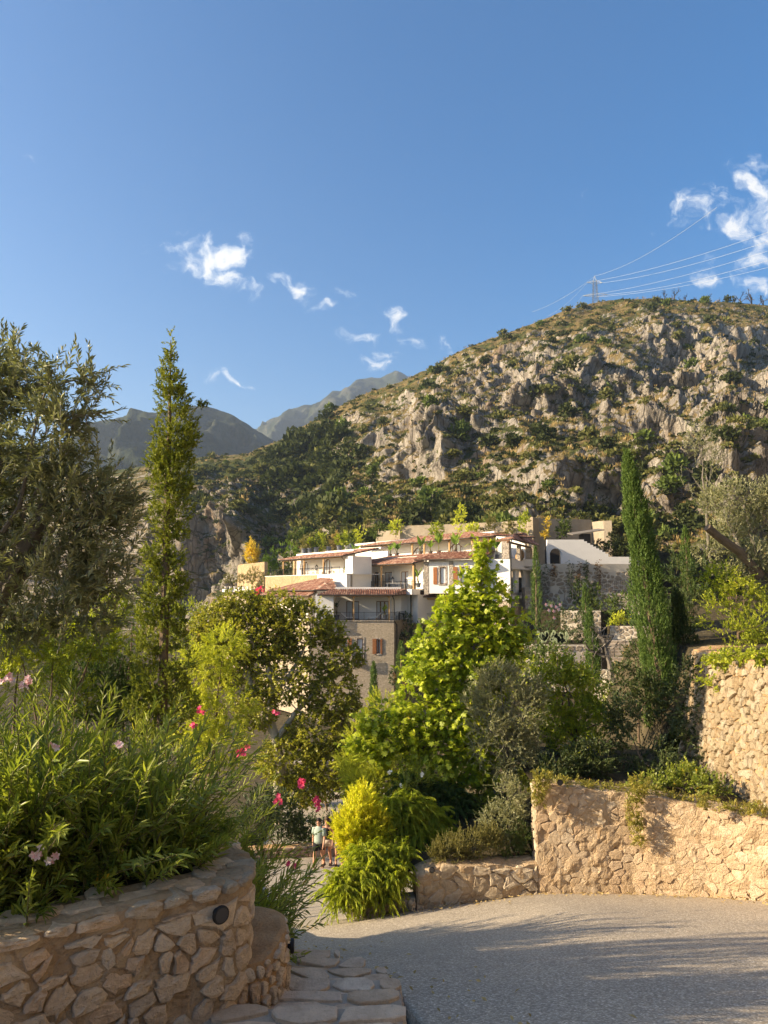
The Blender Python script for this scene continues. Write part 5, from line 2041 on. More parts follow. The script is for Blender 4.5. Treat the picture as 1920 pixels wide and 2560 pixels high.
for b in ol[::2]:
    MB().tube(limb((-2.8, 5.08, -.2), b[:3], 6, .10), list(np.linspace(.026, .005, 7)), 6).build('limb', M['bark_grey'], e)
crown(e, ol, 1900, 'lf_olive', tw=.32, nleaf=26, L=.066, Wd=.0150, spread=1.0, up=.55, jit=.55, stem='twig_grey', stem_r=.0028, shell=.35, seed=5, gap=-.36)

# ---- slender cypress on the left
cb = []
for (px, py, rx, ry) in [(427, 870, 9, 45), (425, 915, 22, 40), (424, 960, 36, 40), (432, 1005, 42, 40), (438, 1050, 52, 42), (420, 1075, 48, 36), (455, 1090, 42, 36), (425, 1120, 50, 36), (440, 1160, 46, 34), (395, 1150, 30, 28),
                         (418, 1200, 44, 34), (450, 1210, 34, 30), (428, 1250, 46, 36), (400, 1290, 34, 30), (452, 1280, 32, 34), (418, 1335, 30, 24), (455, 1330, 20, 20), (392, 1385, 38, 30), (445, 1385, 26, 26), (370, 1420, 30, 26), (425, 1430, 44, 28),
                         (400, 1480, 56, 32), (450, 1470, 26, 26), (380, 1530, 40, 34), (440, 1540, 30, 26), (405, 1590, 62, 40), (360, 1640, 44, 34), (445, 1650, 42, 40), (400, 1700, 66, 44), (360, 1760, 50, 40), (440, 1760, 54, 46), (395, 1830, 60, 40)]:
    cb.append(pblob(px, py, rx * 1.12, ry * 1.05, 13.0, 1.0))
e = empty('cypress', at(412, 1900, 13.0), label='tall ragged cypress with its brown trunk showing, standing alone on the left', cat='cypress')
MB().tube([at(400, 1905, 13.0) - Vector((0, 0, 2.6)), at(408, 1700, 13.0), at(412, 1500, 13.0), at(416, 1300, 13.0), at(424, 1050, 13.0), at(427, 850, 13.0)], [.095, .088, .075, .06, .034, .007], 8).build('trunk', M['bark_brown'], e)
crown(e, cb, 5000, 'lf_cypress_a', tw=.19, nleaf=15, L=.06, Wd=.028, spread=1.1, up=.9, jit=.5, stem='twig_green', stem_r=.003, shell=.4, seed=9, gap=-.34)
MB().tube([at(480, 1030, 13.0), at(500, 1012, 13.0), at(522, 1018, 13.0)], [.012, .008, .004], 5).build('branch', M['bark_brown'], e)
crown(e, [pblob(508, 1008, 16, 9, 13.0)], 50, 'lf_cypress_a', tw=.12, nleaf=14, L=.04, Wd=.018, spread=1.0, up=.1, jit=.5, name='branch_foliage', seed=10)


# ---- oleanders
def oleander(label, spots, height, lean, n, mat='lf_oleander', leafL=.145, leafW=.024, seed=0, flowers=(), petal='petal_pale', fsize=.027, group='oleander bushes in the left bed', frac=.86, spread=.40, name='oleander_bush', nw=34):
    """upright stems from the ground, long leaves in whorls up their length; flowers: world points"""
    r = np.random.default_rng(seed)
    S = np.array(spots, float)
    e = empty(name, S.mean(0), label=label, cat='oleander', group=group)
    i = r.integers(0, len(S), n)
    base = S[i] + np.stack([r.normal(0, .12, n), r.normal(0, .12, n), np.zeros(n)], 1)
    d = unit(np.array([lean[0], lean[1], 1.0]) + np.stack([r.normal(0, spread, n), r.normal(0, spread, n), np.zeros(n)], 1))
    H = height * r.uniform(.3, 1.05, n)
    b2 = base + d * (H * (1 - frac))[:, None]
    q, (b, t) = sprays(b2, d, H * frac, nw, leafL, leafW, 1.0, .12, .22, r, start=.03, tonejit=.5)
    leaf_obj('foliage', q['pos'], q['axis'], q['nrm'], q['L'], q['Wd'], M[mat], e, 'long', q['var'], (np.vstack([base, b2]), np.vstack([b2, t]), np.full(2 * n, .006)), M['twig_green'])
    for p in flowers:
        bloom(p, e, petal, fsize, r)
    return e


def bloom(p, e, petal, size, r, k=None):
    k = k or r.integers(3, 7)
    if k > 1:
        for _ in range(k):
            bloom(np.array(p) + r.normal(0, size * .55, 3), e, petal, size, r, 1)
        return
    P, A, Nn = [], [], []
    for q in range(k):
        c = np.array(p)
        ax = unit(np.array([r.normal(0, .5), -1, r.normal(.2, .5)]))
        e1 = unit(np.cross(ax, [0, 0, 1.0]))
        e2 = np.cross(ax, e1)
        for j in range(5):
            t = 2 * math.pi * j / 5
            dr = math.cos(t) * e1 + math.sin(t) * e2 + ax * .25
            P.append(c)
            A.append(dr)
            Nn.append(ax)
    return leaf_obj('flower', np.array(P), np.array(A), np.array(Nn), size, size * .72, M[petal], e, 'petal')


def lz(x, y):
    return float(left_bed_z(np.array(x), np.array(y)))


def spots(pts):
    return [(x, y, lz(x, y)) for x, y in pts]


oleander('front oleander by the left frame edge with wide glossy leaves and pale pink flowers', spots([(-2.9, 4.55), (-2.55, 4.75), (-3.2, 4.35), (-2.35, 4.85), (-2.75, 5.0)]), 1.4, (.16, -.12), 170, seed=1, leafL=.16, leafW=.027,
         flowers=[at(90, 2140, 4.35), at(137, 2146, 4.4), at(143, 2078, 4.5), at(135, 1862, 4.8), at(300, 1860, 4.9)], petal='petal_pale', fsize=.027)
oleander('low oleander shoots trailing over the curved wall top', spots([(-3.0, 4.05), (-2.6, 4.3), (-2.2, 4.55), (-1.9, 4.75), (-1.6, 5.0), (-2.4, 4.4), (-1.45, 5.2)]), .55, (.30, -.40), 130, seed=12, leafL=.12, leafW=.02, frac=.95, spread=.5)
oleander('oleander leaning over the curved wall top with dry twigs at its foot', spots([(-2.0, 5.05), (-1.75, 5.2), (-2.2, 4.95), (-1.6, 5.35), (-1.9, 5.5)]), 1.2, (.10, -.14), 180, seed=2, leafL=.14, leafW=.024)
oleander('oleander with one pale flower behind the one leaning over the wall', spots([(-2.7, 5.9), (-2.3, 6.2), (-3.0, 6.1)]), 1.55, (.1, -.05), 100, seed=3, leafL=.14, leafW=.02, flowers=[at(60, 1715, 5.6), at(72, 1700, 5.7), at(30, 1697, 5.9)], petal='petal_pale')
oleander('oleander hanging down beside the low pier over the road edge', spots([(-1.35, 6.6), (-1.25, 6.9), (-1.45, 6.3)]), 1.15, (.32, -.05), 85, seed=4, leafL=.15, leafW=.021, flowers=[at(737, 2165, 6.6), at(722, 2158, 6.65)], petal='petal_dark', fsize=.02)
oleander('oleander with dark pink clusters arching towards the walkers', spots([(-1.75, 8.2), (-1.6, 8.5), (-2.0, 8.0), (-1.9, 8.8)]), 1.45, (.22, -.05), 105, seed=5, leafL=.17, leafW=.023,
         flowers=[at(758, 1952, 8.2), at(752, 1960, 8.2), at(700, 1996, 8.1), at(692, 2004, 8.1), at(792, 2002, 8.3), at(788, 2018, 8.3)], petal='petal_dark', fsize=.032)
oleander('middle oleander with red blossoms in front of the pale plane trunk', spots([(-2.6, 8.1), (-2.9, 8.4), (-2.3, 8.4)]), 1.5, (.08, 0), 100, seed=6, leafL=.15, leafW=.02,
         flowers=[at(598, 1884, 8.4), at(612, 1872, 8.4), at(606, 1880, 8.4)], petal='petal_dark', fsize=.03)
oleander('oleander in the back row below the cypress', spots([(-3.6, 7.6), (-4.0, 7.9), (-3.3, 8.0), (-4.5, 7.8)]), 1.4, (.05, 0), 130, seed=7, leafL=.15, leafW=.02)
oleander('oleander at the far left behind the olive trunk', spots([(-4.0, 6.4), (-4.3, 6.7), (-3.6, 6.6)]), 1.6, (.06, 0), 130, seed=8, leafL=.15, leafW=.022, flowers=[at(20, 1695, 6.4), at(8, 1702, 6.4)])
oleander('far oleander with scattered red flowers beside the cypress foot', spots([(-3.3, 9.1), (-2.9, 9.2), (-4.0, 9.0), (-3.5, 9.3)]), 1.05, (.05, 0), 120, seed=9, leafL=.15, leafW=.022, flowers=[at(500, 1772, 9.2), at(505, 1778, 9.2), at(486, 1812, 9.2), at(692, 1780, 9.2)], petal='petal_dark', fsize=.03)

# ---- unseen olives added outside the frame on the left to shade the road
for q, (x, y, z, rr, n) in enumerate([(-7.6, 4.4, 2.1, 1.4, 330), (-8.6, 1.6, 2.4, 1.5, 300), (-10.4, 5.4, 3.3, 1.5, 260)]):
    bl = clumps((x, y, z), (rr, rr, rr * .95), 12, .42, np.random.default_rng(900 + q))
    tree('olive_tree', '%s unseen olive added outside the left edge to shade the road' % ('first', 'second', 'third', 'fourth')[q], 'olive tree', bl, (x, y, lz(x, y)), n, 'lf_olive', trunk_r=.12, bark='bark_grey', seed=910 + q, tw=.4, nleaf=18, L=.085, Wd=.024, spread=.8, up=.5, shell=.3, stem='twig_grey', group='added shade olives on the left')
# ---- feathery acacias and shrubs of the valley on the left
tree('acacia', 'feathery yellow-green acacia right of the ragged cypress', 'acacia', [pblob(500, 1690, 80, 80, 19), pblob(560, 1620, 60, 60, 19), pblob(470, 1790, 90, 80, 18.5), pblob(560, 1760, 80, 80, 19), pblob(540, 1860, 90, 70, 18)],
     (-4.6, 18.5, -8.0), 1500, 'lf_feather', trunk_r=.07, seed=21, tw=.42, nleaf=22, L=.11, Wd=.02, spread=.8, droop=.2, curve=.1, group='feathery acacias')
tree('acacia', 'dark green acacia left of the ragged cypress', 'acacia', [pblob(310, 1640, 70, 80, 15), pblob(250, 1720, 100, 90, 15), pblob(330, 1760, 90, 80, 15), pblob(190, 1650, 80, 70, 15.5), pblob(330, 1560, 40, 50, 15)],
     (-5.6, 15, -5.5), 1500, 'lf_mimosa_dark', trunk_r=.07, seed=22, tw=.38, nleaf=20, L=.10, Wd=.02, spread=.8, droop=.15, group='feathery acacias')
tree('shrub', 'light green shrub at the far left behind the oleanders', 'shrub', [pblob(60, 1660, 110, 70, 14), pblob(-60, 1640, 120, 90, 14), pblob(150, 1740, 90, 60, 14)], (-7, 14, -5), 1000, 'lf_green', trunk_r=.06, seed=23, tw=.36, nleaf=16, L=.085, Wd=.022, spread=.9, group='valley shrubs')
tree('shrub', 'broad green shrub low between the olive and the cypress', 'shrub', [pblob(140, 1600, 90, 60, 13), pblob(240, 1590, 70, 60, 13.5), pblob(40, 1600, 90, 60, 13), pblob(290, 1520, 40, 50, 14)], (-6.3, 13.2, -5.4), 900, 'lf_green', trunk_r=.05, seed=27, tw=.36, nleaf=16, L=.085, Wd=.026, spread=.9, gap=-.4, group='valley shrubs')
tree('shrub', 'loose green shrub filling the valley below the left villa', 'shrub', [pblob(560, 1560, 60, 60, 55), pblob(480, 1620, 80, 70, 50), pblob(620, 1700, 80, 70, 48), pblob(470, 1540, 50, 40, 58)], (-14, 50, -14), 900, 'lf_green', trunk_r=.14, seed=24, tw=.9, nleaf=16, L=.24, Wd=.08, spread=.9, group='valley shrubs')

# ---- yellowing plane tree in the middle left
pb = [pblob(*q, 36) for q in [(640, 1585, 95, 75), (555, 1560, 80, 60), (760, 1560, 80, 62), (700, 1520, 70, 45), (600, 1510, 60, 38), (850, 1640, 60, 50), (720, 1690, 95, 70), (840, 1740, 65, 60), (790, 1830, 80, 66), (880, 1800, 50, 50),
                              (560, 1660, 80, 60), (720, 1900, 85, 60), (830, 1910, 75, 60), (640, 1770, 60, 55), (530, 1600, 50, 50), (880, 1890, 42, 40), (760, 1975, 70, 40), (820, 1580, 50, 40), (690, 1600, 60, 50)]]
e = empty('plane_tree', (xat(690, 36), 36, -11.2), label='wide yellowing plane tree with pale forked trunk in front of the stone villa', cat='plane tree')
tp = lambda px, py, dy=0: at(px, py, 36 + dy)
MB().tube([(xat(700, 36), 36, -11.3), tp(700, 1920), tp(690, 1850), tp(672, 1790)], [.30, .26, .23, .2], 10).build('trunk', M['bark_pale'], e)
MB().tube([tp(690, 1850), tp(655, 1770), tp(630, 1720), tp(610, 1660), tp(575, 1590)], [.2, .17, .15, .1, .05], 8).build('limb', M['bark_pale'], e)
MB().tube([tp(672, 1790), tp(680, 1720), tp(668, 1660), tp(690, 1600), tp(700, 1530)], [.18, .15, .12, .08, .04], 8).build('limb', M['bark_pale'], e)
MB().tube([tp(655, 1770), tp(610, 1740), tp(560, 1680)], [.12, .1, .05], 8).build('limb', M['bark_pale'], e)
MB().tube([tp(680, 1740), tp(730, 1680), tp(770, 1600)], [.13, .09, .04], 8).build('limb', M['bark_pale'], e)
MB().tube([tp(690, 1850), tp(740, 1780), tp(800, 1720), tp(850, 1660)], [.15, .12, .08, .04], 8).build('limb', M['bark_pale'], e)
for b in pb[:11]:
    MB().tube(limb(tp(680, 1690), b[:3], 5, .12), list(np.linspace(.05, .012, 6)), 5).build('limb', M['bark_pale'], e)
crown(e, pb, 7000, 'lf_plane_old', tw=.5, nleaf=12, L=.145, Wd=.12, shape='oval', spread=1.1, droop=.35, up=.2, jit=.8, stem='bark_brown', stem_r=.009, shell=.4, seed=31, gap=-.6)

# ---- bright young plane tree with big leaves
bb = [pblob(*q, 15) for q in [(1207, 1395, 22, 50), (1195, 1460, 52, 50), (1150, 1520, 62, 50), (1235, 1500, 50, 50), (1110, 1590, 75, 60), (1190, 1580, 75, 62), (1270, 1570, 55, 48), (1085, 1670, 80, 62), (1170, 1680, 90, 66), (1260, 1640, 60, 50),
                              (1050, 1750, 76, 58), (1140, 1770, 88, 62), (1010, 1830, 80, 56), (1100, 1860, 84, 58), (1180, 1850, 70, 60), (1060, 1930, 70, 46), (960, 1870, 54, 50), (1230, 1740, 50, 50), (1295, 1600, 28, 28), (1160, 1930, 50, 40), (1110, 1985, 56, 40), (1215, 1930, 40, 50), (1030, 1975, 50, 36), (930, 1800, 40, 40), (900, 1860, 36, 36)]]
e = empty('plane_tree', (xat(1240, 15.1), 15.1, -4.5), label='bright green young plane tree with large lobed leaves in the centre', cat='plane tree')
tp = lambda px, py, dy=0: at(px, py, 15.1 + dy)
MB().tube([(xat(1238, 15), 15.1, -4.6), tp(1237, 1950), tp(1232, 1880), tp(1215, 1800), tp(1200, 1650), tp(1200, 1500), tp(1206, 1370)], [.075, .07, .065, .055, .045, .03, .008], 8).build('trunk', M['bark_pale'], e)
for b in bb[3:]:
    q = Vector(b[:3])
    MB().tube(limb(Vector((xat(1215, 15.1), 15.1, min(q.z - .2, .4))), q, 5, .1), list(np.linspace(.028, .006, 6)), 5).build('limb', M['bark_brown'], e)
crown(e, bb, 2500, 'lf_plane', tw=.44, nleaf=7, L=.12, Wd=.14, shape='maple', spread=1.3, droop=.5, up=.15, jit=.85, stem='twig_green', stem_r=.005, shell=.3, seed=33, gap=-.36)

# ---- feathery acacias and mimosas in the centre
tree('acacia', 'upper pale green acacia left of the bright plane tree', 'acacia', [pblob(960, 1770, 50, 44, 18), pblob(925, 1840, 62, 60, 17.5), pblob(990, 1800, 40, 50, 18), pblob(900, 1900, 62, 44, 17), pblob(1000, 1900, 60, 50, 17)], (-.3, 17.5, -6.3), 1500, 'lf_feather',
     trunk_r=.06, seed=35, tw=.3, nleaf=32, L=.075, Wd=.011, spread=.85, up=.6, group='feathery acacias')
tree('acacia', 'light green acacia bush directly above the yellow shrub', 'acacia', [pblob(900, 1970, 44, 40, 15), pblob(950, 1960, 50, 44, 15), pblob(890, 1930, 40, 40, 15.5)], (-.2, 15.2, -5.6), 750, 'lf_feather', trunk_r=.05, seed=36, tw=.26, nleaf=32, L=.07, Wd=.010, spread=.85, up=.5, group='feathery acacias')
tree('golden_shrub', 'vivid yellow shrub beside the walkers', 'shrub', [pblob(905, 2015, 36, 50, 12.9), pblob(880, 2070, 46, 50, 12.7), pblob(930, 2070, 40, 50, 12.8), pblob(900, 2125, 46, 34, 12.6)], (-.35, 13.2, -5.3), 1250, 'lf_yellow', trunk_r=.035, seed=37, tw=.26, nleaf=32, L=.075, Wd=.0095, spread=.8, up=.9, jit=.4, gap=-.7)


def mimosa(label, blobs, base, n, mat, seed, tw=.55, L=.10):
    e = empty('mimosa_bush', base, label=label, cat='mimosa', group='drooping mimosa bushes')
    skeleton(e, base, blobs, .045, 'bark_brown', seed=seed, fork=.3)
    crown(e, blobs, n, mat, tw=tw, nleaf=42, L=L, Wd=.0095, spread=.6, droop=.75, curve=.55, up=.55, jit=.45, stem='twig_green', stem_r=.0035, shell=.45, seed=seed, gap=-.5)
    return e


mimosa('lowest drooping mimosa spilling its feathery foliage onto the road', [pblob(890, 2190, 52, 52, 11.9), pblob(960, 2180, 60, 52, 12.0), pblob(850, 2200, 36, 44, 11.8), pblob(930, 2130, 60, 44, 12.2), pblob(1000, 2130, 40, 44, 12.4)], (-.15, 12.1, -5.3), 1050, 'lf_mimosa', 41)
mimosa('upper drooping mimosa with pale seed pods above the rosemary', [pblob(1010, 2010, 66, 52, 13.3), pblob(950, 2050, 50, 44, 13.0), pblob(1080, 2040, 56, 44, 13.4), pblob(1040, 2080, 56, 40, 13.2)], (.6, 13.4, -4.6), 800, 'lf_mimosa', 42)
mimosa('dark green mimosa behind the pale-podded one', [pblob(1090, 1990, 80, 54, 14.4), pblob(1150, 2030, 60, 50, 14.4), pblob(1030, 1960, 60, 44, 14.4), pblob(1100, 2090, 60, 50, 14.0)], (1.2, 14.5, -4.5), 700, 'lf_mimosa_dark', 43)
e = empty('white_oleander', (.1, 14.2, -4.6), label='cream flowering oleander between the acacia and the mimosa', cat='oleander')
crown(e, [pblob(990, 1960, 50, 50, 14.0), pblob(1040, 1940, 44, 40, 14.2)], 60, 'lf_oleander', tw=.5, nleaf=16, L=.14, Wd=.02, shape='long', spread=.9, up=.9, seed=44, name='foliage')
rr_ = np.random.default_rng(4)
for (px, py) in [(975, 1930), (1002, 1965), (985, 1985), (1055, 1935)]:
    bloom(at(px, py, 13.6), e, 'petal_white', .028, rr_)

# ---- undergrowth behind the low wall
tree('shrub', 'mid green undergrowth behind the rosemary and the plane trunk', 'shrub', [pblob(1130, 2010, 60, 50, 15.0), pblob(1210, 2010, 50, 60, 14.6), pblob(1290, 1950, 50, 60, 14.6), pblob(1200, 1930, 60, 50, 15.4), pblob(1060, 1990, 60, 50, 15.2)], (2.0, 15.0, -4.6), 900, 'lf_oleander', trunk_r=.03, seed=151, tw=.3, nleaf=14, L=.08, Wd=.03, shape='oval', spread=1.0, up=.3, shell=.2, group='undergrowth of the centre bed')
tree('shrub', 'dark undergrowth between the round olive and the bushy tree', 'shrub', [pblob(1340, 1880, 50, 60, 15.6), pblob(1380, 1930, 50, 36, 14.2), pblob(1300, 1900, 50, 60, 16)], (3.2, 15.4, -3.8), 700, 'lf_oleander_dark', trunk_r=.03, seed=152, tw=.3, nleaf=14, L=.08, Wd=.03, shape='oval', spread=1.0, up=.3, shell=.2, group='undergrowth of the centre bed')
tree('shrub', 'tall green thicket behind the bright plane tree', 'shrub', [pblob(1330, 1680, 50, 44, 22), pblob(1260, 1700, 60, 60, 24), pblob(1180, 1800, 80, 80, 24), pblob(1060, 1880, 80, 70, 24), pblob(1340, 1780, 60, 60, 22), pblob(1440, 1880, 70, 60, 20)], (4, 23, -7.0), 900, 'lf_green', trunk_r=.06, seed=153, tw=.5, nleaf=14, L=.12, Wd=.055, shape='oval', spread=1.0, up=.3, shell=.2, group='undergrowth of the centre bed')
# ---- right-hand bed
tree('olive_bush', 'round grey-green olive beside the bright plane tree', 'olive tree', [pblob(1265, 1740, 92, 72, 14.2), pblob(1220, 1800, 66, 66, 14.0), pblob(1310, 1790, 60, 70, 14.0), pblob(1270, 1850, 70, 66, 14.0), pblob(1250, 1690, 50, 40, 14.3), pblob(1330, 1730, 44, 46, 14.3), pblob(1190, 1760, 36, 40, 14.2), pblob(1300, 1670, 34, 26, 14.4), pblob(1210, 1870, 40, 50, 14.0), pblob(1320, 1870, 40, 50, 14.0), pblob(1200, 1700, 26, 26, 14.4), pblob(1255, 1920, 40, 40, 14.0)], (2.4, 14.2, -3.9), 3000, 'lf_olive_pale',
     trunk_r=.05, bark='bark_grey', seed=51, tw=.26, nleaf=18, L=.055, Wd=.017, spread=.85, up=.4, shell=.35, stem='twig_grey', stem_r=.0025, gs=1.3, gap=-.1)
tree('olive_bush', 'small dark olive shrub at the corner of the two road walls', 'olive tree', [pblob(1270, 1990, 50, 50, 12.9), pblob(1250, 2050, 56, 44, 12.8), pblob(1295, 2050, 30, 60, 12.9)], (2.2, 12.9, -4.45), 700, 'lf_olive_pale', trunk_r=.03, bark='bark_grey', seed=52, tw=.2, nleaf=18, L=.045, Wd=.013, spread=.9, shell=.35)
tree('bushy_tree', 'yellow-green bushy tree right of the round olive', 'tree', [pblob(1420, 1740, 66, 56, 15.5), pblob(1400, 1670, 44, 36, 15.6), pblob(1470, 1790, 54, 50, 15.3), pblob(1380, 1800, 60, 56, 15.5), pblob(1440, 1850, 64, 54, 15.2), pblob(1490, 1740, 30, 36, 15.4), pblob(1360, 1700, 36, 40, 15.6), pblob(1510, 1800, 44, 44, 15.2), pblob(1395, 1635, 26, 22, 15.6), pblob(1450, 1690, 40, 36, 15.6)], (4.0, 15.5, -3.6), 1500, 'lf_green',
     trunk_r=.055, seed=53, tw=.3, nleaf=15, L=.07, Wd=.032, shape='oval', spread=1.0, up=.3, shell=.3)
tree('rosemary_bush', 'mounded olive-brown rosemary on top of the low wall', 'shrub', [pblob(1130, 2120, 50, 36, 12.35), pblob(1180, 2105, 54, 40, 12.45), pblob(1225, 2100, 36, 36, 12.5), pblob(1100, 2130, 30, 24, 12.3)], (1.4, 12.5, -4.5), 1400, 'lf_rosemary', trunk_r=.02, seed=54, tw=.17, nleaf=20, L=.034, Wd=.011, spread=.8, up=1.0, shell=.4)
tree('juniper_shrub', 'dark arching juniper between rosemary and wall corner', 'shrub', [pblob(1270, 2110, 44, 30, 12.7), pblob(1305, 2090, 24, 40, 12.7)], (2.2, 12.7, -4.45), 320, 'lf_mimosa_dark', trunk_r=.02, seed=55, tw=.26, nleaf=20, L=.045, Wd=.009, spread=.7, up=.2)
for q, (lab, bl, mt, n, sd) in enumerate([
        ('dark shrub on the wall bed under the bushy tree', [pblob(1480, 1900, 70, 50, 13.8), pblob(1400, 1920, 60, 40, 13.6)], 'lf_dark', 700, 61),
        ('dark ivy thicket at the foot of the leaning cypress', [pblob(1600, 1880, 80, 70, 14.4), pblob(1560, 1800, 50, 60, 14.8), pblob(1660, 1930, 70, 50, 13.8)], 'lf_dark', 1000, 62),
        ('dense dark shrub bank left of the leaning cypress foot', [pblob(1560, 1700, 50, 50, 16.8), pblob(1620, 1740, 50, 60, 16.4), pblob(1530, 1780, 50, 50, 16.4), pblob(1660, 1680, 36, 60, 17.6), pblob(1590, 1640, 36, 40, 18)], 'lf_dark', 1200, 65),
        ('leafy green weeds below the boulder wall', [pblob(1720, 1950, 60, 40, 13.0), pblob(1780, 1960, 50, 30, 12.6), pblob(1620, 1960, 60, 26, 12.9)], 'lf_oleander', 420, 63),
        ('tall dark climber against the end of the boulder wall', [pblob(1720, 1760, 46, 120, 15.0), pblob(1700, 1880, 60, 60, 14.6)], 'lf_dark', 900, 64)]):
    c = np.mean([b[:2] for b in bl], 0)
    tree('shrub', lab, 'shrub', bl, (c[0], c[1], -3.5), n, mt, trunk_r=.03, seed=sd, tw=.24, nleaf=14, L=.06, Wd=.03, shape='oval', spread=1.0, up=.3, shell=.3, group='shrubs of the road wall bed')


def column_cypress(label, px0, py0, px1, py1, wpx, Y, n, seed, mat='lf_cypress_b', base=None, group='columnar cypresses', L=.05, tw=.2, nleaf=14):
    """narrow cypress from (px0,py0) at the foot to the tip (px1,py1)"""
    r = np.random.default_rng(seed)
    a, b = np.array(at(px0, py0, Y)), np.array(at(px1, py1, Y))
    w = wpx / F * Y / 2
    e = empty('cypress', a, label=label, cat='cypress', group=group)
    MB().tube([Vector(a + (b - a) * k) for k in (0, .3, .6, .95)], [w * .28, w * .2, w * .12, .01], 6).build('trunk', M['bark_brown'], e)
    t = r.random(n) ** .9
    prof = np.interp(t, [0, .06, .3, .6, .85, .96, 1], [.55, .85, 1.0, .86, .55, .25, .06])
    th = r.random(n) * 2 * math.pi
    lump = 1 + .5 * fbm(np.stack([np.cos(th) * 1.2, np.sin(th) * 1.2, t * np.linalg.norm(b - a) / (w * 1.6)], -1), 1.0, 2, seed)
    rad = w * prof * lump * (r.random(n) ** .35)
    pos = a + (b - a) * t[:, None] + np.stack([np.cos(th) * rad, np.sin(th) * rad, 0 * rad], -1)
    d = unit(np.stack([np.cos(th) * .33, np.sin(th) * .33, np.ones(n)], -1) + .18 * r.normal(size=(n, 3)))
    q, (s0, s1) = sprays(pos - d * tw * .5, d, tw * r.uniform(.6, 1.2, n), nleaf, L, L * .42, .6, 0, 0, r)
    leaf_obj('crown', q['pos'], q['axis'], q['nrm'], q['L'], q['Wd'], M[mat], e, 'lance', q['var'])
    return e


column_cypress('tall leaning columnar cypress rising in front of the cliff on the right', 1690, 1960, 1567, 1135, 104, 17.0, 6000, 71, tw=.24, L=.058, mat='lf_cypress_b')
column_cypress('second dark cypress stem pressed against the tall leaning one', 1745, 1960, 1690, 1480, 84, 17.4, 1800, 72, mat='lf_dark', tw=.24, L=.07)

# ---- ice plant along the road wall
ip = empty('ice_plant', (4.0, 12.3, -3.4), label='trailing ice plant draped along the top of the ochre road wall', cat='ice plant')
bl = []
rr_ = np.random.default_rng(81)
for u in np.linspace(.05, 5.3, 46):
    x, y = MFc.xy(u)
    bl.append((x + .02, y + .16, m_top(u) + .04, .13, .16, .075 * rr_.uniform(.5, 1.5)))
crown(ip, bl, 1500, 'lf_ice', tw=.10, nleaf=9, L=.05, Wd=.014, spread=1.1, up=.5, jit=.7, stem=None, shell=.2, seed=82, name='mat')


def hang(px, py0, py1, wpx, Y, n, seed, nm):
    bl = []
    for k in np.linspace(0, 1, 9):
        bl.append(pblob(px + 6 * math.sin(k * 5 + px), py0 + (py1 - py0) * k, wpx * (1 - .45 * k), 12, Y, .8))
    crown(ip, bl, n, 'lf_ice', tw=.10, nleaf=9, L=.05, Wd=.014, spread=1.1, up=-.1, jit=.8, stem=None, shell=.2, seed=seed, name=nm)


hang(1352, 1935, 2010, 30, 12.08, 320, 83, 'trail')
hang(1592, 1950, 2105, 30, 11.93, 520, 84, 'trail')
hang(1765, 1990, 2015, 26, 11.35, 140, 85, 'trail')
hang(1890, 2010, 2030, 34, 10.9, 160, 86, 'trail')
e = empty('creeper', (6.5, 13.8, -1.6), label='lit green creeper spilling over the top of the boulder wall', cat='creeper')
crown(e, [pblob(1770, 1680, 30, 34, 14.2), pblob(1800, 1650, 34, 20, 13.8), pblob(1840, 1640, 40, 16, 13.2), pblob(1900, 1640, 40, 18, 12.4), pblob(1785, 1705, 18, 22, 14.0)], 420, 'lf_green', tw=.2, nleaf=10, L=.075, Wd=.035, shape='oval', spread=1.1, up=.1, droop=.3, seed=87, name='foliage')

# ---- upper right garden
tree('olive_tree', 'pruned olive with a thick sawn limb at the right edge', 'olive tree', [pblob(1850, 1240, 80, 50, 18), pblob(1900, 1310, 70, 60, 18), pblob(1830, 1330, 60, 56, 18), pblob(1890, 1390, 60, 44, 17.5), pblob(1780, 1250, 44, 40, 18.5), pblob(1960, 1260, 80, 80, 18)], (xat(1925, 17.5), 17.5, -1.2), 2000, 'lf_olive_pale', trunk_r=.16, bark='bark_grey', seed=91, tw=.34, nleaf=18, L=.068, Wd=.02, spread=.85, up=.5, shell=.3, stem='twig_grey')
MB().tube([at(1900, 1440, 17.4), at(1850, 1380, 17.3), at(1800, 1345, 17.2), at(1768, 1318, 17.1)], [.12, .11, .10, .095], 9).build('sawn_limb', M['bark_brown'], bpy.data.objects[[o.name for o in bpy.data.objects if o.get('label', '').startswith('pruned olive')][0]])
tree('olive_tree', 'thin upright young olive in front of the orange-streaked cliff', 'olive tree', [pblob(1745, 1100, 40, 46, 19), pblob(1760, 1160, 46, 40, 19), pblob(1730, 1190, 30, 44, 19), pblob(1790, 1130, 26, 36, 19), pblob(1770, 1230, 30, 40, 19)], at(1782, 1420, 19), 420, 'lf_olive_pale', trunk_r=.045, bark='bark_grey', seed=92, tw=.4, nleaf=16, L=.065, Wd=.015, spread=.8, up=.9, shell=.2, stem='twig_grey', fork=.7)
tree('shrub', 'autumn-tinted yellow-green shrub above the boulder wall', 'shrub', [pblob(1800, 1530, 56, 60, 16.5), pblob(1860, 1490, 66, 60, 16.8), pblob(1850, 1580, 70, 44, 16.2), pblob(1900, 1560, 50, 50, 16.2), pblob(1800, 1450, 50, 44, 17.2)], (xat(1840, 16.5), 16.5, -1.4), 950, 'lf_green', trunk_r=.04, seed=93, tw=.3, nleaf=14, L=.08, Wd=.026, spread=1.0, up=.3, shell=.3, group='upper garden shrubs')
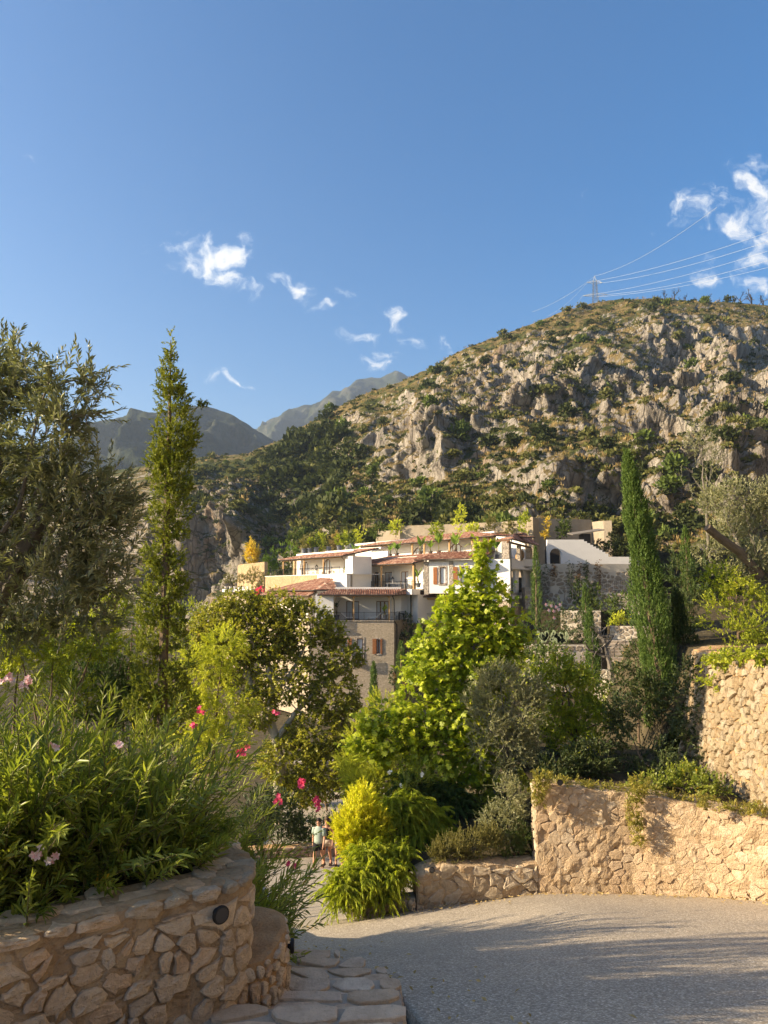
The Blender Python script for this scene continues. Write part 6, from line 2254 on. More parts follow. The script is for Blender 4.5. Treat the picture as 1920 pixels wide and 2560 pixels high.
tree('shrub', 'dark oleander with cream blossoms right of the leaning cypress', 'shrub', [pblob(1700, 1440, 44, 60, 18.5), pblob(1740, 1520, 50, 60, 18), pblob(1690, 1540, 40, 60, 18.4), pblob(1750, 1440, 40, 40, 18.6)], (xat(1720, 18.4), 18.4, -1.6), 480, 'lf_oleander_dark', trunk_r=.03, seed=94, tw=.42, nleaf=16, L=.12, Wd=.02, shape='long', spread=.9, up=.7, shell=.3, group='upper garden shrubs')
tree('shrub', 'dense green shrub under the sawn olive limb', 'shrub', [pblob(1780, 1380, 60, 40, 19), pblob(1840, 1430, 60, 40, 18.4), pblob(1900, 1470, 50, 40, 17.6)], (xat(1840, 18.4), 18.4, -1.4), 560, 'lf_olive_pale', trunk_r=.03, seed=95, tw=.3, nleaf=14, L=.07, Wd=.024, spread=1.0, up=.3, shell=.3, group='upper garden shrubs')
column_cypress('slim dark cypress between the leaning cypress and the pruned olive', 1722, 1480, 1712, 1320, 36, 22, 420, 96)

# ---- fallen leaves along the road walls and the gutter
fr2 = np.random.default_rng(123)
fx, fy = [], []
for u in np.abs(fr2.normal(0, 1, 260)):
    q = fr2.uniform(0, 6.5)
    x, y = (RF if q < 2 else MFc).xy(q if q < 2 else q - 2)
    fx.append(x + fr2.normal(0, .1))
    fy.append(y - .06 - abs(fr2.normal(0, .22)))
for _ in range(120):
    y = fr2.uniform(4.4, 12)
    fx.append(float(road_left(y)) + abs(fr2.normal(0, .5)) + .02)
    fy.append(y)
fx, fy = np.array(fx), np.array(fy)
fp = np.stack([fx, fy, road_z(fx, fy) + .022], -1)
n_ = len(fp)
ax_ = unit(np.stack([fr2.normal(size=n_), fr2.normal(size=n_), .15 * fr2.normal(size=n_)], -1))
leaf_obj('fallen_leaves', fp, ax_, np.tile([0, 0, 1.0], (n_, 1)) + .25 * fr2.normal(size=(n_, 3)), fr2.uniform(.03, .07, n_), fr2.uniform(.015, .04, n_), M['lf_straw'], None, 'oval', kind='stuff', label='scattered dry fallen leaves on the road edges')

# ------------------------------------------------------------------ hillside vegetation
hr = np.random.default_rng(77)


def shrub_mesh(name, mat, n, seed, flat=.75, L=.30, W=.2, lobes=7):
    r = np.random.default_rng(seed)
    bl = clumps((0, 0, .42), (.55, .55, .42 * flat), lobes, .55, r, low=-.35) + [(0, 0, .35, .5, .5, .35 * flat)]
    pos, out = blob_pts(bl, n, .55, r)
    ax = unit(out + r.normal(0, .6, out.shape) + np.array([0, 0, .3]))
    nr = unit(out + .5 * r.normal(size=out.shape))
    V, Fc, nv = leaves(pos, ax, nr, L * r.uniform(.6, 1.2, n), W * r.uniform(.6, 1.2, n), 'oval')
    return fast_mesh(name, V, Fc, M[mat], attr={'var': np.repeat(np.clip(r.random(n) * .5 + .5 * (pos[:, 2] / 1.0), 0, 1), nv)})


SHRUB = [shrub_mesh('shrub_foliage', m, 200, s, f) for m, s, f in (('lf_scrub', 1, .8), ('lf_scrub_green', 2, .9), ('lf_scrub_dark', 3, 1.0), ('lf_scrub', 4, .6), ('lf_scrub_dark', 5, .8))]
gx, gy = HILL_OK['px'], HILL_OK['py']
nzv = HN[..., 2]


def pick(n, w):
    w = np.clip(w, 0, None).ravel()
    w = w / w.sum()
    return hr.choice(len(w), n, p=w, replace=False)


def gauss(cx, cy, rx, ry):
    return np.exp(-((gx - cx) / rx) ** 2 - ((gy - cy) / ry) ** 2)


inview = (gx > 380) & (gx < 1935) & (gy < 1400)
n_s = fbm(HILL, 14, 3, 91)
wgt = inview * (0.10 + sstep(.1, .6, nzv) * .6 + 1.2 * np.clip(n_s, 0, 1) + 1.2 * gauss(790, 1190, 100, 150) + 1.0 * gauss(620, 1180, 170, 60) + .8 * gauss(1150, 1280, 260, 50) + .5 * gauss(480, 1260, 80, 120))
wgt *= (1 - .88 * HILL_OK['cliff'])
idx = pick(270, wgt * (1 + 2 * gauss(790, 1190, 100, 150)))
Pf, Nf, gxf, gyf = HILL.reshape(-1, 3), HN.reshape(-1, 3), gx.ravel(), gy.ravel()
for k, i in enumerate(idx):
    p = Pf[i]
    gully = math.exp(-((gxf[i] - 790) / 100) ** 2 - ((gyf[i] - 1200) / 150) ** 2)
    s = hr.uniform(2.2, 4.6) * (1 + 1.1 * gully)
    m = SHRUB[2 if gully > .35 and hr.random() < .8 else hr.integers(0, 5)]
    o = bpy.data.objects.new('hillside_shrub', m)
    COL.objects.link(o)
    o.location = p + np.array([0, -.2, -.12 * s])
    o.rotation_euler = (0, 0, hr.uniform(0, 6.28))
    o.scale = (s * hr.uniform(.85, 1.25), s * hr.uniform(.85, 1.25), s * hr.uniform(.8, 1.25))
    X_, Y_ = gxf[i], gyf[i]
    if gully > .3:
        lab = 'dark evergreen tree crowding the shaded gully left of the main cliff'
    elif X_ < 700:
        lab = 'green shrub on the left rock spur and its slope'
    elif Y_ > 1190 and X_ < 1300:
        lab = 'olive-green shrub on the grassy slope just above the villas'
    elif X_ < 1150:
        lab = 'shrub on the steep ridge below the far mountain peak'
    elif Y_ < 830:
        lab = 'shrub on the grassy crest near the pylon'
    elif Y_ > 1080:
        lab = 'shrub on the lower right cliff ledges behind the leaning cypress'
    else:
        lab = 'shrub among the pale crags of the upper right hillside'
    tag(o, lab, 'shrub', 'shrubs of the hillside, ' + lab.split(' ', 2)[-1])


def mass_of(name, n, weight, mat, smin, smax, per, L, W, shape, label, flat=.7, upright=.3, seed=0):
    r = np.random.default_rng(seed)
    ii = pick(n, weight)
    c = Pf[ii]
    s = r.uniform(smin, smax, n)
    d = rdirs(n * per, r).reshape(n, per, 3)
    d[..., 2] = np.abs(d[..., 2]) * flat
    pos = c[:, None] + d * (s[:, None, None] * r.uniform(.45, 1.0, (n, per, 1)) * .5)
    ax = unit(d + r.normal(0, .5, d.shape) + np.array([0, 0, upright]))
    nr = unit(d + r.normal(0, .5, d.shape))
    tone = np.clip(.6 * r.random((n, 1)) + .4 * r.random((n, per)), 0, 1)
    leaf_obj(name, pos.reshape(-1, 3), ax.reshape(-1, 3), nr.reshape(-1, 3), (L * s[:, None] * r.uniform(.6, 1.3, (n, per))).ravel(), (W * s[:, None] * r.uniform(.6, 1.3, (n, per))).ravel(), M[mat], None, shape, tone.ravel(), origin=(0, 0, 0), kind='stuff')
    tag(bpy.data.objects[-1] if False else COL.objects[-1], label)


mass_of('hillside_scrub', 2600, wgt, 'lf_scrub', .8, 2.4, 40, .36, .26, 'oval', 'low olive-green scrub covering the rocky hillside', seed=1)
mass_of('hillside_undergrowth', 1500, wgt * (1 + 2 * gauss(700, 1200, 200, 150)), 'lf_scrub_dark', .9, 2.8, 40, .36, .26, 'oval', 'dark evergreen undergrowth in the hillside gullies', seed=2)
wg = inview * (1 - .85 * HILL_OK['cliff']) * (sstep(.25, .6, nzv) * (.4 + np.clip(-n_s * 2, 0, 1)) + 1.2 * gauss(1180, 1270, 230, 22) + 1.3 * gauss(1430, 1090, 120, 16) + .8 * gauss(1600, 800, 260, 30) + .7 * gauss(1180, 950, 100, 40))
mass_of('dry_grass', 2200, wg, 'lf_straw', .7, 1.5, 16, .75, .05, 'lance', 'straw-coloured dry grass between the hillside rocks', flat=.4, upright=2.2, seed=3)

# bare burnt trees on the skyline
plain('bare_wood', (.09, .075, .065), .9, .3, 6.0)


def bare_tree(label, p, h, seed, group=None, spread=.55, mat='bare_wood', levels=3, name='bare_tree', r0=None, lean=(0, 0, 0)):
    r = np.random.default_rng(seed)
    e = empty(name, p, label=label, cat='tree', group=group)
    mb = MB()

    def grow(a, d, L, rad, lev):
        pts = limb(a, np.array(a) + d * L, 4, .12, r)
        mb.tube(pts, list(np.linspace(rad, rad * .55, 5)), 5 if lev > 2 else 3, cap=False)
        if lev == 0:
            return
        for _ in range(4 if lev > 1 else 3):
            t = r.uniform(.35, 1)
            q = np.array(pts[0]) + (np.array(pts[-1]) - np.array(pts[0])) * t
            nd = unit(d + spread * 1.3 * r.normal(size=3) + np.array([0, 0, .15]))
            grow(q, nd, L * r.uniform(.45, .7), rad * .52, lev - 1)

    r0 = r0 or h * .04
    grow(np.array(p), unit(np.array([0, 0, 1.0]) + np.array(lean) + .1 * r.normal(size=3)), h * .55, r0, levels)
    mb.build('branches', M[mat], e)
    return e


def hill_top(px):
    j = int(np.argmin(np.abs(hp - px)))
    return HILL[-1, j]


for q, (px, h) in enumerate([(1668, 9), (1690, 10.5), (1655, 7), (1720, 8), (1742, 7.5), (1775, 9), (1800, 7), (1825, 9.5), (1838, 8), (1862, 12), (1885, 14), (1912, 13), (1560, 5), (1590, 4.5), (1640, 6), (1705, 6.5)]):
    b = hill_top(px)
    bare_tree('leafless burnt tree standing on the right skyline', (b[0], b[1] + 3, b[2] - 1.2), h * .8, 300 + q, 'burnt trees on the skyline', levels=3, spread=.5)

# ------------------------------------------------------------------ pylon and lines
plain('galvanised', (.30, .33, .36), .55, .15, 4.0, metal=.3)
PY = 352.0
pb_, pt_ = at(1489, 765, PY), at(1487, 690, PY)
py = empty('pylon', pb_, label='lattice power pylon standing on the hilltop', cat='pylon')
H = pt_.z - pb_.z


def lattice(a, b, w0, w1, n, nm):
    a, b = Vector(a), Vector(b)
    mb = MB()
    lv = []
    for i in range(n + 1):
        t = i / n
        c, w = a + (b - a) * t, w0 + (w1 - w0) * t
        lv.append([c + Vector((sx * w, sy * w, 0)) for sx, sy in ((-1, -1), (1, -1), (1, 1), (-1, 1))])
    for i in range(n):
        for k in range(4):
            mb.tube([lv[i][k], lv[i + 1][k]], .11, 3)
            mb.tube([lv[i][k], lv[i + 1][(k + 1) % 4]], .06, 3)
            mb.tube([lv[i][(k + 1) % 4], lv[i + 1][k]], .06, 3)
            mb.tube([lv[i][k], lv[i][(k + 1) % 4]], .05, 3)
    return mb.build(nm, M['galvanised'], py)


lattice(pb_ - Vector((0, 0, 3)), pb_ + Vector((0, 0, H * .86)), 1.45, .75, 9, 'mast')
MB().tube([pb_ + Vector((.75, 0, H * .84)), pt_], .12, 4).tube([pb_ + Vector((-.75, 0, H * .84)), pt_], .12, 4).build('mast_head', M['galvanised'], py)
ARM = []
for f, w in ((.36, 5.6), (.78, 3.4)):
    z = pb_.z + H * f
    for sx in (-1, 1):
        tip = Vector((pb_.x + sx * w, PY - sx * w * .55, z + (.9 if sx < 0 else -.9)))
        mb = MB()
        for dz in (-.5, .9):
            for dyy in (-.7, .7):
                mb.tube([(pb_.x + sx * .8, PY + dyy, z + dz), tip], .09, 3)
        mb.build('cross_arm', M['galvanised'], py)
        ARM.append(tip)
plain('cable', (.42, .46, .50), .5, .05, 2.0)


def wire(p, q, sag, label):
    pts = []
    for i in range(41):
        t = i / 40
        v = p + (q - p) * t
        pts.append(v - Vector((0, 0, sag * 4 * t * (1 - t))))
    mb = MB().tube(pts, .05, 4)
    o = mb.build('power_line', M['cable'])
    tag(o, label, 'power line', 'lines strung from the hilltop pylon')


for tip, (rx, ry), lab in [(pt_, (1700, 570), 'faint topmost earth wire rising right from the pylon tip'), (ARM[2], (1925, 565), 'power line from the upper cross arm to the right edge'), (ARM[3], (1925, 588), 'second power line below the upper arm to the right edge'),
                           (ARM[0], (1925, 612), 'middle power line from the lower arm to the right edge'), (ARM[1], (1925, 636), 'fourth power line crossing just above the skyline trees'), (pb_ + Vector((0, 0, H * .3)), (1925, 655), 'lowest power line crossing behind the skyline trees')]:
    dY = 230.0
    q = at(rx, ry, PY - 120 if ry < 640 else PY - 90)
    wire(tip, Vector(tip) + (q - Vector(tip)) * 1.25, 3.0, lab)
for tip, (rx, ry), lab in [(pt_, (1330, 780), 'earth wire falling left behind the hilltop'), (ARM[2], (1370, 790), 'upper power line falling left behind the hill'), (ARM[0], (1385, 800), 'lower power line falling left behind the hill')]:
    q = at(rx, ry, PY + 60)
    wire(tip, q, 2.0, lab)

# ------------------------------------------------------------------ garden terraces right of the hotel
TG = 'garden terrace walls right of the hotel'


def terrace(label, pts, z0, z1, mat, size=None, cap=None, thick=.5, group=TG, name='terrace_wall', smat='stone_terr', keep=.92):
    f = Face(pts, 1)
    c = f.xy(f.L[-1] / 2)
    e = empty(name, (c[0], c[1], z0), label=label, cat='wall', group=group)
    wall_core('mortar', f, lambda u: z0, lambda u: z1, thick, M[mat], e, du=.6, nz=5, rough=.03, top_rough=.02)
    if size:
        face_stones(f, lambda u: z0, lambda u: z1 - (cap or 0), size, size * .2, .06, M[smat], e, asp=1.35, hi=False, keep=keep)
    return e, f


plain('mortar_pale', (.52, .47, .39), .95, .15, 1.0, .5, 10)
stone_mat('stone_terr', [(.30, .255, .20), (.38, .33, .26), (.27, .23, .18), (.44, .39, .31)], scale=5)
e, f = terrace('pale retaining wall with dark creepers hanging below the white stair wall', [(xat(1340, 92), 92), (xat(1374, 90), 90), (xat(1470, 90), 90), (xat(1600, 90.5), 90.5)], -3.0, 3.27, 'mortar_pale', .5, cap=.95)
bd = MB().prism([(xat(1340, 92), 92.2), (xat(1374, 90), 90.3), (xat(1600, 90.5), 90.8), (xat(1640, 100), 100), (xat(1340, 100), 100)], 2.6, 3.1)
bd.build('garden_terrace', M['soil'], kind='structure')
mr = np.random.default_rng(17)


def hanging(label, px, py0, py1, w, Y, n, seed, mat='lf_dark'):
    e = empty('hanging_creeper', at(px, py0, Y), label=label, cat='creeper', group='creepers on the pale retaining wall')
    bl = [pblob(px + mr.normal(0, 2), py0 + (py1 - py0) * k, w * (1 - .3 * k), 9, Y) for k in np.linspace(0, 1, 8)]
    crown(e, bl, n, mat, tw=.35, nleaf=8, L=.16, Wd=.09, shape='oval', spread=1.0, up=-.4, jit=.7, stem=None, seed=seed, name='foliage')


leaf_mat('lf_russet', (.07, .04, .02), (.15, .09, .035), None, trans=.2)
for q, (px, a, b, w, mt) in enumerate([(1362, 1415, 1480, 14, 'lf_dark'), (1385, 1412, 1445, 7, 'lf_russet'), (1425, 1408, 1465, 11, 'lf_dark'), (1448, 1410, 1455, 8, 'lf_russet'), (1464, 1410, 1440, 7, 'lf_dark'), (1498, 1408, 1466, 8, 'lf_russet'), (1574, 1412, 1462, 8, 'lf_dark')]):
    hanging('%s creeper trail on the pale retaining wall, %s from the left' % ('russet' if mt == 'lf_russet' else 'dark green', ('first', 'second', 'third', 'fourth', 'fifth', 'sixth', 'last')[q]), px, a, b, w, 89.8, 90, 400 + q, mt)
# white stair wall
ws = empty('stair_wall', (xat(1450, 96), 96, 3.1), label='white stepped stair wall with a dark arch beside the right wing', cat='wall')
WS = Frame((0, 96), (1, 0))
ax0, ax1 = xat(1377, 96), xat(1406, 96)
facade(WS, xat(1371, 96), xat(1456, 96), 2.6, 6.72, M['cool_render'], ws, [(ax0, ax1, 2.6, zat(1371, 96), True)], thick=.6)
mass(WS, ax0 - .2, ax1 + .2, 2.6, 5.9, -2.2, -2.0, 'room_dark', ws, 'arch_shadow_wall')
xs_ = np.linspace(1456, 1524, 10)
for i in range(9):
    z = zat(1349 + i * 4.4, 96)
    mass(WS, xat(xs_[i], 96) + .002, xat(xs_[i + 1], 96), 2.6, z, -.6, 0, 'cool_render', ws, 'stair_step')
mass(WS, xat(1524, 96) + .002, xat(1600, 96), 2.6, zat(1392, 96), -.6, 0, 'cool_render', ws, 'wall_end')
sh = empty('shelter', at(1468, 1352, 99), label='small dark shelter with a slanting board roof above the white stairs', cat='shelter')
mb = MB().prism([(xat(1461, 99), 99), (xat(1482, 99), 99.3), (xat(1482, 99), 101), (xat(1461, 99), 101)], zat(1358, 99), zat(1334, 99))
mb.build('hut', M['room_dark'], sh)
a_, b_ = at(1432, 1338, 98.5), at(1512, 1326, 98.5)
MB().add([a_, b_, b_ + Vector((0, 3, .4)), a_ + Vector((0, 3, .4)), a_ + Vector((0, 0, .12)), b_ + Vector((0, 0, .12)), b_ + Vector((0, 3, .52)), a_ + Vector((0, 3, .52))], [[0, 1, 2, 3], [7, 6, 5, 4], [0, 4, 5, 1], [1, 5, 6, 2], [2, 6, 7, 3], [3, 7, 4, 0]]).build('board_roof', M['bark_grey'], sh)
# concrete slope walls above
terrace('tall grey concrete wall cut into the cliff foot', [(xat(1336, 110), 110), (xat(1350, 112), 112), (xat(1484, 114), 114)], 4.0, zat(1296, 112), 'concrete_wall', thick=.8)
terrace('sunlit curved concrete wall joining the cliff behind the shelter', [(xat(1485, 114), 114), (xat(1512, 112), 112), (xat(1535, 111.5), 111.5)], 3.5, zat(1302, 112), 'concrete_wall', thick=.8)
terrace('long tan retaining wall behind the topmost villa', [(xat(1000, 122), 122), (xat(1120, 119), 119), (xat(1250, 115), 115), (xat(1342, 111), 111)], 2.0, zat(1308, 117), 'concrete_wall', thick=.6)
e, f = terrace('low grey stone wall on the slope above the left villa', [(xat(940, 127), 127), (xat(1003, 124), 124)], 3.0, zat(1326, 125), 'concrete_wall')

# lower garden levels
def level(name, poly, z):
    MB().prism(poly, z - 6, z).build(name, M['soil'], kind='structure')


def pp(px, Y):
    return (xat(px, Y), Y)


terrace('stone wall with pear cactus along its top', [pp(1300, 70), pp(1400, 69), pp(1485, 69)], -9.5, zat(1613, 69), 'mortar_pale', .45, keep=.8)
level('garden_terrace', [pp(1290, 70.4), pp(1400, 69.4), pp(1490, 69.4), pp(1560, 78), pp(1330, 78)], zat(1615, 69.4))
terrace('shaded stone wall behind the dark oleanders', [pp(1400, 79), pp(1440, 78.4), pp(1500, 78)], -6.5, zat(1527, 78.4), 'mortar_pale', .5)
level('garden_terrace', [pp(1350, 79.4), pp(1440, 78.8), pp(1500, 78.4), pp(1600, 89), pp(1350, 89)], zat(1528, 78.8))
terrace('stepped stone wall under the upper garden railing', [pp(1475, 86), pp(1500, 85.6), pp(1600, 85)], -4.5, zat(1484, 85.6), 'mortar_pale', .5)
terrace('shaded stone wall right of the bare tree', [pp(1522, 74.5), pp(1560, 74), pp(1640, 73)], -8.5, zat(1566, 74), 'mortar_pale', .45)
level('garden_terrace', [pp(1522, 75), pp(1640, 73.5), pp(1700, 85), pp(1500, 85)], zat(1567, 74.4))
terrace('low wall beside the garden steps', [pp(1470, 62), pp(1530, 61), pp(1640, 60)], -9.5, zat(1676, 61), 'mortar_pale', .45)
# garden steps between the railings
gs = empty('garden_steps', at(1540, 1690, 63), label='grey garden steps behind the bare tree', cat='steps')
for i in range(9):
    y0 = 62.0 + i * .75
    z = zat(1672, 62) + i * .24
    mb = MB().prism([pp(1512, y0), pp(1566, y0), pp(1566, y0 + .76), pp(1512, y0 + .76)], z - .5, z)
    mb.build('step', M['mortar_grey'], gs)
for lab, a, b, h in [('railing along the upper garden path', at(1497, 1484, 85.5), at(1562, 1476, 85), 1.25), ('short railing at the end of the pale retaining wall', at(1411, 1500, 85), at(1432, 1500, 84), 1.3),
                     ('railing on the right side of the garden steps', at(1505, 1688, 61.5), at(1565, 1640, 68), 1.5), ('railing on the left of the garden steps by the bare tree', at(1478, 1690, 61), at(1515, 1650, 66), 1.3)]:
    rl = empty('garden_railing', a, label='black iron ' + lab, cat='railing', group='black iron garden railings')
    railing([a, b], h, rl, gap=.22, post=2.2, name='bars')
# plants of the terraces
for lab, a in [('cypress at the corner of the right wing', (1343, 1570, 1338, 1368, 30, 80, 700)), ('cypress in front of the cactus wall', (1487, 1720, 1474, 1528, 40, 58, 900)), ('thin cypress behind the cactus wall', (1467, 1575, 1462, 1462, 22, 74, 420)),
               ('cypress against the foot of the stone villa', (936, 1815, 934, 1660, 28, 68, 600)), ('short cypress in the shaded corner of the stone villa', (1003, 1700, 1003, 1605, 34, 82, 400)), ('small cypress beside the stone villa downpipe', (998, 1800, 998, 1690, 22, 72, 300))]:
    column_cypress('small columnar ' + lab, *a[:4], a[4], a[5], a[6], 500 + a[6] + int(a[0]), tw=.5, L=.17, nleaf=10, mat='lf_cypress_b')


def bush(label, blobs, mat, n, seed, group, L=.18, W=.07, name='shrub', cat='shrub', flowers=None, petal='petal_pale', shape='oval', up=.4, tw=.6, base=None):
    B = np.array(blobs)
    c = B[:, :3].mean(0)
    zlo = (B[:, 2] - B[:, 5]).min()
    e = empty(name, (c[0], c[1], zlo), label=label, cat=cat, group=group)
    skeleton(e, (c[0], c[1], zlo - .4), blobs, .06, 'bark_brown', seed=seed, fork=.3)
    crown(e, blobs, n, mat, tw=tw, nleaf=12, L=L, Wd=W, shape=shape, spread=1.0, up=up, jit=.6, stem=None, shell=.35, seed=seed)
    for p in (flowers or []):
        bloom(p, e, petal, .22, np.random.default_rng(seed), 1)
    return e


TB = 'bushes on the garden terraces'
bush('dark oleander with pink blossoms beside the right wing garden pier', [pblob(1385, 1535, 45, 40, 76), pblob(1340, 1560, 40, 40, 75), pblob(1360, 1590, 50, 30, 74)], 'lf_oleander_dark', 420, 601, TB, L=.3, W=.07, flowers=[at(px, py, 74.5) for px, py in [(1365, 1512), (1378, 1515), (1390, 1518), (1396, 1524), (1372, 1526), (1384, 1528), (1385, 1545), (1400, 1512)]])
bush('dark shrub mass behind the pear cactus', [pblob(1430, 1560, 50, 44, 75), pblob(1465, 1590, 30, 30, 74), pblob(1420, 1590, 40, 26, 73)], 'lf_dark', 420, 602, TB, L=.3, W=.08)
bush('dark green tree in front of the pale retaining wall', [pblob(1455, 1480, 34, 34, 86), pblob(1485, 1490, 28, 34, 86), pblob(1470, 1510, 30, 24, 85)], 'lf_scrub_green', 420, 603, TB, L=.3, W=.12)
bush('spreading shaded shrub left of the leaning cypress', [pblob(1520, 1520, 44, 28, 80), pblob(1555, 1510, 40, 30, 80), pblob(1540, 1545, 34, 22, 78)], 'lf_scrub_green', 420, 604, TB, L=.28, W=.1)
bush('thin yellowing shrub touching the leaning cypress', [pblob(1555, 1545, 26, 12, 70), pblob(1540, 1556, 20, 10, 70)], 'lf_feather', 60, 605, TB, L=.26, W=.1)
bush('brown grass tuft at the foot of the leaning cypress', [pblob(1585, 1660, 28, 44, 55), pblob(1560, 1680, 20, 30, 55)], 'lf_straw', 160, 606, TB, L=.5, W=.04, shape='lance', up=1.6)
bush('mixed low bushes below the bare tree', [pblob(1520, 1740, 60, 36, 40), pblob(1450, 1700, 40, 30, 45), pblob(1580, 1760, 50, 40, 38)], 'lf_green', 420, 607, TB, L=.16, W=.07)
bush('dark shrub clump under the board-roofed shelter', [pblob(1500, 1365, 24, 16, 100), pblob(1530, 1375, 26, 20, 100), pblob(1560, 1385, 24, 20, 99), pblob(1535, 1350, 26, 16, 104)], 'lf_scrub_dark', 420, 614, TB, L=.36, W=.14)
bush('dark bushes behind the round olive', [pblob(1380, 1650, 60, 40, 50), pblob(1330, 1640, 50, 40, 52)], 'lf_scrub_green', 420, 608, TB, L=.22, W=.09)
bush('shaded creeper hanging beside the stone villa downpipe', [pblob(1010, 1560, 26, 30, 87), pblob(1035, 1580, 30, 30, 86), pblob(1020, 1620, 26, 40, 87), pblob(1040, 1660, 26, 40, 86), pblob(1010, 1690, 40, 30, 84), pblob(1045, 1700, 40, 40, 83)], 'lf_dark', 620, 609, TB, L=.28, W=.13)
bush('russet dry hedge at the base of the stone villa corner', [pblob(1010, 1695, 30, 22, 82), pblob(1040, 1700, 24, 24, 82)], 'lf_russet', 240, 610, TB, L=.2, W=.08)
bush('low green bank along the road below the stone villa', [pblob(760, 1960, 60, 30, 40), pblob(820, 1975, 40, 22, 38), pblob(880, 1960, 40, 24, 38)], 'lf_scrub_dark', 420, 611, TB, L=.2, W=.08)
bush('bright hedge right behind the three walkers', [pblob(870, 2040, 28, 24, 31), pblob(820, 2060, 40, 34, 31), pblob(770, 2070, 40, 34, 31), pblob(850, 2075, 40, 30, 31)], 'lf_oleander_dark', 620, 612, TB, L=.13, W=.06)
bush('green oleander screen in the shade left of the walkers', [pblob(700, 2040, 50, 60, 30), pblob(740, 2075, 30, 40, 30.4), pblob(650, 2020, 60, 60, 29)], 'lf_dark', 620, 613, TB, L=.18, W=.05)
e, f = terrace('curving grey kerb wall of the upper road behind the walkers', [pp(690, 43), pp(780, 42), pp(850, 42), pp(900, 44)], -13.2, zat(1990, 42), 'mortar_grey', .4, name='kerb_wall', group='kerb walls behind the walkers', smat='stone_flag')
e, f = terrace('pale wall behind the bare twigs below the plane tree', [pp(740, 56), pp(800, 56), pp(880, 57)], -16, zat(1905, 56), 'mortar_pale', .6, name='kerb_wall', group='kerb walls behind the walkers')
bare_tree('bare grey tree with pale twigs in front of the garden steps', at(1530, 1700, 57), 4.6, 41, spread=.75, mat='bark_grey', levels=3, name='bare_tree', r0=.26)
cg = empty('pear_cactus', at(1395, 1612, 69.6), label='row of pale green pear cactus pads along the terrace wall', cat='cactus')
cr_ = np.random.default_rng(6)
for i in range(34):
    p = at(1350 + cr_.uniform(0, 66), 1612 - cr_.uniform(0, 20), 69.8)
    ax = unit(np.array([cr_.normal(0, .5), 0, 1.0]))
    V, Fc = [], []
    c = np.array(p)
    mb = MB()
    rad = cr_.uniform(.16, .26)
    ring = []
    for t in range(10):
        a = 2 * math.pi * t / 10
        ring.append(c + rad * (1.35 * ax * (math.sin(a) + 1) + .62 * np.cross(ax, [0, 1.0, 0]) * math.cos(a)))
    fr_, bk_ = [q + np.array([0, -.05, 0]) for q in ring], [q + np.array([0, .05, 0]) for q in ring]
    mb.add([Vector(q) for q in fr_ + bk_], [list(range(10)), list(range(10, 20))[::-1]] + [[t, 10 + t, 10 + (t + 1) % 10, (t + 1) % 10] for t in range(10)])
    mb.build('pad', M['cactus_pad'], cg)

# ------------------------------------------------------------------ left of the hotel
bw = Face([pp(593, 122), pp(598, 119), pp(612, 117), pp(660, 112)], 1)
e = empty('curved_wall', (bw.p[2][0], bw.p[2][1], 2), label='sunlit rounded ochre wall under the golden shrub left of the villas', cat='wall')
wall_core('mortar', bw, lambda u: -1.0, lambda u: zat(1412, 118) + .02 * u, .6, M['rubble_ochre'], e, du=.6, nz=4, rough=.05)
bush('golden bamboo-like shrub on the rounded ochre wall', [pblob(628, 1390, 17, 20, 120), pblob(628, 1370, 10, 22, 120), pblob(640, 1385, 10, 20, 120)], 'lf_gold', 200, 620, 'plants left of the villas', L=.5, W=.12, shape='lance', up=1.2, tw=.9)
e = empty('umbrella_pine', at(700, 1440, 122), label='round bright green pine behind the left villa terrace', cat='pine')
pbs = [pblob(*q, 122) for q in [(715, 1372, 34, 22), (690, 1392, 34, 24), (735, 1395, 26, 24), (672, 1410, 22, 20), (710, 1410, 30, 24), (700, 1435, 30, 18)]]
skeleton(e, tuple(at(705, 1470, 122)), pbs, .2, 'bark_brown', seed=621)
crown(e, pbs, 900, 'lf_pine', tw=.9, nleaf=14, L=.42, Wd=.07, spread=.8, up=.9, stem=None, seed=622)
hd = 'potted olives on the ledge left of the villas'
lg = empty('planter_ledge', at(600, 1478, 112), label='curved pale ledge carrying a row of potted olives', cat='ledge')
MB().prism([pp(556, 118), pp(575, 113), pp(630, 110), pp(640, 113), pp(600, 120)], zat(1480, 112), zat(1473, 112)).build('slab', M['white_render'], lg)
MB().prism([pp(560, 118), pp(578, 114), pp(628, 111.5), pp(636, 114), pp(600, 120)], -12, zat(1480, 112) - .003).build('pier', M['rubble_grey'], lg)
pot_names = ('first', 'second', 'third', 'fourth', 'fifth', 'sixth', 'seventh')
for i, px in enumerate((565, 576, 587, 598, 609, 620, 631)):
    e = empty('potted_olive', at(px, 1474, 112.5), label='%s potted olive from the left on the curved ledge' % pot_names[i], cat='potted plant', group=hd)
    b = at(px, 1474, 112.5)
    MB().lathe(b, [(.16, 0), (.22, .45), (.24, .5)], 10).build('pot', M['linen'], e)
    MB().tube([b + Vector((0, 0, .45)), b + Vector((0, 0, 1.3))], .03, 5).build('trunk', M['bark_grey'], e)
    crown(e, [(b.x, b.y, b.z + 1.75, .5, .5, .75)], 60, 'lf_rosemary', tw=.45, nleaf=12, L=.18, Wd=.08, shape='oval', up=.4, stem=None, seed=630 + i)
bush('olive hedge behind the potted ledge', [pblob(650, 1450, 24, 24, 112), pblob(640, 1430, 24, 16, 114), pblob(655, 1475, 22, 16, 110)], 'lf_rosemary', 320, 640, 'plants left of the villas', L=.26, W=.1)
bush('magenta bougainvillea at the foot of the ochre villa base', [pblob(650, 1478, 10, 10, 106), pblob(645, 1485, 6, 8, 106)], 'petal_magenta', 60, 641, 'plants left of the villas', L=.22, W=.16)
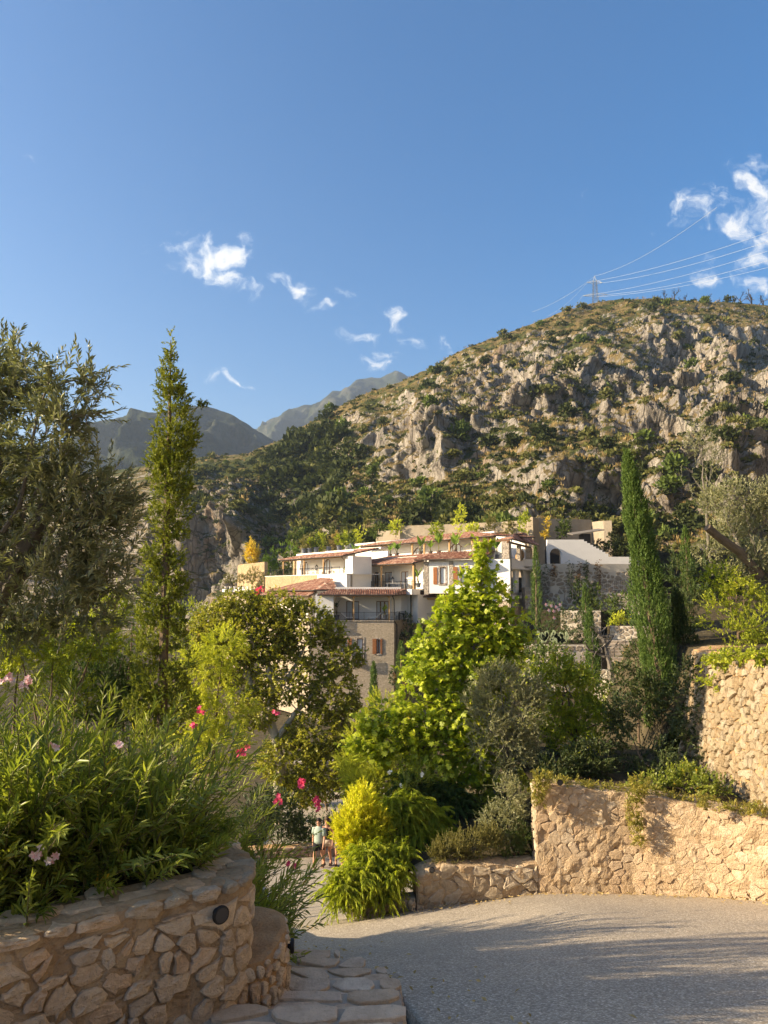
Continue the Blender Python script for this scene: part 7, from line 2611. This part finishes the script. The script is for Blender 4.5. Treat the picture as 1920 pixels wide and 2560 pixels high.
# shrubs at the hill foot behind the villas
HB = 'bushes between the villas and the cliff'
for q, (px, py, rx, ry, Y, mt, lab) in enumerate([
        (770, 1362, 16, 26, 118, 'lf_rosemary', 'leafy potted tree at the left end of the left villa roof line'), (800, 1355, 18, 26, 118, 'lf_green', 'rounded bright bush above the left villa roof'),
        (836, 1352, 14, 24, 118, 'lf_straw', 'straw-coloured bush above the left villa roof'), (862, 1348, 16, 26, 118, 'lf_green', 'yellow-green bush between the left and topmost villas'),
        (900, 1336, 22, 22, 120, 'lf_feather', 'pale bush left of the topmost villa roof'), (945, 1322, 24, 24, 122, 'lf_scrub_green', 'dark bush under the long tan wall'), (990, 1318, 22, 20, 122, 'lf_feather', 'pale bush in front of the tan wall start'),
        (1150, 1300, 18, 40, 114, 'lf_feather', 'tall pale sapling above the topmost villa'), (1225, 1315, 26, 24, 112, 'lf_rosemary', 'brown-green bush above the topmost roof'), (1270, 1320, 22, 22, 110, 'lf_rosemary', 'low dry bush right of the brown-green one'),
        (1312, 1308, 16, 34, 108, 'lf_green', 'narrow green tree at the corner of the concrete wall'), (1365, 1318, 14, 26, 108, 'lf_gold', 'orange-tinted sapling in front of the concrete wall'), (1410, 1322, 20, 26, 108, 'lf_scrub_green', 'green tree in front of the concrete wall'),
        (1180, 1322, 24, 14, 112, 'lf_feather', 'low pale shrub over the topmost villa roof'), (1090, 1322, 20, 16, 116, 'lf_green', 'small bush in front of the tan wall middle'), (735, 1340, 22, 26, 126, 'lf_scrub_green', 'dark bush behind the umbrella pine')]):
    bush(lab, [pblob(px, py, rx, ry, Y), pblob(px + 5, py - ry * .4, rx * .6, ry * .6, Y), pblob(px - 6, py + ry * .4, rx * .7, ry * .6, Y)], mt, 130, 650 + q, HB, L=.36, W=.13, tw=.7)

# ------------------------------------------------------------------ potted plants and terrace furniture
def palm_pot(label, px, py, Y, h, seed, pot='pot_clay', n=9, group='potted palms of the villas', pr=.32, leaf=.95, mat='lf_banana', base=None):
    r = np.random.default_rng(seed)
    b = Vector(base) if base is not None else at(px, py, Y)
    e = empty('potted_palm', b, label=label, cat='potted plant', group=group)
    if pot:
        MB().lathe(b, [(pr * .72, 0), (pr * .95, pr * 1.3), (pr * 1.05, pr * 1.35), (pr * 1.05, pr * 1.6), (pr * .9, pr * 1.6)], 14).build('pot', M[pot], e)
    z0 = pr * 1.5 if pot else 0
    stems = []
    for k in range(3):
        p0 = b + Vector((r.normal(0, .06), r.normal(0, .06), z0))
        p1 = p0 + Vector((r.normal(0, .12), r.normal(0, .12), h * r.uniform(.25, .5)))
        MB().tube([p0, (p0 + p1) / 2 + Vector((r.normal(0, .03), 0, 0)), p1], [.05, .045, .03], 6).build('stem', M['twig_green'], e)
        stems.append(p1)
    for k in range(n):
        s = np.array(stems[k % 3])
        th = r.uniform(0, 2 * math.pi)
        d = np.array([math.cos(th) * .7, math.sin(th) * .7, r.uniform(.5, 1.6)])
        L = h * leaf * r.uniform(.5, .85)
        leaf_obj('leaf', s[None], unit(d)[None], unit(np.array([-d[0], -d[1], 1.0]))[None], L, L * .34, M[mat], e, 'long', np.array([r.random()]))
    return e


for lab, a in [('tall palm in a clay pot before the middle arch of the topmost villa', (1051, 1388, 96.5, 2.3)), ('second tall palm in a clay pot on the topmost terrace', (1097, 1386, 93.5, 2.2)), ('tall palm before the right arch of the topmost villa', (1137, 1384, 91.5, 2.4)),
               ('small palm between the two clay-potted ones', (1076, 1388, 95, 1.5)), ('potted palm behind the bright plane tree tip', (1243, 1397, 87.5, 2.0)), ('dark palm left of the middle arch', (992, 1392, 100.5, 1.9)), ('leaning palm at the left arch of the topmost villa', (975, 1394, 102, 1.3))]:
    palm_pot('slender ' + lab, *a, seed=700 + a[0], pot='pot_clay' if a[0] != 1243 else 'pot_grey')
palm_pot('broad banana plant at the left end of the topmost terrace railing', 888, 1408, 106, 2.5, 720, pot='pot_grey', n=12, leaf=.8)
palm_pot('lush banana plant on the middle terrace beside the garage shutter', 874, 1468, 97.5, 2.9, 721, pot='pot_grey', n=16, leaf=.75)
palm_pot('spiky plant at the left corner of the middle terrace', 852, 1470, 97.5, 1.3, 722, pot=None, n=12, leaf=1.0, mat='lf_oleander')
palm_pot('leafy vine plant at the right end of the middle terrace', 1046, 1468, 87.8, 2.6, 723, pot='pot_grey', n=10, leaf=.6)
palm_pot('young palm beside the lower balcony post', 962, 1548, 85.4, 1.6, 724, pot='pot_grey', n=8, leaf=.7)
palm_pot('dark wreath plant on the back wall of the lower balcony', 842, 1548, 86.5, 2.4, 725, pot='pot_grey', n=9, leaf=.4, mat='lf_dark')
for i, (px, py) in enumerate([(760, 1383), (774, 1382), (790, 1380), (822, 1378), (848, 1375), (880, 1371)]):
    b = at(px, py, 112)
    e = empty('planter_pot', b, label='%s round planter from the left on the left villa roof edge' % ('first', 'second', 'third', 'fourth', 'fifth', 'sixth')[i], cat='planter', group='planters on the left villa roof edge')
    MB().lathe(b, [(.36, -.1), (.42, .6), (.46, .62), (.46, .72), (.38, .72)], 12).build('pot', M['pot_grey'], e)
    crown(e, [(b.x, b.y, b.z + 1.5, .7, .7, .95)], 70, ('lf_rosemary', 'lf_green', 'lf_scrub_green')[i % 3], tw=.6, nleaf=10, L=.3, Wd=.13, shape='oval', up=.5, stem=None, seed=740 + i)


def lantern(label, p, s=1.0):
    p = Vector(p)
    e = empty('lantern', p, label=label, cat='lantern', group='black lanterns on the terraces')
    mb = MB()
    for sx in (-1, 1):
        for sy in (-1, 1):
            mb.tube([p + Vector((sx * .16 * s, sy * .16 * s, 0)), p + Vector((sx * .16 * s, sy * .16 * s, .45 * s))], .022 * s, 4)
    mb.aabox(p.x - .19 * s, p.x + .19 * s, p.y - .19 * s, p.y + .19 * s, p.z - .02, p.z + .03)
    mb.build('cage', M['iron'], e)
    MB().lathe(p + Vector((0, 0, .45 * s)), [(.30 * s, 0), (.22 * s, .1 * s), (.06 * s, .2 * s), (.05 * s, .27 * s)], 4).build('cap', M['iron'], e)
    MB().lathe(p + Vector((0, 0, .03)), [(.05 * s, 0), (.05 * s, .22 * s)], 8).build('candle', M['linen'], e)
    return e


def hoop_chair(label, p, rz):
    p = Vector(p)
    e = empty('garden_chair', p, label=label, cat='chair', group='iron garden chairs on the terraces')
    c, s = math.cos(rz), math.sin(rz)
    q = lambda x, y, z: p + Vector((x * c - y * s, x * s + y * c, z))
    MB().lathe(q(0, 0, .43), [(.2, 0), (.21, .04)], 12).build('seat', M['iron'], e)
    MB().tube([q(-.2, .15, .43), q(-.2, .2, .8)] + [q(-.2 * math.cos(t), .2, .8 + .2 * math.sin(t)) for t in np.linspace(.2, 2.94, 7)] + [q(.2, .2, .8), q(.2, .15, .43)], .018, 5).build('backrest', M['iron'], e)
    for x, y in ((-.17, -.15), (.17, -.15), (-.17, .15), (.17, .15)):
        MB().tube([q(x * .8, y * .8, .43), q(x * 1.15, y * 1.15, 0)], .016, 5).build('leg', M['iron'], e)
    return e


def table(label, p, w, d, h, cloth='linen'):
    p = Vector(p)
    e = empty('terrace_table', p, label=label, cat='table', group='tables on the terraces')
    MB().aabox(p.x - w, p.x + w, p.y - d, p.y + d, p.z + h - .06, p.z + h).build('tabletop', M[cloth], e)
    for sx in (-1, 1):
        for sy in (-1, 1):
            MB().aabox(p.x + sx * w * .86 - .04, p.x + sx * w * .86 + .04, p.y + sy * d * .8 - .04, p.y + sy * d * .8 + .04, p.z, p.z + h - .061).build('leg', M[cloth], e)
    return e


def lounger(label, p, rz):
    p = Vector(p)
    e = empty('sun_lounger', p, label=label, cat='sun lounger', group='sun loungers on the lower balcony')
    c, s = math.cos(rz), math.sin(rz)
    q = lambda x, y, z: p + Vector((x * c - y * s, x * s + y * c, z))
    MB().add([q(x, y, z) for z in (.28, .36) for x, y in ((-.9, -.3), (.2, -.3), (.2, .3), (-.9, .3))], [[3, 2, 1, 0], [4, 5, 6, 7], [0, 1, 5, 4], [1, 2, 6, 5], [2, 3, 7, 6], [3, 0, 4, 7]]).build('seat', M['linen'], e)
    MB().add([q(.2, -.3, .28), q(.85, -.3, .85), q(.85, .3, .85), q(.2, .3, .28), q(.15, -.3, .36), q(.8, -.3, .92), q(.8, .3, .92), q(.15, .3, .36)], [[0, 1, 2, 3], [7, 6, 5, 4], [0, 4, 5, 1], [1, 5, 6, 2], [2, 6, 7, 3], [3, 7, 4, 0]]).build('backrest', M['linen'], e)
    for x in (-.8, .15):
        for y in (-.25, .25):
            MB().tube([q(x, y, .28), q(x, y, 0)], .025, 5).build('leg', M['timber'], e)
    return e


lounger('white sun lounger behind the left part of the lower balcony railing', (xat(868, 86), 86.2, zb), math.pi + .3)
lounger('white sun lounger in front of the lower balcony glass door', (xat(938, 86.4), 86.6, zb), math.pi - .2 + math.pi)
hoop_chair('hoop-backed chair at the right end of the lower balcony', (xat(994, 86.5), 86.8, zb), 0)
table('small round-legged table at the right end of the lower balcony', (xat(1003, 87.4), 87.4, zb), .35, .35, .75, 'iron')
Lp = lambda px, o, z: L(L.s_px(px, o), z, o)
table('white bench table on the left villa terrace', Lp(780, -1.9, 2.1), 1.0, .5, .72)
lantern('lantern on the left villa terrace table', Lp(792, -1.9, 2.84), 1.0)
hoop_chair('hoop chair on the left villa terrace', Lp(783, -2.6, 2.1), .6)
table('rattan side table at the right end of the left villa terrace', Lp(829, -1.6, 2.1), .4, .4, .5, 'rattan')
Mp = lambda px, o, z: Mf(Mf.s_px(px, o), z, o)
table('long white table on the middle villa terrace', Mp(990, -.9, .14), 1.3, .55, .78)
lantern('large lantern on the middle terrace table', Mp(981, -.9, .94), 1.15)
for i, px in enumerate((975, 992, 1004)):
    hoop_chair('%s hoop chair from the left around the middle terrace table' % ('first', 'second', 'third')[i], Mp(px, -1.7, .14), .6)
table('dark console by the right post of the middle terrace', Mp(1022, -1.3, .14), .55, .3, 1.2, 'iron')
table('small timber table left of the middle terrace post', Mp(945, -1.0, .14), .4, .4, .7, 'timber')
Up = lambda px, o, z: U(U.s_px(px, o), z, o)
lantern('lantern on the topmost terrace by the left arch', Up(915, -.4, 4.5), 1.0)
hoop_chair('left hoop chair beside the topmost terrace lantern', Up(908, -.6, 3.9), .5)
hoop_chair('right hoop chair beside the topmost terrace lantern', Up(922, -.6, 3.9), .5)
e = empty('wicker_screen', (xat(1302, 90.5), 90.5, 2.75), label='oval wicker peacock chair in the shaded loggia', cat='chair')
MB().lathe((xat(1302, 90.5), 90.5, 4.3), [(.05, -.02), (.75, 0), (.78, .05), (.1, .07)], 16, (-.8, -.6, .15)).build('backrest', M['rattan'], e)
MB().lathe((xat(1302, 90.5) - .2, 90.3, 2.75), [(.3, 0), (.42, .45), (.44, .5)], 12).build('seat', M['rattan'], e)

# ------------------------------------------------------------------ the three walkers
plain('skin', (.50, .27, .17), .6, .1, 8.0)
plain('hair_dark', (.02, .014, .01), .6, .2, 20.0)
plain('hair_brown', (.07, .04, .02), .6, .2, 20.0)
plain('shirt_sage', (.34, .42, .36), .9, .12, 8.0)
plain('cloth_black', (.014, .014, .016), .9, .1, 8.0)
plain('cloth_white', (.72, .68, .63), .9, .08, 8.0)
plain('cloth_cream', (.58, .50, .40), .9, .1, 8.0)
plain('sandal', (.05, .028, .018), .7, .2, 10.0)


def skinned(name, V, E, rad, mat, parent, root=0, sub=2):
    me = bpy.data.meshes.new(name)
    me.from_pydata([tuple(v) for v in V], E, [])
    me.materials.append(M[mat])
    o = bpy.data.objects.new(name, me)
    link(o, parent)
    o.modifiers.new('Skin', 'SKIN')
    sv = me.skin_vertices[0].data
    for i, r in enumerate(rad):
        sv[i].radius = r if isinstance(r, tuple) else (r, r)
        sv[i].use_root = (i == root)
    m = o.modifiers.new('Subdivision', 'SUBSURF')
    m.levels = m.render_levels = sub
    return o


def person(label, loc, rz, h, stride, arm, top, bottom, hair, sleeves, longhair, lean=0.0):
    """local frame: faces -Y; stride = (left forward, right forward) foot offsets in y"""
    e = empty('person', loc, label=label, cat='person', group='walkers on the path')
    e.rotation_euler = (0, 0, rz)
    k = h / 1.75
    e.scale = (k, k, k)
    J = {}
    J['pel'] = (0, 0, .95); J['wst'] = (0, -.01 - lean * .3, 1.10); J['cst'] = (0, -.02 - lean, 1.30); J['nk0'] = (0, -.015 - lean, 1.44); J['nk'] = (0, -.02 - lean, 1.50); J['hd0'] = (0, -.035 - lean, 1.57); J['hd1'] = (0, -.04 - lean, 1.66); J['hd2'] = (0, -.025 - lean, 1.725)
    for s, q in ((-1, 'l'), (1, 'r')):
        f = stride[0 if s < 0 else 1]
        a = arm[0 if s < 0 else 1]
        J['hip' + q] = (s * .095, 0, .90)
        J['kn' + q] = (s * .10, f * .5 - .05, .50)
        J['an' + q] = (s * .10, f + (.10 if f > 0 else 0), .09 + (.05 if f > 0 else 0))
        J['ft' + q] = (s * .11, f - .16 + (.10 if f > 0 else 0), .035 + (.01 if f > 0 else 0))
        J['sh' + q] = (s * .175, -.015 - lean, 1.41)
        J['el' + q] = (s * .235, a * .4 + .02 - lean, 1.12)
        J['wr' + q] = (s * .245, a - .06 - lean, .89)
        J['pm' + q] = (s * .24, a - .085 - lean, .81)
    names = list(J)
    idx = {n: i for i, n in enumerate(names)}
    V = [J[n] for n in names]
    R_ = dict(pel=(.145, .10), wst=(.125, .085), cst=(.15, .10), nk0=(.08, .07), nk=.055, hd0=.07, hd1=(.082, .098), hd2=(.06, .075))
    for q in 'lr':
        R_.update({'hip' + q: .09, 'kn' + q: .064, 'an' + q: .044, 'ft' + q: (.042, .03), 'sh' + q: .062, 'el' + q: .048, 'wr' + q: .034, 'pm' + q: (.038, .018)})
    E = [('pel', 'wst'), ('wst', 'cst'), ('cst', 'nk0'), ('nk0', 'nk'), ('nk', 'hd0'), ('hd0', 'hd1'), ('hd1', 'hd2')]
    for q in 'lr':
        E += [('pel', 'hip' + q), ('hip' + q, 'kn' + q), ('kn' + q, 'an' + q), ('an' + q, 'ft' + q), ('cst', 'sh' + q), ('sh' + q, 'el' + q), ('el' + q, 'wr' + q), ('wr' + q, 'pm' + q)]
    E = [(idx[a], idx[b]) for a, b in E]
    rad = [R_[n] for n in names]
    for s, q in ((-1, 'l'), (1, 'r')):      # fingers: four unequal, slightly curled, and a thumb from the side of the palm
        pm = np.array(J['pm' + q])
        for fi, (dy, ln) in enumerate(((-.028, .062), (-.010, .072), (.009, .068), (.027, .052))):
            a, b, c = pm + [0, dy, -.025], pm + [-s * .008, dy, -.025 - ln * .55], pm + [-s * .028, dy, -.025 - ln]
            n0 = len(V)
            V += [tuple(a), tuple(b), tuple(c)]
            rad += [.009, .008, .006]
            E += [(idx['pm' + q], n0), (n0, n0 + 1), (n0 + 1, n0 + 2)]
        n0 = len(V)
        V += [tuple(pm + [-s * .012, -.040, .012]), tuple(pm + [-s * .024, -.058, -.026])]
        rad += [.010, .008]
        E += [(idx['pm' + q], n0), (n0, n0 + 1)]
    skinned('body', V, E, rad, 'skin', e, root=idx['pel'])
    # clothes: lofted garments that follow the limbs
    def loft(parts, nm, mat):
        mb = MB()
        for rings, K in parts:
            V0, F0 = [], []
            for (c, rx, ry) in rings:
                for j in range(K):
                    t_ = 2 * math.pi * j / K
                    V0.append((c[0] + rx * math.cos(t_), c[1] + ry * math.sin(t_), c[2]))
            for i_ in range(len(rings) - 1):
                for j in range(K):
                    F0.append([i_ * K + j, i_ * K + (j + 1) % K, (i_ + 1) * K + (j + 1) % K, (i_ + 1) * K + j])
            F0 += [list(range(K))[::-1], list(range((len(rings) - 1) * K, len(rings) * K))]
            mb.add(V0, F0)
        mobj(nm, np.array(mb.v), mb.f, M[mat], e, smooth=True, local=True)
    mid = lambda a, b, t: tuple(np.array(J[a]) + (np.array(J[b]) - np.array(J[a])) * t)
    y0 = -.01 - lean
    if sleeves:
        tp_ = [([((0, 0, .88), .185, .135), ((0, y0 * .4, 1.0), .178, .132), ((0, y0, 1.15), .18, .132), ((0, y0, 1.32), .205, .14), ((0, y0, 1.41), .20, .115), ((0, y0, 1.46), .11, .085), ((0, y0, 1.49), .075, .07)], 14)]
        for q in 'lr':
            tp_.append(([(mid('sh' + q, 'el' + q, -.05), .085, .09), (mid('sh' + q, 'el' + q, .35), .085, .085), (mid('sh' + q, 'el' + q, .8), .085, .085)], 10))
    else:
        tp_ = [([((0, 0, .93), .165, .125), ((0, y0 * .4, 1.03), .15, .115), ((0, y0, 1.15), .15, .115), ((0, y0, 1.30), .178, .130), ((0, y0, 1.37), .15, .118), ((0, y0, 1.43), .125, .075)], 14)]
    loft(tp_, 'top', top)
    dn = .62 if sleeves else .36
    sh_ = [([((0, 0, 1.0), .165, .125), ((0, 0, .92), .178, .135), ((0, 0, .84), .182, .13)], 14)]
    for s, q in ((-1, 'l'), (1, 'r')):
        sh_.append(([(J['hip' + q], .108, .122), (mid('hip' + q, 'kn' + q, dn * .5), .108, .115), (mid('hip' + q, 'kn' + q, dn), .11, .11)], 12))
    loft(sh_, 'shorts', bottom)
    # hair, face, sandals
    c = np.array(J['hd1'])
    hv_, hf = [], []
    mb = MB()
    NR, NK = 8, 14
    for i in range(NR + 1):
        th = math.pi * .62 * i / NR
        for j in range(NK):
            ph = 2 * math.pi * j / NK
            d = np.array([math.sin(th) * math.cos(ph), math.sin(th) * math.sin(ph), math.cos(th)])
            fwd = max(0, -d[1])
            rr = .108 * (1 - .22 * fwd * (d[2] < .45))
            hv_.append(tuple(c + np.array([0, .018, .015]) + d * rr * np.array([.92, 1.08, 1.05])))
    for i in range(NR):
        for j in range(NK):
            hf.append([i * NK + j, i * NK + (j + 1) % NK, (i + 1) * NK + (j + 1) % NK, (i + 1) * NK + j])
    mb.add(hv_, hf)
    if longhair:
        mb.tube([tuple(c + [0, .085, .02]), tuple(c + [0, .11, -.08]), tuple(c + [0, .10, -.2])], [.07, .06, .03], 8)
    mobj('hair', np.array(mb.v), mb.f, M[hair], e, smooth=True, local=True)
    f = MB().tube([tuple(c + [0, -.085, .01]), tuple(c + [0, -.112, -.03])], [.010, .018], 6)
    mobj('nose', np.array([tuple(p) for p in f.v]), f.f, M['skin'], e, smooth=True, local=True)
    for s in (-1, 1):
        f = MB().lathe(c + np.array([s * .033, -.088, .008]), [(.004, 0), (.011, .003), (.004, .008)], 8, (0, -1, 0))
        mobj('eye', np.array([tuple(p) for p in f.v]), f.f, M['hair_dark'], e, local=True)
        f = MB().lathe(c + np.array([s * .088, .005, -.01]), [(.01, 0), (.022, .006), (.012, .014)], 8, (s, 0, 0))
        mobj('ear', np.array([tuple(p) for p in f.v]), f.f, M['skin'], e, local=True)
    f = MB().box(c + np.array([0, -.092, -.052]), (.022, 0, 0), (0, .006, 0), (0, 0, .005))
    mobj('mouth', np.array([tuple(p) for p in f.v]), f.f, M['sandal'], e, local=True)
    for q in 'lr':
        p = np.array(J['ft' + q])
        f = MB().box((p[0], p[1] + .055, p[2] - .028), (.05, 0, 0), (0, .135, 0), (0, 0, .012)).box((p[0], p[1], p[2] + .012), (.052, 0, 0), (0, .025, 0), (0, 0, .02)).box((p[0], p[1] + .11, p[2] + .03), (.048, 0, 0), (0, .018, 0), (0, 0, .02))
        mobj('sandal', np.array([tuple(v) for v in f.v]), f.f, M['sandal'], e, local=True)
    return e


def on_path(px, Y):
    x = xat(px, Y, 2130)
    return (x, Y, float(road_z(x, Y)))


person('walker in a sage green short-sleeved shirt and black shorts', on_path(797, 27.6), -.25, 1.74, (-.26, .24), (.10, -.14), 'shirt_sage', 'cloth_black', 'hair_dark', True, False)
person('walker in a black sleeveless top and cream shorts behind the green shirt', on_path(817, 28.1), -.1, 1.76, (-.20, .22), (.12, -.10), 'cloth_black', 'cloth_cream', 'hair_brown', False, True)
person('walker in a white top and pale shorts beside the yellow shrub', on_path(848, 28.0), .15, 1.66, (.22, -.26), (-.12, .12), 'cloth_white', 'cloth_cream', 'hair_dark', False, True, lean=.03)
